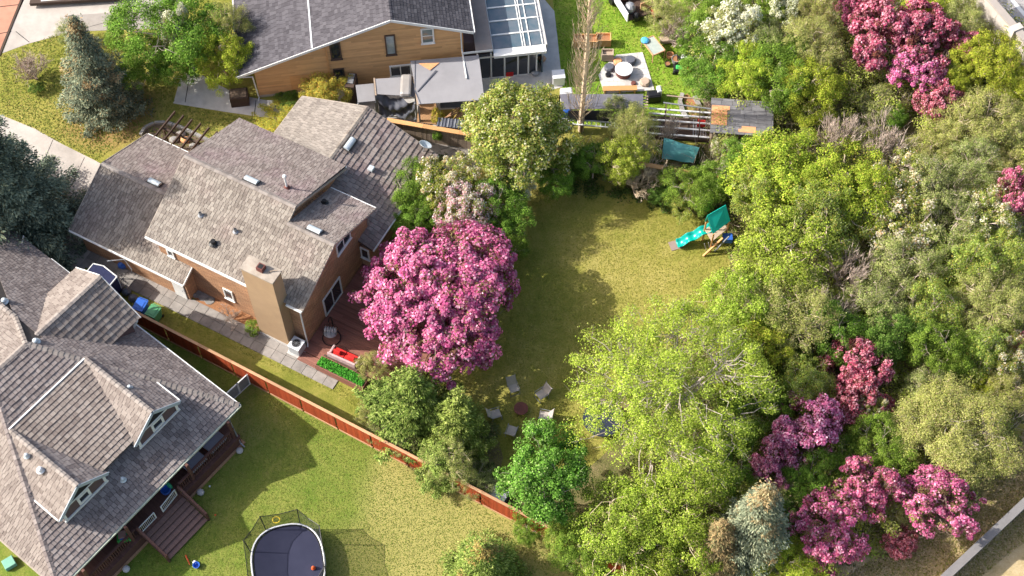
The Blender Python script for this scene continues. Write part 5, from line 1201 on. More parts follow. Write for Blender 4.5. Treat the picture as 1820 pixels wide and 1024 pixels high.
# stone patio by the wing
pt2 = thing("round_patio", "round grey flagstone patio against the wing of brick house", "patio", P(815, 258)); 
for rr_, kk in ((.5, 4), (1.3, 9), (2.1, 14)):
    for i in range(kk):
        a0, a1 = 2 * math.pi * i / kk + .02 / rr_, 2 * math.pi * (i + 1) / kk - .02 / rr_; r0_ = max(rr_ - .78, .02)
        MB().prism([(r0_ * math.cos(a0), r0_ * math.sin(a0)), (rr_ * math.cos(a0), rr_ * math.sin(a0)), (rr_ * math.cos((a0 + a1) / 2), rr_ * math.sin((a0 + a1) / 2)), (rr_ * math.cos(a1), rr_ * math.sin(a1)), (r0_ * math.cos(a1), r0_ * math.sin(a1))], 0, .06 + rng.uniform(0, .01)).build("paver", paverm, pt2)
# brown planter box and walls by the cedar house corner
bx_ = thing("brown_planter", "dark brown planter box at the cedar house corner", "planter", F3.w(-1.3, -.2), F3.a); MB().box(-.6, .6, -.45, .45, 0, .9).build("box", darkwood, bx_, bevel=.02); MB().box(-.52, .52, -.37, .37, .88, .93).build("soil", soilm, bx_)
dw = thing("brown_door_panel", "dark brown gate beside the cedar wall and yellow bush", "gate", F3.w(6.25, -.6), F3.a - R(15)); MB().box(-.3, .3, -.9, .3, 0, 1.9).build("panel", darkwood, dw); MB().box(-.2, .2, -.6, .2, 1.9, 1.96).build("top_panel", greym, dw)
fpz = thing("front_planter_wall", "low dark edged flower bed beside the driveway, top left", "planter", (0, 0, 0)); MB().slab([P(54, 11, .25), P(62, -30, .25), P(230, -40, .25), P(226, 0, .25)], .25).build("edging", darkwood, fpz); MB().slab([P(62, 7, .27), P(68, -25, .27), P(220, -35, .27), P(218, -3, .27)], .04).build("soil", soilm, fpz)
st_ = thing("white_stone_trough", "pale stone trough in the dark flower bed, top left", "trough", P(96, 1, .2), .1); MB().box(-.8, .8, -.3, .3, 0, .35).build("trough", concrete2, st_, bevel=.03)

# sunroom terrace and furniture
sheet("terrace", [P(x, y) for x, y in ((960, -10), (985, 20), (990, 60), (994, 100), (1000, 155), (960, 165), (850, 150), (850, 120), (955, 110))], .02, concrete2)
for i, (px, py, w_, lb) in enumerate(((873, 121, 1.0, "red cabinet with white top beside the sunroom frame"), (905, 130, .5, "small red stool outside the sunroom door"), (928, 124, .8, "red armchair right of the sunroom door"))):
    t = thing(("red_cabinet", "red_stool", "red_armchair")[i], lb, "cabinet" if i == 0 else ("stool" if i == 1 else "armchair"), P(px, py), F3.a)
    MB().box(-w_ / 2, w_ / 2, -.35, .35, .05, .45 if i else .8).build("body", redf, t, bevel=.04)
    if i == 0: MB().box(-w_ / 2 + .1, w_ / 2 - .1, -.3, .3, .8, .84).build("top", whitep, t)
    else: MB().box(-w_ / 2, w_ / 2, .25, .38, .45, .8).build("backrest", redf, t, bevel=.03)
for i, (px, py, m_, s_, lb, nm) in enumerate(((953, 98, skyp, .4, "bright blue cushion pile beside the sunroom", "cushion_pile"), (950, 112, teal, .3, "teal tub beside the blue cushion pile", "tub"), (962, 108, mat("mixed_fabric", (.4, .36, .2), (.5, .2, .15), scale=6), .35, "patterned sack on the sunroom terrace", "sack"), (951, 133, greym, .3, "grey watering can on the terrace edge", "watering_can"))):
    b = MB().ball((0, 0, s_ * .6), (s_, s_ * .8, s_ * .6), 9, 6).build(nm, m_); b.location = P(px, py); tag(b, lb, nm.split('_')[0])
fz = thing("chest_freezer", "white storage chest on the terrace corner", "chest", P(992, 146), .1); MB().box(-.4, .4, -.35, .35, 0, .8).build("body", whitep, fz, bevel=.03); MB().box(-.42, .42, -.37, .37, .8, .86).build("lid", whitep, fz)
# fire-table patio
pa = thing("stone_patio", "square pale stone patio carrying the round white table", "patio", P(1112, 140), R(3))
cs_ = [pa.location * 0 + (P(*p) - pa.location) for p in ((1098, 98), (1145, 95), (1162, 163), (1072, 166), (1064, 132), (1072, 120))]
base_ = MB().prism([(p.x, p.y) for p in cs_], 0, .05).build("slab", concrete2, pa)
pav = cover([Vector((p.x, p.y, .052)) for p in (cs_[3], cs_[2], cs_[1], cs_[0])], .5, .45, .6, .02, gap=.03, rough=.0).build("flagstone", concrete2, pa); pav['kind'] = 'stuff'
rtb = thing("round_table", "round white topped table with brown drum base on the patio", "table", P(1108, 133)); rtb.location.z = .07
MB().lathe([(.42, 0), (.5, .05), (.5, .45), (.44, .5)], (0, 0, 0), 24).build("drum", rust, rtb); MB().lathe([(.58, .5), (.6, .53), (.6, .56), (.57, .58)], (0, 0, 0), 28).build("top", whitep, rtb)
for i, (px, py, s_, m_, lb) in enumerate(((1098, 111, .3, osb, "round tan pouf behind the white table"), (1120, 110, .4, tarpd, "dark grey cushion heap on the patio"), (1083, 122, .35, tarpd, "dark folded chair left of the white table"), (1126, 149, .18, rust, "small dark pot at the patio's lower edge"),
                                        (1146, 148, .35, oldwood, "heap of branches and stones on patio corner"), (1081, 134, .2, black, "black pot left of the round table"))):
    b = MB().lathe([(s_, 0), (s_ * 1.05, s_ * .5), (s_ * .8, s_ * .8), (.02, s_ * .8)], (0, 0, 0), 9).build("patio_item", m_); b.name = ["pouf", "cushion_heap", "folded_chair", "pot", "branch_heap", "pot"][i]; b.location = P(px, py, .07); tag(b, lb, ["pouf", "cushion", "chair", "pot", "heap", "pot"][i])
bb = thing("timber_bench", "long orange timber bench along the lower patio edge", "bench", P(1101, 164), F3.a - R(6)); MB().box(-1.15, 1.15, -.2, .2, .38, .45).build("seat", cedarb, bb)
for a in (-1.0, 0, 1.0): MB().box(a - .05, a + .05, -.18, .18, 0, .38).build("leg", cedarb, bb)
for i, (px, py, w_, d_, lb) in enumerate(((1072, 78, 1.0, .7, "orange raised planter nearest the round table patio"), (1040, 80, 1.6, .7, "long orange raised planter behind the bare poplar"), (1079, 105, .8, .55, "cream wooden crate at the patio's upper corner"))):
    t = thing("raised_planter" if i < 2 else "wooden_crate", lb, "planter" if i < 2 else "crate", P(px, py), F3.a - R(8), group="orange raised planters" if i < 2 else None)
    m_ = cedarb if i < 2 else oldwood
    for a in ((-w_ / 2, w_ / 2, -d_ / 2, -d_ / 2 + .06), (-w_ / 2, w_ / 2, d_ / 2 - .06, d_ / 2), (-w_ / 2, -w_ / 2 + .06, -d_ / 2 + .06, d_ / 2 - .06), (w_ / 2 - .06, w_ / 2, -d_ / 2 + .06, d_ / 2 - .06)): MB().box(*a, .1, .75).build("side_board", m_, t)
    MB().box(-w_ / 2 + .06, w_ / 2 - .06, -d_ / 2 + .06, d_ / 2 - .06, .3, .55).build("soil", mulch if i < 2 else oldwood, t)
# dark flat roof shelter, junk and pipes near the fence
dr_ = thing("grey_awning", "long grey awning roof beside the bare poplar", "awning", P(1088, 182)); 
ap = [P(*p) - dr_.location for p in ((995, 168, 2.1), (1143, 168, 2.1), (1143, 193, 1.9), (1000, 195, 1.9))]
MB().slab(ap, .06).build("roof_sheet", mat("violet_grey_tarp", (.17, .165, .19), (.11, .11, .135), rough=.5, scale=1.5, bump=.6, bscale=4), dr_); MB().slab([P(*p) - dr_.location for p in ((1010, 196, 1.85), (1092, 197, 1.85), (1080, 216, .9), (1008, 215, .9))], .04).build("front_tarp", mat("black_tarp", (.022, .023, .03), (.04, .04, .05), rough=.4, bump=.4, bscale=4), dr_)
for p in ap: MB().beam((p.x, p.y, -.0), (p.x, p.y, p.z - .1), .09, .09).build("post", darkwood, dr_)
mb = MB()
for k in range(5): a = P(1145, 172 + k * 5, 1.9) - dr_.location; mb.cbox(a, (.5, .1, .05), .05)
mb.build("slats", oldwood, dr_)
for i, (px, py, w_, d_, h_, m_, lb, nm, ct_) in enumerate(((1006, 176, .8, .5, .9, whitep, "white appliance at the end of the grey awning", "appliance", "appliance"), (1008, 189, .7, .5, .6, oldwood, "stack of pale boards at the awning's near corner", "board_stack", "boards"), (1006, 204, .6, .5, .6, bluep, "dark blue crate under the awning corner", "blue_crate", "crate"),
                                        (1161, 178, .9, .6, .7, black, "black barbecue beside the awning's far end", "barbecue", "barbecue"), (1170, 172, .3, .5, .9, whitep, "white cylinder beside the barbecue", "gas_bottle", "gas bottle"))):
    t = thing(nm, lb, ct_, P(px, py), F3.a); MB().box(-w_ / 2, w_ / 2, -d_ / 2, d_ / 2, 0, h_).build("body", m_, t, bevel=.06); MB().box(-w_ / 2 + .08, w_ / 2 - .08, -d_ / 2 + .08, d_ / 2 - .08, h_, h_ + .05).build("lid", m_ if m_ is not oldwood else paleedge, t, bevel=.02)
ld = thing("white_ladder", "white aluminium ladder lying along the cedar fence", "ladder", P(1035, 218, 1.0), R(-6))
for s_ in (-.2, .2): MB().beam((-2.3, s_, 0), (2.3, s_, 0), .07, .08).build("ladder_rail", whitep, ld)
for i in range(15): MB().beam((-2.1 + i * .3, -.2, 0), (-2.1 + i * .3, .2, 0), .05, .03).build("rung", whitep, ld)
for s_ in (-2, 0, 2): MB().box(s_ - .05, s_ + .05, -.25, .25, -1.0, -.04).build("trestle", darkwood, ld)
prk = thing("pipe_rack", "steel rack holding rows of long white pipes by the shed", "rack", P(1212, 238), R(-5))
L0 = prk.location
for i, (z_, y_) in enumerate(((.5, -.5), (.8, -.15), (1.05, .2), (1.25, .55), (1.3, .9))):
    MB().tube([(-2.3, y_, z_), (1.9, y_ - .02, z_)], .06, .06, 7).build("white_pipe", whitep, prk)
for x_ in (-1.2, 1.0):
    for y_ in (-.7, 1.2): MB().beam((x_, y_, 0), (x_, y_, 1.5), .06, .06).build("rack_post", darkwood, prk)
    MB().beam((x_, -.7, 1.5), (x_, 1.2, 1.5), .06, .06).build("rack_arm", darkwood, prk)
MB().beam((-1.4, 1.25, 1.55), (2.4, 1.0, 1.5), .08, .06).build("grey_rail", greym, prk); MB().beam((-1.2, 1.9, 1.5), (2.6, 1.7, 1.5), .08, .06).build("grey_rail", oldwood, prk)
MB().cbox((1.2, .5, .6), (.5, .3, .4), 0).build("red_box", redf, prk)
MB().box(-2.2, 1.9, -.6, 1.1, 0, .3).build("base_shelf", darkwood, prk)
tt_ = thing("teal_tarp_shelter", "teal tarp stretched over a low frame beside the pipe rack", "tarp", P(1205, 268))
tp = [P(1180, 245, 1.5) , P(1243, 263, 1.3), P(1232, 290, .5), P(1176, 282, .6)]; tp = [p - tt_.location for p in tp]; vs = []; K1 = 12
for i in range(K1 + 1):
    for j in range(K1 + 1):
        s_, t = i / K1, j / K1; q = tp[0].lerp(tp[1], s_).lerp(tp[3].lerp(tp[2], s_), t); q.z += .16 * math.sin(3.1 * t) * (1 - abs(s_ - .35)) + .05 * math.sin(9 * s_ + 5 * t); vs.append(q)
MB().add(vs, [(i * (K1 + 1) + j, i * (K1 + 1) + j + 1, (i + 1) * (K1 + 1) + j + 1, (i + 1) * (K1 + 1) + j) for i in range(K1) for j in range(K1)], .5).build("tarp", tealt, tt_, smooth=True)
for q in tp: MB().tube([(q.x, q.y, 0), (q.x, q.y, q.z)], .03, .03, 5).build("pole", darkwood, tt_)
# garden shed with patched roof
FS = Frame(P(1262, 262, 0), -5); shd = thing("garden_shed", "garden shed with grey shingle roof patched by orange boards", "shed", FS.o, FS.a)
sp_ = [FS.lp(1262, 178, 2.2), FS.lp(1374, 189, 2.2), FS.lp(1368, 236, 2.2), FS.lp(1262, 246, 2.2)]
x0, x1 = sp_[3].x, sp_[1].x; y0, y1 = sp_[2].y - .25, sp_[0].y
gsh = shingle_mat("old_grey_shingle", [(.3, (.07, .07, .075)), (.6, (.145, .14, .145)), (.9, (.21, .205, .21))], fine=5, patch=.5)
rs = roof_face(shd, [(x0, y0, 2.1), (x1, y0, 2.1), (x1, y1, 2.45), (x0, y1, 2.45)], gsh, course=.3, w=(.7, 1.1), th=.02)
sl_ = .35 / (y1 - y0)
for a, b, c, d in ((x0 + .05, x0 + 1.05, y0 + .6, y0 + 2.0), (x0 + 1.05, x0 + 1.2, y0 + 1.7, y0 + 2.0), (x1 - 2.0, x1 - 1.1, y0 + .18, y0 + .62), (x1 - 2.2, x1 - 2.0, y0 + .18, y0 + .4)):
    MB().add([(a, c, 2.13 + sl_ * (c - y0)), (b, c, 2.13 + sl_ * (c - y0)), (b, d, 2.13 + sl_ * (d - y0)), (a, d, 2.13 + sl_ * (d - y0))] + [(a, c, 2.10), (b, c, 2.10), (b, d, 2.10), (a, d, 2.10)], [(0, 1, 2, 3), (0, 4, 5, 1), (1, 5, 6, 2), (2, 6, 7, 3), (3, 7, 4, 0)]).build("board_patch", osb, rs)
MB().box(x0 + .15, x1 - .15, y0 + .15, y1 - .15, 0, 2.0).build("wall", oldwood, shd); MB().box(x0 + 1.5, x0 + 2.4, y0 + .1, y0 + .15, .05, 1.85).build("door", darkwood, shd)
mb = MB()
for k in range(6): mb.beam((x0 - .9 + k * .16, y1 - 1.5, .3), (x0 - .9 + k * .16, y1 - .2, .3), .08, .05)
o = mb.build("pallet_boards", greym, None); o.location = FS.o; o.rotation_euler = (0, 0, FS.a); tag(o, "grey slatted pallet leaning beside the shed", "pallet")
# curved bed
zone("flower_bed", [(1214, 172), (1222, 166), (1236, 182), (1246, 215), (1232, 218), (1222, 200)], .03, mulch, .03)
cb = thing("curved_stone_border", "curved pale stone border of the mulch bed near the shed", "edging", (0, 0, 0))
for pl2 in (((1213, 167), (1208, 180), (1214, 200), (1224, 216)), ((1234, 172), (1243, 188), (1247, 205), (1247, 222))):
    q = [P(x, y, .12) for x, y in pl2]
    for a, b in zip(q, q[1:]):
        k = max(1, int((b - a).length / .35))
        for j in range(k): MB().beam(a.lerp(b, j / k), a.lerp(b, (j + .94) / k), .26, .24).build("stone", stone, cb)
# cold frame, pots and mower
cf = thing("cold_frame", "glass topped cold frame on legs with blue cloth on one corner", "cold frame", P(1164, 92), R(33))
fpts = [P(*p) - cf.location for p in ((1141, 72, .75), (1161, 64, .75), (1182, 90, .75), (1161, 99, .75))]
Mi = Matrix.Rotation(-R(33), 3, 'Z'); fpts = [Mi @ p for p in fpts]
for a, b in zip(fpts, fpts[1:] + fpts[:1]): MB().beam(a, b, .06, .1).build("frame_rail", paleedge, cf)
MB().slab(fpts, .02).build("glass_top", mat("frosted_glass", (.42, .46, .42), (.3, .36, .34), rough=.2, spec=.8, scale=3), cf)
for p in fpts: MB().beam((p.x, p.y, 0), (p.x, p.y, .75), .05, .05).build("leg", paleedge, cf)
MB().ball(fpts[0] * .8 + Vector((0, 0, .25)), (.3, .3, .12), 8, 5).build("blue_cloth", skyp, cf)
for i, (px, py, s_, m_, lb) in enumerate(((1201, 111, .33, stone, "large round stone-coloured pot with soil"), (1190, 102, .26, osb, "terracotta pot beside the large stone pot"), (1186, 117, .2, darkwood, "small dark pot below the terracotta pot"))):
    t = thing("plant_pot", lb, "pot", P(px, py), 0, "pots on the upper lawn"); MB().lathe([(s_ * .75, 0), (s_, s_ * 1.3), (s_ * .86, s_ * 1.3), (s_ * .8, s_ * 1.1)], (0, 0, 0), 16).build("pot", m_, t); MB().lathe([(s_ * .8, s_ * 1.1), (s_ * .8, s_ * 1.14)], (0, 0, 0), 14).build("soil", mulch, t)
wb = thing("white_sink", "white laundry sink on a black stand near the pots", "sink", P(1218, 108), .0); MB().box(-.35, .35, -.25, .25, .5, .6).build("basin", whitep, wb, bevel=.02); MB().box(-.6, .7, -.3, .3, 0, .5).build("stand", black, wb)
mw = thing("green_mower", "green and black lawn mower with orange canister beside the pots", "mower", P(1208, 127), -.1)
MB().box(-.45, .45, -.3, .3, .1, .35).build("deck", black, mw, bevel=.08); MB().box(-.3, .2, -.18, .18, .35, .5).build("engine_cover", greenp2, mw, bevel=.08); MB().ball((.6, .05, .25), (.22, .2, .25), 8, 6).build("canister", orangep, mw)
for a in ((-.35, -.32), (.35, -.32), (-.35, .32), (.35, .32)): MB().tube([(a[0], a[1] - .04, .14), (a[0], a[1] + .04, .14)], .14, .14, 10).build("wheel", black, mw)
# open trailer / raised shed at the top
tl = thing("open_trailer", "open topped white sided trailer full of junk at the frame top", "trailer", P(1128, 20, 0), R(-66)); 
TL = Frame(tl.location, -66)
a_, b_ = TL.lp(1117, 41, 1.1), TL.lp(1150, 40, 1.1)
MB().box(-4.0, 1.0, -1.05, 1.05, .45, .55).build("bed", darkwood, tl)
MB().box(-4.0, 1.0, -1.12, -1.04, .45, 1.25).build("side_panel", whitep, tl); MB().box(-4.0, .6, 1.04, 1.12, .45, 1.25).build("side_panel", paleedge, tl)
MB().box(.5, .58, .1, 1.0, .55, 1.3).build("tail_panel", paleedge, tl); MB().box(-3.5, -.6, -.2, .95, .55, 1.2).build("load", concrete2, tl); MB().ball((.2, -.5, .8), (.45, .4, .4), 9, 6).build("grey_drum", greym, tl); MB().ball((.9, -.35, .5), (.3, .3, .4), 8, 6).build("black_bag", black, tl)
MB().ball((-.9, -.5, .85), (.4, .35, .35), 8, 6).build("brown_sack", rust, tl)
for a in (-2.2, -1.3):
    for s_ in (-1.2, 1.2): MB().tube([(a, s_ - .1, .35), (a, s_ + .1, .35)], .35, .35, 14).build("wheel", black, tl)
wbr = thing("weathered_wheelbarrow", "weathered upturned barrow of grey boards by the bare bush", "barrow", P(1193, 75), R(5)); MB().cbox((0, 0, .3), (1.6, .5, .3), 0, .4).build("tray", oldwood, wbr, bevel=.05); MB().beam((-.9, .2, .35), (.9, .3, .4), .06, .06).build("handle", oldwood, wbr); MB().cbox((0, .5, .2), (1.4, .3, .25), .1, .9).build("board", darkwood, wbr)
rd_ = thing("red_machine", "dark red garden machine between the trailer and bare bush", "machine", P(1163, 28), R(20)); MB().box(-.3, .3, -.5, .5, .2, .8).build("body", mat("dark_red", (.30, .04, .03), (.2, .03, .03), rough=.5), rd_, bevel=.08); MB().box(-.2, .2, -.2, .2, .8, 1.0).build("engine", black, rd_, bevel=.04)
for a in ((-.35, -.3), (.35, -.3)): MB().tube([(a[0] - .04, a[1], .2), (a[0] + .04, a[1], .2)], .2, .2, 12).build("wheel", black, rd_)
# ================================================================== vegetation
LIME = ([(.33, .43, .045), (.42, .50, .085), (.24, .33, .035), (.15, .21, .03), (.46, .45, .15)], [3, 2, 2, 1, .7])
YLIME = ([(.44, .50, .055), (.35, .43, .045), (.26, .35, .035), (.50, .40, .10)], [3, 3, 2, .7])
GREEN = ([(.16, .28, .035), (.22, .35, .045), (.09, .17, .022), (.30, .40, .09)], [3, 3, 2, 1])
DARK = ([(.11, .19, .03), (.16, .26, .04), (.06, .11, .02), (.24, .31, .08)], [3, 2, 2, 1])
MAPLE = ([(.15, .30, .04), (.22, .39, .06), (.09, .18, .025), (.36, .48, .16)], [3, 3, 2, 1])
MIX = ([(.35, .42, .07), (.23, .32, .05), (.48, .38, .09), (.42, .47, .17), (.15, .21, .04)], [3, 3, 1, 1.5, 1.5])
OLIVE = ([(.38, .41, .11), (.29, .34, .08), (.46, .47, .18), (.42, .34, .17)], [3, 2, 2, 1])
GREYG = ([(.33, .38, .12), (.25, .31, .08), (.42, .44, .19), (.16, .21, .05), (.46, .40, .22)], [3, 2.4, 2, 1.6, 1])
PALEY = ([(.42, .40, .13), (.35, .38, .10), (.46, .38, .20), (.24, .28, .07)], [3, 3, 1, 1])
PINK = ([(.62, .15, .32), (.70, .28, .43), (.46, .08, .21), (.80, .48, .59), (.54, .17, .26)], [4, 2.6, 2.2, 1, 1.5])
DPINK = ([(.54, .13, .20), (.64, .27, .33), (.40, .06, .12), (.74, .40, .46)], [3, 3, 2, 1.2])
MAUVE = ([(.66, .21, .37), (.74, .36, .50), (.50, .11, .24), (.82, .54, .63)], [4, 3, 2, 1.2])
REDLEAF = ([(.17, .045, .05), (.24, .09, .06), (.10, .03, .03), (.20, .14, .06)], [2, 2, 2, 1])
BRONZE = ([(.22, .13, .07), (.18, .16, .05), (.14, .05, .04), (.26, .22, .09)], [2, 2, 1, 1])
WHITEB = ([(.78, .78, .60), (.66, .68, .50), (.55, .52, .30), (.84, .82, .72)], [3, 2, 1, 1])
CREAM = ([(.68, .64, .48), (.56, .50, .32), (.50, .34, .16), (.74, .72, .60)], [3, 2, 1.3, 1])
BLUSH = ([(.70, .52, .52), (.72, .68, .66), (.60, .30, .34), (.56, .52, .44)], [2, 2, 2, 1])
SPRUCE = ([(.20, .235, .155), (.14, .175, .12), (.28, .30, .19), (.07, .09, .06), (.34, .28, .15)], [3, 3, 2, 2, .8])
BLUESP = ([(.19, .24, .17), (.26, .31, .21), (.10, .13, .09), (.35, .38, .24)], [3, 2, 2, .8])
PINE = ([(.15, .23, .04), (.22, .30, .065), (.09, .145, .028), (.31, .37, .11)], [3, 3, 2, 1.3])
CONE = [(.50, .27, .10), (.42, .20, .08), (.46, .32, .14)]

PROTO = {}
def proto(key, seed, pal, R3=3.0, z0=.5, h=5.0, bark=barkb, limb=.5, twig=0, br=.13, trunk=True, **kw):
    me, c = make_crown(key + "_crown", seed, R3, z0, h, pal[0], pal[1], **kw)
    tr = make_limbs(key + "_trunk", seed, c, z0 + .7, R3, br, bark, limb, twig) if trunk else None
    PROTO[key] = (me, tr, R3, h); return PROTO[key]

T = []
def ppm(p): 
    d = p - Vector((0, 0, CAMH)); return FPX / (d.y * math.cos(PITCH) - d.z * math.sin(PITCH))
def tree(key, px, py, rx, h, label, name="tree", cat="tree", group=None, zc=.58, ry=None, rz=None, mesh=None):
    me, tr, R0, h0 = PROTO[key] if mesh is None else mesh
    p = P(px, py, h * zc); s = (1.0 if mesh else 1.1) * rx / ppm(p) / R0; base = Vector((p.x, p.y, 0))
    t = thing(name, label, cat, base, rng.uniform(0, 6.28) if rz is None else rz, group)
    sy = s if ry is None else s * ry
    t.scale = (s, sy, h / h0)
    link("crown", me, t); T.append(t)
    if tr is not None: link("trunk", tr, t)
    return t

K = dict(n_cl=190, cl_r=.46, per=95, size=.145, clump_tone=.18)
for i in (0, 1): proto("lime%d" % i, 11 + i, LIME, limb=.5, twig=5, bark=twigt, **K)
for i in (0, 1): proto("ylime%d" % i, 21 + i, YLIME, limb=.35, twig=3, bark=twigt, **K)
for i in (0, 1): proto("green%d" % i, 31 + i, GREEN, limb=.3, twig=2, bark=twigm, **K)
for i in (0, 1): proto("mix%d" % i, 41 + i, MIX, limb=.45, twig=5, bark=twigm, n_cl=150, cl_r=.48, per=90, size=.15)
proto("dark0", 51, DARK, limb=.15, **K)
for i in (0, 1): proto("olive%d" % i, 61 + i, OLIVE, limb=.6, twig=5, bark=twigt, n_cl=190, cl_r=.42, per=85, size=.115, spiky=.5, clump_tone=.1)
for i in (0, 1, 2): proto("greyg%d" % i, 71 + i, GREYG, limb=.6, twig=6, bark=twigm, n_cl=170, cl_r=.45, per=70, size=.13, spiky=.35)
proto("paley0", 81, PALEY, limb=.5, twig=5, bark=twigt, n_cl=170, cl_r=.45, per=80, size=.13, spiky=.3)
FK = dict(n_cl=150, cl_r=.40, per=100, size=.15, fl_size=.165, lob=.42, inner=.22, clump_tone=.2)
for i in (0, 1, 2): proto("pink%d" % i, 91 + i, BRONZE, limb=.5, twig=3, bark=barkb, flower=PINK, fl_frac=.60, patchy=.33, lobes=6 + i, **FK)
for i in (0, 1): proto("dpink%d" % i, 95 + i, REDLEAF, limb=.6, twig=3, bark=barkb, flower=DPINK, fl_frac=.46, patchy=.32, lobes=7, **FK)
proto("mauve0", 98, REDLEAF, limb=.6, twig=2, bark=barkb, flower=MAUVE, fl_frac=.58, patchy=.33, lobes=6, **FK)
proto("white0", 101, OLIVE, limb=.3, flower=WHITEB, fl_frac=.36, patchy=.25, n_cl=150, cl_r=.45, per=95, size=.14, fl_size=.17)
proto("cream0", 103, MIX, limb=.4, twig=3, bark=twigm, flower=CREAM, fl_frac=.2, patchy=.25, n_cl=150, cl_r=.45, per=90, size=.14, fl_size=.15)
proto("blush0", 105, MIX, limb=.3, flower=BLUSH, fl_frac=.4, patchy=.25, n_cl=150, cl_r=.45, per=95, size=.14, fl_size=.16)
proto("gold0", 107, ([(.50, .42, .06), (.42, .42, .08), (.30, .32, .05), (.56, .30, .06)], [3, 3, 2, 1]), limb=.2, n_cl=110, cl_r=.5, per=90, size=.17)
for i, (st, sp_w) in enumerate(((9, 1.6), (8, 2.2), (7, 1.1))):
    PROTO["bare%d" % i] = (make_bare("bare_twigs", 200 + i, 3.0, sp_w, twigm, stems=st, depth=4, base_r=.05, fan=1.0), None, 2.2, 3.4)
PROTO["dead0"] = (make_bare("dead_branches", 210, 2.2, 2.6, twigt, stems=10, depth=4, base_r=.07, fan=1.15), None, 2.6, 2.8)
def conif(key, seed, h, Rr, pal, **kw):
    me = make_conifer(key + "_crown", seed, h, Rr, pal[0], pal[1], **kw)
    tk = MB().tube([(0, 0, 0), (0, 0, h * .95)], .2, .03, 7).mesh(key + "_trunk", barkb); PROTO[key] = (me, tk, Rr, h)

# ---- front garden, upper left
conif("spruce_a", 301, 9.0, 2.75, SPRUCE, tip=CONE, levels=24, nbk=.75, dens=1.6, droop=.3, blob=.24, nsize=.17, power=.8)
t = thing("spruce_tree", "blue-green spruce with orange brown cones in the front lawn", "tree", P(190, 192), 1.0); link("crown", PROTO["spruce_a"][0], t); link("trunk", PROTO["spruce_a"][1], t)
conif("spruce_b", 302, 15.0, 5.6, BLUESP, levels=24, dens=2.6, droop=.28, blob=.36, nsize=.23, power=.82, nbk=.72, lv=(.65, 1.15))
t = thing("spruce_tree", "tall dark blue-green spruce cut by the left frame edge", "tree", P(20, 414), 2.0); link("crown", PROTO["spruce_b"][0], t); link("trunk", PROTO["spruce_b"][1], t)
tree("bare0", 52, 112, 44, 3.0, "grey leafless bush on the front lawn, upper left", "bare_bush", "bush")
tree("dark0", 66, 157, 13, .7, "small dark green shrub at the foot of the leafless bush", "small_shrub", "shrub")
tree("green0", 300, 55, 82, 6.0, "leafy bright green tree with cream blossom beside the grey driveway", "leafy_tree")
tree("green1", 262, 112, 48, 3.4, "low green shrub in front of the leafy driveway tree", "shrub", "shrub")
tree("green0", 322, 112, 40, 3.2, "bright green shrub nearest the front walk", "shrub", "shrub")
tree("ylime0", 396, 105, 46, 4.6, "yellow-green tree against the cedar house gutter", "leafy_tree")
tree("olive0", 405, 52, 38, 5.0, "wispy olive tree at the cedar house eave", "tree")
tree("white0", 318, 62, 30, 5.9, "cream blossoming spray in the top of the driveway tree", "blossom_shrub", "shrub")
tree("gold0", 582, 158, 44, 2.6, "golden yellow bush against the cedar house wall", "golden_bush", "bush")
tree("gold0", 490, 212, 40, .6, "low yellow-green ground shrub beside the brick house wing", "low_shrub", "shrub")
tree("dark0", 508, 176, 22, .5, "low dark green plants along the cedar wall foot", "low_shrub", "shrub")
tree("green1", 205, 68, 20, 1.2, "dark small shrub behind the cone-laden spruce", "shrub", "shrub")
tree("greyg0", 130, 60, 24, 2.0, "grey-green scrub at the driveway edge behind the spruce", "scrub", "shrub")
tree("gold0", 779, 212, 12, 2.4, "thin bronze-green sapling by the cedar fence", "sapling", "tree")
tree("green1", 778, 240, 10, 1.6, "slim dark green shrub under the sapling", "shrub", "shrub")
tree("dark0", 700, 262, 16, .8, "small green shrub between wing roof and trellis", "shrub", "shrub")

# ---- blossom trees behind the brick house
me, c = make_crown("pear_crown", 401, 3.55, 1.0, 8.0, *([(.28, .36, .06), (.18, .26, .04), (.38, .36, .08), (.11, .16, .03)], [3, 3, 1.3, 1.6]), n_cl=420, cl_r=.50, per=125, size=.15, lobes=22, flower=([(.48, .50, .20), (.68, .66, .46), (.44, .36, .11), (.36, .43, .08)], [3, 1.1, 2, 3]), fl_frac=.25, patchy=.15, fl_size=.15, zmin=-.6)
tree("x", 922, 243, 92, 7.2, "large round pear tree speckled with cream blossom and ochre buds", "pear_tree", mesh=(me, make_limbs("pear_trunk", 401, c, 1.7, 3.3, .2, barkb, .3), 3.55, 8.0), rz=0, zc=.58)
me, c = make_crown("crabapple_crown", 402, 4.5, .8, 6.4, *BRONZE, n_cl=720, cl_r=.42, per=95, size=.17, lobes=21, inner=.25, flower=PINK, fl_frac=.74, patchy=.22, fl_size=.16, zmin=-.35, clump_tone=.10)
tree("x", 783, 536, 133, 6.1, "big round crabapple covered in pink blossom beside the deck", "crabapple_tree", mesh=(me, make_limbs("crabapple_trunk", 402, c, 1.6, 4.6, .22, barkb, .4, 1), 4.5, 6.4), rz=0, zc=.57, ry=1.06)
tree("green0", 740, 338, 42, 4.4, "fresh green tree tight against the wing roof corner", "leafy_tree")
tree("cream0", 792, 330, 52, 5.2, "white blossoming tree between wing roof and pear tree", "blossom_tree")
tree("blush0", 832, 372, 48, 5.0, "pale pink and green blossom tree above the big crabapple", "blossom_tree")
tree("green1", 885, 372, 52, 4.2, "green shrub at the lawn edge right of the pale pink tree", "shrub", "shrub")
tree("green0", 892, 432, 36, 3.0, "green shrub between big crabapple and the lawn", "shrub", "shrub")
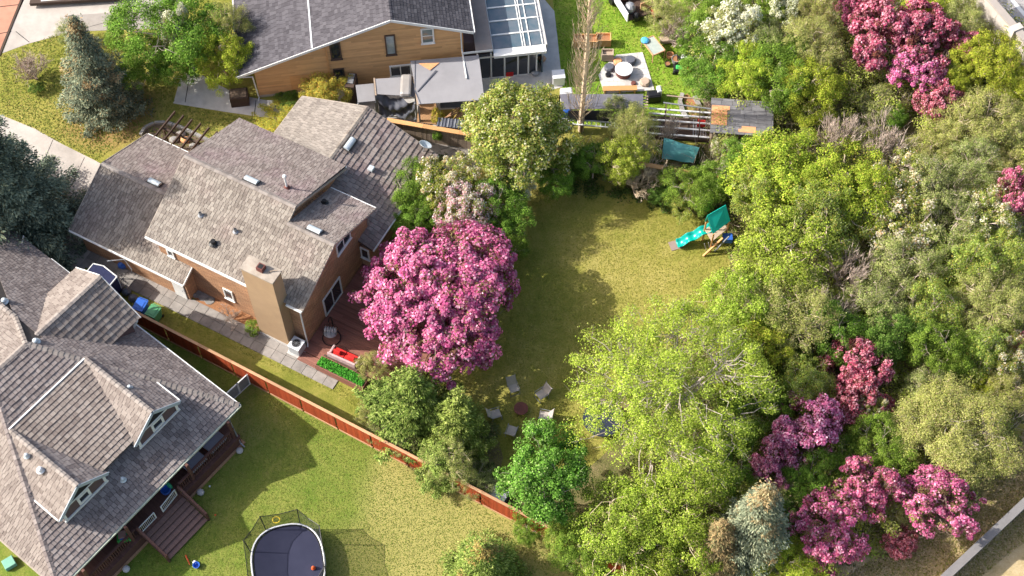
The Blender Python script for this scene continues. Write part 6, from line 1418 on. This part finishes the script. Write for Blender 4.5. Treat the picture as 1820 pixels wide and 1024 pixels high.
tree("white0", 905, 330, 40, 3.5, "white flecked shrub under the pear tree", "shrub", "shrub")
tree("green1", 740, 388, 40, 3.2, "green shrub below the wing eave behind the crabapple", "shrub", "shrub")
tree("green1", 985, 320, 34, 3.0, "dark green shrub right of the pear tree's foot", "shrub", "shrub")
tree("dark0", 1010, 300, 30, 2.4, "dark shrub in shade beside the pear tree", "shrub", "shrub")
tree("paley0", 668, 650, 28, 1.6, "bronze yellow bush at the end of the planter box", "bush", "bush")
tree("bare1", 408, 560, 22, 1.2, "dry brown bush against the brick wall", "dry_bush", "bush")
tree("green0", 449, 583, 13, .8, "small green bush at the chimney foot", "small_bush", "bush")

# ---- conifers by the fence
conif("pine_a", 501, 6.3, 2.7, PINE, levels=14, dens=1.5, droop=-.05, lift=.3, blob=.22, nsize=.22, power=.5, nbk=.62, lv=(.4, 1.35))
conif("pine_b", 502, 6.0, 2.1, ([(.20, .27, .05), (.27, .34, .08), (.12, .18, .03), (.35, .40, .12)], [3, 3, 2, 1]), levels=14, dens=1.6, droop=-.05, lift=.3, blob=.20, nsize=.20, power=.45, nbk=.65, lv=(.4, 1.35))
for key, px, py, lb in (("pine_a", 745, 760, "dark shaggy pine overhanging the red fence"), ("pine_a", 700, 742, "dark shaggy pine at the planter end, left of the bigger pine"), ("pine_b", 818, 790, "lighter shaggy pine beside the patio chairs"), ("pine_b", 790, 845, "light shaggy pine hanging over the fence gap")):
    t = thing("pine_tree", lb, "tree", P(px, py), rng.uniform(0, 6)); link("crown", PROTO[key][0], t); link("trunk", PROTO[key][1], t)
    t.scale = (.7, .7, .6) if py in (742, 845) else ((.82, .82, .95) if key == "pine_b" else (.92, .92, 1))
tree("olive0", 800, 820, 42, 3.8, "pale olive scrubby tree over the fence gap", "tree")
tree("greyg0", 672, 768, 20, 1.3, "thin grey-green bush in front of the pine at the fence", "bush", "bush")
tree("greyg1", 722, 790, 26, 1.6, "grey-green vine bush spilling over the red fence", "vine_bush", "bush")
tree("paley0", 655, 745, 22, 1.3, "straw coloured brush behind the red fence", "brush", "shrub")
tree("olive1", 655, 722, 18, .9, "low pale green shrub at the lawn corner", "low_shrub", "shrub")
tree("greyg0", 845, 850, 34, 1.6, "thin grey scrub beside the garden cart", "scrub", "shrub")
conif("spruce_c", 303, 5.2, 2.3, PINE, tip=CONE, levels=20, dens=1.3, droop=.15, blob=.22, nsize=.16, power=.75)
t = thing("spruce_tree", "olive green spruce with brown top at the bottom frame edge", "tree", P(862, 1030), .5); link("crown", PROTO["spruce_c"][0], t); link("trunk", PROTO["spruce_c"][1], t)
conif("spruce_d", 304, 9.5, 2.5, ([(.27, .30, .19), (.20, .23, .15), (.36, .37, .24), (.10, .125, .08)], [3, 3, 2, 1]), tip=CONE, levels=26, dens=1.3, droop=.3, blob=.24, nsize=.18, power=.75)
t = thing("spruce_tree", "tall grey-blue spruce with orange tip, lower right of centre", "tree", P(1322, 985), .5); link("crown", PROTO["spruce_d"][0], t); link("trunk", PROTO["spruce_d"][1], t)
conif("spruce_e", 305, 6.5, 1.9, ([(.30, .22, .11), (.24, .19, .09), (.20, .20, .09), (.38, .26, .12)], [3, 3, 2, 1]), levels=22, dens=1.1, droop=.25, blob=.2, nsize=.16, power=.75)
t = thing("spruce_tree", "brown tinged spruce left of the grey-blue one", "tree", P(1262, 1008), .9); link("crown", PROTO["spruce_e"][0], t); link("trunk", PROTO["spruce_e"][1], t)

# ---- big trees around the lower lawn
me, c = make_crown("maple_crown", 601, 2.8, .8, 6.5, *MAPLE, n_cl=210, cl_r=.48, per=85, size=.21, lob=.28, zmin=-.6)
tree("x", 970, 850, 76, 6.5, "bright green maple over the fence near the patio chairs", "maple_tree", mesh=(me, make_limbs("maple_trunk", 601, c, 1.5, 2.6, .16, barkg, .3, 1), 2.8, 6.5), rz=.4, zc=.55)
me, c = make_crown("poplar_crown", 602, 5.6, 3.0, 14.0, *LIME, n_cl=460, cl_r=.58, per=88, size=.150, lobes=17, inner=.2, zmin=-.75, spiky=.3, clump_tone=.13)
tree("x", 1196, 712, 174, 9.8, "tallest pale green tree with visible grey limbs, centre right", "birch_tree", mesh=(me, make_limbs("birch_trunk", 602, c, 4.2, 5.2, .30, barkg, .85, 4, .8, n_main=8), 5.6, 14.0), rz=0, zc=.6)
tree("lime0", 1120, 940, 92, 5.0, "pale green tree below the tallest one, over the fence end", "tree", zc=.6)
tree("lime1", 1215, 925, 78, 6.0, "pale green tree between the tallest one and brown spruce", "tree")
tree("green1", 938, 942, 26, 2.0, "small green shrub leaning over the fence below the maple", "shrub", "shrub")
tree("mix0", 1005, 968, 34, 2.6, "mottled shrub covering the last stretch of red fence", "shrub", "shrub")
tree("green0", 1030, 975, 50, 3.4, "green shrub where the red fence ends", "shrub", "shrub")
tree("lime0", 1170, 990, 70, 3.6, "pale green shrub at the bottom edge near the fence end", "shrub", "shrub")
tree("ylime1", 1345, 640, 70, 5.6, "yellow-green tree on the right flank of the tallest tree", "tree")
tree("green1", 1340, 735, 56, 4.4, "deep green tree right of the tallest tree", "tree")
tree("green0", 1290, 815, 56, 4.2, "green tree at the lower right foot of the tallest tree", "tree")
tree("dark0", 1395, 650, 52, 3.8, "dark green tree above the purple-pink crabapples", "tree")
tree("ylime0", 1402, 1010, 56, 3.4, "rounded yellow-green bush at the bottom edge", "round_bush", "bush", ry=.9)

# ---- the pale feathery group right of the playset
tree("lime1", 1398, 470, 92, 5.6, "feathery pale green tree overhanging the playset", "tree")
tree("lime0", 1318, 560, 76, 5.6, "feathery pale green tree at the lawn's right edge", "tree")
tree("olive1", 1400, 560, 80, 5.6, "pale olive tree behind the lawn's right edge", "tree")
tree("ylime1", 1400, 315, 92, 5.6, "yellow-green tree below the shed roof", "tree")
tree("ylime0", 1500, 335, 82, 5.6, "yellow-green tree with orange buds right of the shed", "tree")
tree("mix0", 1350, 345, 46, 5.0, "flecked green tree just above the playset roof", "tree")
tree("mix1", 1460, 400, 72, 5.6, "mottled green and ochre tree in the middle of the wood", "tree")
tree("green1", 1330, 290, 40, 3.6, "green bush at the shed's lower corner", "bush", "bush")
tree("cream0", 1285, 262, 22, 2.0, "cream flecked small bush by the shed wall", "small_bush", "bush")
tree("bare1", 1478, 545, 72, 6.2, "brown leafless tree with splayed branches, mid wood", "bare_tree", "tree")
tree("bare0", 1515, 470, 66, 6.2, "brown leafless tree above the splayed one", "bare_tree", "tree")
tree("bare0", 1492, 230, 52, 6.2, "grey leafless bush right of the shed, left of two", "bare_bush", "bush")
tree("bare1", 1578, 255, 66, 6.0, "grey leafless bush right of the shed, right of two", "bare_bush", "bush")
tree("bare1", 1436, 640, 30, 3.0, "thin leafless bush above the rose pink tree", "bare_bush", "bush")

# ---- hedge row below the cedar fence
tree("olive1", 1128, 236, 36, 4.6, "pale green half-bare tree overhanging the white ladder", "tree")
tree("lime1", 1108, 285, 44, 4.4, "light green sprawling tree with dead lower branches", "tree")
tree("dead0", 1132, 292, 78, 4.4, "dead grey branches spreading onto the lawn", "dead_tree", "tree")
tree("bare2", 1190, 225, 30, 4.0, "bare stems rising beside the pipe rack", "bare_bush", "bush")
tree("green1", 1055, 290, 36, 3.2, "green shrub left of the dead branches", "shrub", "shrub")
tree("green0", 1228, 335, 46, 3.2, "dense green shrub below the teal tarp", "shrub", "shrub")
tree("green1", 1272, 316, 36, 3.2, "dense green shrub between teal tarp and yellow-green trees", "shrub", "shrub")
tree("mix0", 1225, 360, 34, 2.4, "mottled shrub at the lawn's top edge near the slide", "shrub", "shrub")
tree("dark0", 1180, 345, 26, 2.0, "dark little shrub at the lawn's top edge", "shrub", "shrub")

# ---- upper gardens
pm = make_bare("poplar_branches", 77, 1, .2, twigt, stems=1) if False else None
def make_columnar(seed, h, rad):
    r = random.Random(seed); mb = MB(); mb.tube([(0, 0, 0), (.05, .02, h * .5), (0, 0, h * .96)], .2, .03, 7)
    for i in range(230):
        z = h * (0.04 + .86 * r.random() ** 1.05); a = r.uniform(0, 6.28); ln = r.uniform(1.4, 3.8) * (1 - .45 * z / h)
        p = Vector((0, 0, z)); d = Vector((math.cos(a) * .62, math.sin(a) * .62, 1)).normalized(); q = p + d * ln * .5 + Vector((0, 0, ln * .05)); e = q + Vector((math.cos(a) * .12, math.sin(a) * .12, 1)).normalized() * ln * .55
        mb.tube([p, q, e], .022, .008, 3, cap=False, tone=r.random())
        for _ in range(7):
            s_ = (p.lerp(q, r.uniform(.3, 1)) if r.random() < .5 else q.lerp(e, r.random())); dv = Vector((r.gauss(0, .3) + math.cos(a) * .25, r.gauss(0, .3) + math.sin(a) * .25, 1)).normalized() * r.uniform(.35, .9)
            w = Vector((r.gauss(0, 1), r.gauss(0, 1), 0)).normalized() * .013; mb.add([s_ - w, s_ + w, s_ + dv], [(0, 1, 2)], r.random())
    return mb.mesh("poplar_branches", twigt)
pb = thing("bare_poplar", "tall narrow leafless poplar rising from the cedar fence", "tree", P(1032, 232), 0); link("branches", make_columnar(7, 17.0, 1.7), pb)
tree("greyg2", 1100, 205, 30, 3.0, "grey twiggy shrub growing against the awning", "shrub", "shrub")
tree("bare0", 1205, 48, 44, 3.6, "pinkish leafless bush beside the junk trailer", "bare_bush", "bush")
tree("olive0", 1182, 22, 38, 3.0, "olive bush behind the junk trailer", "bush", "bush")
tree("green1", 1236, 70, 40, 3.2, "green shrub right of the pinkish leafless bush", "shrub", "shrub")
tree("green0", 1262, 15, 44, 4.0, "green tree at the top edge left of the white blossom", "tree")
tree("white0", 1302, 52, 50, 5.0, "white blossoming tree, larger of two near the top edge", "blossom_tree")
tree("white0", 1395, 24, 34, 4.4, "white blossoming tree, smaller of two near the top edge", "blossom_tree")
tree("green1", 1350, 10, 40, 4.0, "green tree between the two white blossoming trees", "tree")
tree("green0", 1265, 130, 48, 3.8, "green bush above the curved stone border", "bush", "bush")
tree("ylime1", 1320, 130, 55, 4.4, "bright green bush above the shed's left half", "bush", "bush")
tree("green0", 1385, 130, 60, 4.8, "bright green tree above the shed's right half", "tree")
tree("ylime0", 1440, 165, 54, 4.6, "yellow-green tree right above the leafless pair", "tree")
tree("greyg0", 1370, 80, 38, 4.2, "grey twiggy tree below the smaller white blossom", "tree")
tree("olive1", 1440, 85, 50, 5.0, "pale olive tree left of the rose pink thicket", "tree")
tree("olive0", 1452, 22, 42, 5.0, "pale olive tree at the top edge left of the pinks", "tree")
tree("bare0", 1268, 182, 26, 2.0, "grey leafless twigs just above the shed roof", "bare_bush", "bush")
tree("paley0", 1240, 198, 14, 1.0, "straw coloured clump in the curved bed", "ornamental_grass", "grass clump")

# ---- pink trees, upper right
tree("dpink0", 1560, 62, 62, 5.4, "rose pink tree, broadest of the upper right thicket", "crabapple_tree", group="pink crabapple trees")
tree("dpink1", 1642, 68, 60, 5.2, "dusky pink tree with bronze leaves near the sound wall", "crabapple_tree", group="pink crabapple trees")
tree("pink1", 1520, 14, 34, 4.6, "pink tree touching the top frame edge", "crabapple_tree", group="pink crabapple trees")
tree("pink0", 1632, 132, 46, 4.2, "bright pink tree in the middle of the upper right thicket", "crabapple_tree", group="pink crabapple trees")
tree("dpink0", 1672, 184, 42, 3.8, "rose pink tree at the lower end of the upper right thicket", "crabapple_tree", group="pink crabapple trees")
tree("dpink1", 1716, 90, 34, 3.8, "small dusky pink bush nearest the sound wall", "crabapple_bush", "bush", group="pink crabapple trees")
tree("pink2", 1808, 355, 40, 5.0, "pink tree cut by the right frame edge, upper half", "crabapple_tree", group="pink crabapple trees")
tree("pink1", 1822, 620, 22, 3.4, "pink bush cut by the right frame edge, lower half", "crabapple_bush", "bush", group="pink crabapple trees")
tree("ylime0", 1755, 108, 56, 4.4, "vivid yellow-green bush below the sound wall's pilaster", "bush", "bush")
tree("ylime1", 1700, 145, 36, 3.2, "vivid yellow-green bush beside the bright pink tree", "bush", "bush")
tree("ylime0", 1640, 12, 46, 4.0, "yellow-green bush at the top edge between pinks and wall", "bush", "bush")
tree("olive1", 1700, 40, 44, 3.8, "olive bush against the sound wall's foot", "bush", "bush")
tree("ylime1", 1795, 150, 38, 3.2, "yellow-green bush near the right edge below the wall", "bush", "bush")
tree("paley0", 1755, 215, 62, 4.2, "pale straw-green tree below the vivid bushes", "tree")
tree("olive0", 1700, 235, 48, 3.6, "pale olive tree below the rose pink tree", "tree")
tree("paley0", 1650, 275, 44, 3.0, "straw-green scrub right of the leafless pair", "scrub", "shrub")
tree("greyg1", 1555, 190, 34, 2.6, "grey-green scrub left of the rose pink tree's foot", "scrub", "shrub")
tree("green1", 1590, 205, 24, 2.2, "round green bush below the bright pink tree", "bush", "bush")
tree("olive0", 1800, 250, 40, 3.0, "pale olive scrub at the right frame edge", "scrub", "shrub")
tree("greyg2", 1730, 300, 52, 4.0, "grey-green tree left of the pink tree at the right edge", "tree")
tree("paley0", 1790, 300, 36, 3.2, "straw-green bush above the pink tree at the right edge", "bush", "bush")

# ---- middle right wood
tree("cream0", 1600, 330, 56, 4.8, "cream flecked tree right of the orange-budded tree", "tree")
tree("greyg0", 1660, 340, 56, 4.8, "grey-green tree in the upper middle of the right wood", "tree")
tree("cream0", 1600, 405, 62, 4.8, "grey and cream flecked tree, centre of the right wood", "tree")
tree("greyg1", 1690, 410, 62, 4.8, "grey-green tree right of the cream flecked one", "tree")
tree("greyg2", 1610, 480, 60, 4.8, "grey twiggy tree below the cream flecked one", "tree")
tree("cream0", 1755, 395, 50, 4.8, "cream flecked tree left of the right edge pink", "tree")
tree("mix1", 1725, 470, 58, 4.8, "mottled green tree in the right wood", "tree")
tree("mix0", 1800, 460, 46, 4.8, "mottled tree under the right edge pink tree", "tree")
tree("olive1", 1760, 535, 66, 4.8, "olive feathery tree near the right edge, above the wood's gap", "tree")
tree("greyg0", 1560, 545, 54, 4.8, "grey-green tree right of the brown leafless trees", "tree")
tree("dark0", 1575, 600, 56, 4.8, "dark green tree above the rose tree of the lower right", "tree")
tree("mix0", 1650, 560, 52, 4.8, "green tree beside the olive feathery one", "tree")
tree("green1", 1665, 628, 54, 4.8, "rounded green tree above the large olive tree", "tree")
tree("mix1", 1735, 625, 46, 4.4, "dark green tree near the right edge", "tree")
tree("green1", 1480, 600, 56, 4.8, "green tree under the brown leafless trees", "tree")
tree("mix1", 1430, 690, 50, 4.8, "mottled green tree left of the red-leaved tree", "tree")
tree("cream0", 1790, 640, 44, 4.0, "cream flecked bush at the right edge", "bush", "bush")
tree("paley0", 1800, 700, 40, 3.4, "straw-green bush at the right edge beside the dry grass", "bush", "bush")
tree("ylime0", 1748, 690, 26, 2.6, "small vivid bush above the dry grass strip", "bush", "bush")
me, c = make_crown("olive_crown", 701, 3.7, .9, 5.6, *OLIVE, n_cl=330, cl_r=.5, per=130, size=.12, lob=.18, spiky=.45, clump_tone=.08)
tree("x", 1692, 770, 106, 4.8, "large round pale olive tree beside the dry grass, lower right", "olive_tree", mesh=(me, make_limbs("olive_trunk", 701, c, 1.3, 3.4, .2, barkg, .7, 3), 3.7, 5.6), rz=0, ry=.9)
tree("dpink1", 1520, 655, 52, 4.8, "red-leaved pink tree, uppermost of the lower right group", "crabapple_tree", group="pink crabapple trees")
tree("dpink0", 1528, 715, 50, 4.6, "rose tree just below the red-leaved one", "crabapple_tree", group="pink crabapple trees")
tree("mauve0", 1430, 768, 60, 4.8, "purple-pink crabapple, middle of the lower right group", "crabapple_tree", group="pink crabapple trees")
tree("mauve0", 1372, 826, 42, 4.2, "purple-pink crabapple beside the grey-blue spruce", "crabapple_tree", group="pink crabapple trees")
tree("pink0", 1468, 940, 66, 4.6, "strong pink crabapple nearest the bottom edge", "crabapple_tree", group="pink crabapple trees")
tree("pink2", 1535, 872, 54, 4.4, "pink crabapple with gaps, centre of the lower right group", "crabapple_tree", group="pink crabapple trees")
tree("pink1", 1672, 900, 72, 4.2, "wide pink crabapple beside the boundary wall's shadow", "crabapple_tree", group="pink crabapple trees", ry=.75)
tree("dpink1", 1600, 965, 30, 2.2, "sparse pink bush on the dry grass", "crabapple_bush", "bush", group="pink crabapple trees")
tree("green0", 1440, 850, 44, 3.6, "green bush framed by the purple-pink trees", "bush", "bush")
tree("green1", 1560, 790, 54, 4.0, "green bush left of the large olive tree", "bush", "bush")
tree("cream0", 1545, 735, 24, 4.2, "cream flecked small tree beside the rose tree", "small_tree", "tree")
tree("paley0", 1590, 905, 36, 2.4, "yellowish bush between the two lower pink trees", "bush", "bush")
tree("dark0", 1395, 920, 40, 3.2, "dark green bush between spruce and strong pink crabapple", "bush", "bush")
tree("greyg1", 1400, 880, 30, 3.0, "thin grey-green bush above the dark one by the spruce", "bush", "bush")
tree("green0", 1500, 820, 38, 3.0, "green bush amid the lower right pinks", "bush", "bush")
tree("bare2", 1590, 815, 30, 2.6, "leafless bush at the left foot of the large olive tree", "bare_bush", "bush")
tree("greyg2", 1650, 690, 40, 3.6, "grey-green bush behind the large olive tree", "bush", "bush")
tree("mix0", 1500, 560, 30, 3.2, "mottled bush beside the splayed leafless tree", "bush", "bush")

# ---- ground cover, lawn tufts
def scatter(name, poly_px, n, size, z, pal, seed, m_=grassM, up=1.0, h=.05, clump=0, blobr=.5, zr=None):
    r = np.random.default_rng(seed); w = [P(*p) for p in poly_px]; xs = [p.x for p in w]; ys = [p.y for p in w]
    pts = []; need = n
    X = np.array([[p.x, p.y] for p in w])
    def inside(q):
        c = np.zeros(len(q), bool); j = len(X) - 1
        for i in range(len(X)):
            cond = ((X[i, 1] > q[:, 1]) != (X[j, 1] > q[:, 1])) & (q[:, 0] < (X[j, 0] - X[i, 0]) * (q[:, 1] - X[i, 1]) / (X[j, 1] - X[i, 1] + 1e-12) + X[i, 0])
            c ^= cond; j = i
        return c
    while sum(len(p) for p in pts) < (clump or n):
        q = np.stack([r.uniform(min(xs), max(xs), 20000), r.uniform(min(ys), max(ys), 20000)], 1); pts.append(q[inside(q)])
    q = np.concatenate(pts)[:(clump or n)]
    if clump:
        per = n // clump; ci = np.repeat(np.arange(clump), per); o = sph(r, len(ci), -.1) * (r.random(len(ci)) ** .4 * blobr * r.uniform(.5, 1.3, clump)[ci])[:, None]
        pos = np.concatenate([q[ci], np.zeros((len(ci), 1))], 1) + o * np.array([1, 1, .6]); pos[:, 2] = np.abs(pos[:, 2]) + .03
        if zr: pos[:, 2] += r.uniform(zr[0], zr[1], clump)[ci]
        nor = o + np.array([0, 0, .5]) + r.normal(size=o.shape) * .3; C = pick(r, pal[0], pal[1], len(ci)) * np.clip(r.normal(1, .2, clump), .5, 1.5)[ci][:, None]
        n2 = len(ci)
    else:
        pos = np.concatenate([q, r.uniform(.01, h, (len(q), 1))], 1); nor = r.normal(size=pos.shape) * .35 + np.array([0, 0, up]); C = pick(r, pal[0], pal[1], len(q), .2); n2 = len(q)
    me = quads_mesh(name, leaf_quads(r, pos, nor, size), np.clip(C, 0, 1), m_)
    o = link(name, me); o['kind'] = 'stuff'; return o
wood_poly = [(1230, 130), (1255, 250), (1300, 400), (1310, 470), (1300, 570), (1150, 660), (1110, 800), (1100, 1000), (1480, 1050), (1590, 960), (1720, 900), (1790, 800), (1830, 640), (1850, 130), (1730, -30), (1240, -40)]
scatter("undergrowth", wood_poly, 120000, .16, 0, ([(.26, .31, .07), (.33, .33, .14), (.16, .20, .05), (.38, .31, .17), (.30, .40, .06)], [3, 2, 2, 2, 1.5]), 1, leafM, clump=1100, blobr=.75)
scatter("scrub", wood_poly, 190000, .12, 0, ([(.33, .40, .07), (.40, .42, .14), (.22, .29, .05), (.43, .37, .18), (.36, .48, .07)], [3, 2.5, 1.6, 1.5, 1.8]), 21, leafM, clump=1500, blobr=.7, zr=(.4, 2.7))
def twig_mass(name, poly, n, seed, hmax=3.2):
    r = np.random.default_rng(seed); w = np.array([[P(*p).x, P(*p).y] for p in poly]); q = np.stack([r.uniform(w[:, 0].min(), w[:, 0].max(), n * 3), r.uniform(w[:, 1].min(), w[:, 1].max(), n * 3)], 1)
    c = np.zeros(len(q), bool); j = len(w) - 1
    for i in range(len(w)):
        c ^= ((w[i, 1] > q[:, 1]) != (w[j, 1] > q[:, 1])) & (q[:, 0] < (w[j, 0] - w[i, 0]) * (q[:, 1] - w[i, 1]) / (w[j, 1] - w[i, 1] + 1e-12) + w[i, 0]); j = i
    q = q[c][:n]; per = 26; ci = np.repeat(np.arange(len(q)), per); m = len(ci)
    base = np.concatenate([q, np.zeros((len(q), 1))], 1)[ci]; d = unit(np.stack([r.normal(0, .42, m), r.normal(0, .42, m), np.ones(m)], 1)); H = (r.uniform(1.2, hmax, len(q)))[ci]
    s0 = base + d * (H * r.uniform(0, .6, m))[:, None]; d2 = unit(d + r.normal(0, .35, (m, 3))); e = s0 + d2 * (H * r.uniform(.25, .5, m))[:, None]
    side = unit(np.cross(d2, r.normal(size=(m, 3)))) * .016
    V = np.stack([s0 - side, s0 + side, e + side * .25, e - side * .25], 1)
    me = quads_mesh(name, V, pick(r, [(.50, .41, .34), (.42, .34, .29), (.58, .49, .38)], [1, 1, 1], m, .2), leafM); o = link(name, me); o['kind'] = 'stuff'
twig_mass("scrub_twigs", wood_poly, 420, 31)
twig_mass("scrub_twigs", [(985, 280), (1100, 262), (1270, 262), (1300, 350), (1080, 330)], 24, 32, 2.4)
scatter("undergrowth", [(985, 280), (1100, 262), (1270, 262), (1310, 400), (1230, 385), (1080, 345), (985, 345)], 16000, .14, 0, ([(.12, .18, .04), (.08, .12, .03), (.20, .17, .08)], [3, 2, 1]), 2, leafM, clump=150, blobr=.55)
scatter("undergrowth", [(700, 320), (780, 275), (850, 330), (900, 470), (880, 500), (720, 420)], 9000, .14, 0, ([(.12, .20, .04), (.08, .14, .03), (.20, .17, .08)], [3, 2, 1]), 3, leafM, clump=90, blobr=.5)
scatter("undergrowth", [(650, 720), (720, 690), (880, 760), (900, 900), (1090, 1000), (1090, 1024), (960, 930), (700, 790)], 14000, .13, 0, ([(.14, .16, .06), (.09, .11, .04), (.22, .18, .09)], [3, 2, 1]), 4, leafM, clump=160, blobr=.4)
scatter("lawn_tufts", [(880, 330), (1010, 345), (1230, 385), (1310, 430), (1310, 560), (1160, 650), (1080, 760), (900, 880), (700, 780), (600, 700), (230, 545), (260, 520), (480, 640), (700, 720), (880, 500)], 42000, .075, 0, ([(.28, .265, .055), (.235, .24, .042), (.315, .28, .07), (.185, .21, .032)], [3, 3, 1.5, 2]), 5, h=.025)
scatter("lawn_tufts", [(235, 562), (455, 690), (700, 812), (960, 958), (1090, 1030), (60, 1100), (170, 1030), (420, 800), (425, 715), (246, 590)], 40000, .07, 0, ([(.17, .22, .035), (.21, .24, .05), (.13, .19, .028), (.26, .26, .08)], [3, 2, 2, 1]), 6, h=.025)
scatter("lawn_tufts", [(0, 100), (100, 60), (240, 70), (310, 150), (310, 185), (500, 220), (400, 280), (240, 240), (170, 285), (0, 200)], 14000, .12, 0, ([(.26, .25, .06), (.20, .235, .045), (.32, .27, .09), (.14, .19, .03)], [3, 3, 1, 2]), 7, h=.03)
scatter("lawn_tufts", [(980, -20), (1002, 150), (1002, 215), (1250, 240), (1210, 120), (1180, -20)], 11000, .12, 0, ([(.20, .32, .03), (.28, .36, .05), (.12, .22, .02), (.36, .34, .10)], [3, 2, 2, 1]), 8, h=.05)
scatter("dry_tufts", [(1480, 1040), (1590, 970), (1750, 890), (1800, 800), (1850, 700), (1900, 900), (1700, 1060)], 16000, .13, 0, ([(.44, .34, .18), (.32, .28, .10), (.50, .40, .24), (.22, .22, .06)], [3, 2, 2, 2]), 9, h=.07)
